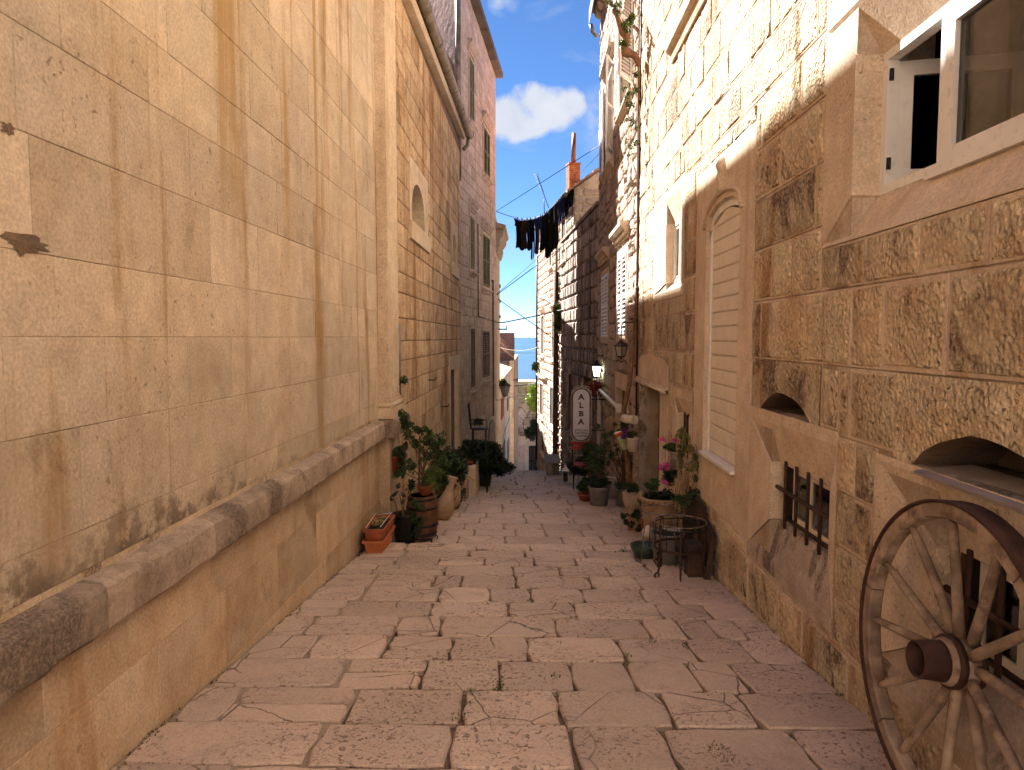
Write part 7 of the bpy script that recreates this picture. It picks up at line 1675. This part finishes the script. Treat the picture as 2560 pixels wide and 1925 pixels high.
# black cafe chair raised on the stones
zc_ = ptY(1195, 1085, 14.2); zs = ptY(1195, 1073, 14.2).z; zt_ = ptY(1178, 1012, 14.2).z; x0 = ptY(1178, 1073, 14.2).x; x1 = ptY(1217, 1073, 14.2).x; t = thing('black_chair', 'black bentwood chair standing up among the plants on the left', 'chair', (x0, 14.2, zs-0.45)); base = zs-0.45
base = gz(14.3)+0.45; mb = MB(); mb.box((-1.85, 14.0, gz(14)-0.2), (x0+0.12, 14.75, base)); obj('rear_block', mb, rust_m, sb_)
mb = MB(); mb.lathe(Vector(((x0+x1)/2, 14.3, zs)), [(0.17,-0.015),(0.185,0),(0.17,0.012),(0.001,0.014)], 20); obj('seat', mb, black_iron, t)
for i, (x, y) in enumerate(((x0, 14.15), (x1, 14.15), (x0, 14.45), (x1, 14.45))): mb = MB(); mb.tube([(x+(0.03 if x == x0 else -0.03), 14.3+(y-14.3)*0.8, zs), (x, y, base if x == x0 else gz(y)-0.01)], 0.013, 6); obj('leg', mb, black_iron, t)
mb = MB(); mb.tube([(x0-0.0, 14.15, zs), (x0-0.03, 14.15, zs+0.25), (x0-0.06, 14.18, zt_), (x0-0.05, 14.3, zt_+0.04), (x0-0.06, 14.45, zt_), (x0-0.02, 14.45, zs)], 0.014, 6); obj('backrest', mb, black_iron, t)
mb = MB(); mb.tube([(x0, 14.15, zs+0.2), (x1, 14.15, zs+0.2), (x1+0.01, 14.15, zs)], 0.011, 6); obj('armrest', mb, black_iron, t)
mb = MB(); bush(mb, Vector(((x0+x1)/2, 14.2, zs+0.14)), (0.15,0.12,0.10), 500, 0.05, 0.012, 6); tag(obj('seat_plant', mb, leaf_d), 'dark plant sitting on the seat of the black chair', 'plant')
for lab, x, y, Y, rr, n_, L_, m_ in (('drooping narrow-leaved plant hanging over the neck of the first amphora', 1092, 1205, 9.2, (0.14,0.12,0.13), 700, 0.09, leaf_m), ('dark undergrowth between the black tub and the barrel', 1026, 1335, 8.25, (0.10,0.08,0.14), 500, 0.06, leaf_d), ('small weed clump by the foot of the pale clay pot', 1560, 1385, 7.4, (0.10,0.06,0.05), 200, 0.05, leaf_y)):
    mb = MB(); bush(mb, ptY(x, y, Y), rr, n_, L_, L_*0.16, 8, droop=0.5); tag(obj('leafy_clump', mb, m_), lab, 'plant')
# greenery on the far walls
def greens(label, x, y, Y, rad, n, L, mat, clumps=10, name='wall_plant'):
    mb = MB(); bush(mb, ptY(x, y, Y), rad, n, L, None, clumps); return tag(obj(name, mb, mat), label, 'plant')
greens('tuft of green weed growing from the rusty downpipe', 1397, 800, 25.2, (0.15,0.12,0.5), 900, 0.16, leaf_y, 8)
greens('wisp of creeper at the edge of the sunlit house, against the sea', 1341, 918, 33, (0.22,0.2,0.35), 420, 0.12, leaf_m, 6)
greens('bright yellow-green creeper hanging over the far city wall', 1336, 1000, 62.5, (0.9,0.5,1.4), 2200, 0.22, simple('sunlight_tinted_leaf', (0.30,0.42,0.04), 0.6, tone=0.4), 14)  # sunlight on the creeper is put into its leaf colour
greens('dark bush above the iron gate on the city wall', 1336, 1075, 62.5, (0.9,0.5,0.9), 2200, 0.22, leaf_d, 14)
greens('dark plant at the foot of the iron gate', 1343, 1160, 60, (0.5,0.4,0.8), 700, 0.22, leaf_d, 8)
greens('small green bush behind the black street lantern', 1250, 960, 27.5, (0.18,0.3,0.3), 500, 0.09, leaf_y, 6)
mb = MB(); q = ptX(1397, 1055, 1.14); mb.box((q.x-0.12, q.y-0.1, q.z-0.5), (q.x+0.05, q.y+0.1, q.z+0.3)); tag(obj('utility_box', mb, zinc), 'grey utility box fixed beside the rusty downpipe', 'box')
# ================================================================ wires and washing
def wire(label, pts_, r, m=None, sag=0.0, cat='cable'):
    P = []
    a, b = pts_[0], pts_[-1]
    if len(pts_) == 2:
        for i in range(13): f = i/12; q = a.lerp(b, f); q.z -= sag*4*f*(1-f); P.append(q)
    else: P = pts_
    mb = MB(); mb.tube(P, r, 4, caps=False); return tag(obj('overhead_wire', mb, m or wire_m), label, cat, 'overhead wires across the alley')
wire('long thin wire rising from the tall left house past the chimney', [ptY(1241,528,24.6), ptY(1500,363,17.9)], 0.011)
wire('steeper thin wire ending on the white-shuttered house', [ptY(1452,432,22.5), ptY(1498,384,17.9)], 0.010)
wire('upper of the twin wires climbing right from the tall left house', [ptY(1242,735,25.0), ptY(1345,645,30)], 0.014)
wire('lower of the twin wires climbing right from the tall left house', [ptY(1242,737,25.0), ptY(1440,590,22.3)], 0.016)
wire('black cable crossing the gap just above the sea', [ptY(1196,792,22), ptY(1245,806,25.0), ptY(1260,806,25.2), ptY(1340,790,26), ptY(1412,773,24.4)], 0.022)
wire('slanting cable running down to the glowing lantern', [ptY(1246,748,25), ptY(1340,815,22), ptY(1410,866,20), ptY(1440,872,18.5), ptY(1490,882,16.5)], 0.015)
wire('pale cable across the blue water, upper', [ptY(1248,868,28), ptY(1343,868,33)], 0.012, wire_w, 0.15)
wire('pale cable across the blue water, lower', [ptY(1248,880,28), ptY(1343,882,33)], 0.012, wire_m, 0.02)
wire('dark cable along the top of the city wall', [ptY(1288,965,44), ptY(1341,958,40)], 0.03, wire_m, 0.02)
wire('thin cable strung below the wall top by the street lantern', [ptY(1268,993,26), ptY(1341,987,32)], 0.012, wire_m, 0.02)
A_ = ptY(1241, 529, 24.6); M_ = ptY(1286, 544, 24.2); E_ = ptY(1436, 466, 22.0)
def line(f):    # washing line between M_ and E_, in photo pixels so that it sags as seen
    xs = [1286, 1300, 1320, 1340, 1360, 1380, 1400, 1420, 1436]; ys_ = [544, 549, 548, 545, 537, 518, 499, 481, 466]; x = 1286+150*f
    for i in range(8):
        if x <= xs[i+1]: y = ys_[i]+(ys_[i+1]-ys_[i])*(x-xs[i])/(xs[i+1]-xs[i]); break
    return ptY(x, y, 24.2-2.2*f)
mb = MB(); mb.tube([A_, M_]+[line(i/20) for i in range(21)], 0.012, 4, caps=False); tag(obj('washing_line', mb, wire_m), 'sagging washing line strung between the two tall houses', 'line')
GRP_L = 'laundry on the washing line'
def garment(label, kind, x0, x1, ylen, mat, legs=0, name='garment', cat='laundry', taper=0.0, dy=0.0, jag=0.0):
    """cloth pinned at both ends; ylen = hanging length in metres"""
    mb = MB(); nu, nv = 8, 9; f0, f1 = (x0-1286)/150, (x1-1286)/150; G_ = []
    for j in range(nv+1):
        row = []
        for i in range(nu+1):
            s_ = i/nu; t_ = j/nv; f = f0+(f1-f0)*s_; p = line(max(0, min(1, f))); mid = (s_-0.5)
            L_ = ylen*(1-0.12*abs(mid))*(1+J(jag)*(1 if j == nv else 0)); p2 = p + Vector((-mid*taper*t_*(f1-f0)*2.2, 0, -L_*t_ - (0.03 if 0 < i < nu and i % 4 else 0)))
            p2.y += 0.05*math.sin(i*2.1+t_*1.5+x0)*min(1, t_*3)+dy; p2.x += 0.02*math.sin(t_*5+x0)
            row.append(p2)
        G_.append(row)
    for j in range(nv):
        for i in range(nu):
            if legs and j > nv*legs and i in (nu//2,): continue
            mb.tone = random.random(); mb.smooth = True; k = mb.add([G_[j][i], G_[j][i+1], G_[j+1][i+1], G_[j+1][i]]); mb.face((k, k+1, k+2, k+3))
    t = obj(name, mb, mat); tag(t, label, cat, GRP_L)
    pg = MB()
    for s_ in (x0+1, x1-1): q = line((s_-1286)/150); pg.box((q.x-0.01, q.y-0.015+dy, q.z-0.04), (q.x+0.01, q.y+0.015+dy, q.z+0.06))
    obj('peg', pg, wood_w, t); return t
random.seed(77)
# children of a garment need its world origin
garment('small black sock-like garment at the left end of the washing line', '', 1286, 1295, 0.26, cloth_b, name='sock', cat='sock')
garment('frilled black top next to the brown shirt on the washing line', '', 1292, 1306, 1.05, cloth_b, name='blouse', cat='top', jag=0.1, taper=-0.5)
garment('dark brown shirt near the left end of the washing line', '', 1303, 1318, 1.0, cloth_br, name='brown_shirt', cat='shirt')
garment('narrow navy shirt between the brown shirt and black trousers', '', 1317, 1327, 1.05, cloth_n, name='navy_shirt', cat='shirt', dy=0.03)
garment('long black trousers hanging lowest on the washing line', '', 1324, 1338, 1.38, cloth_b, legs=0.45, name='black_trousers', cat='trousers', taper=0.4)
garment('navy trousers in two folds beside the big black cloth', '', 1337, 1357, 1.22, cloth_n, legs=0.3, name='navy_trousers', cat='trousers', dy=-0.03)
garment('long black shirt with a white gap beside it, centre of the line', '', 1350, 1366, 1.15, cloth_b, name='black_shirt', cat='shirt')
garment('largest black cloth hanging in front of the sunlit house', '', 1361, 1396, 1.50, cloth_b, name='black_sheet', cat='cloth', jag=0.06)
garment('navy shirt with sleeves towards the right end of the line', '', 1394, 1412, 0.72, cloth_n, name='navy_shirt', cat='shirt', dy=-0.02)
garment('black shirt right of the navy shirt near the house corner', '', 1408, 1424, 0.70, cloth_b, name='black_shirt', cat='shirt')
garment('last black garment pinned at the right end below the chimney', '', 1420, 1434, 0.55, cloth_b, name='black_shirt', cat='shirt')
# groups for the remaining repeats
for o in C.objects:
    if o.parent or 'group' in o: continue
    n = o.name.split('.')[0]
    if n in ('big_zinc_pot', 'white_rim_pot', 'narrow_zinc_pot', 'red_clay_pot'): o['group'] = 'row of potted plants along the right wall'
    if n in ('metal_pot', 'pale_green_pot', 'orange_pot'): o['group'] = 'pots hanging on the wooden post'
    if n in ('hanging_lantern', 'lit_lantern', 'street_lantern'): o['group'] = 'wall lanterns on brackets'
    if n == 'wall_plant': o['group'] = 'plants growing on far walls'
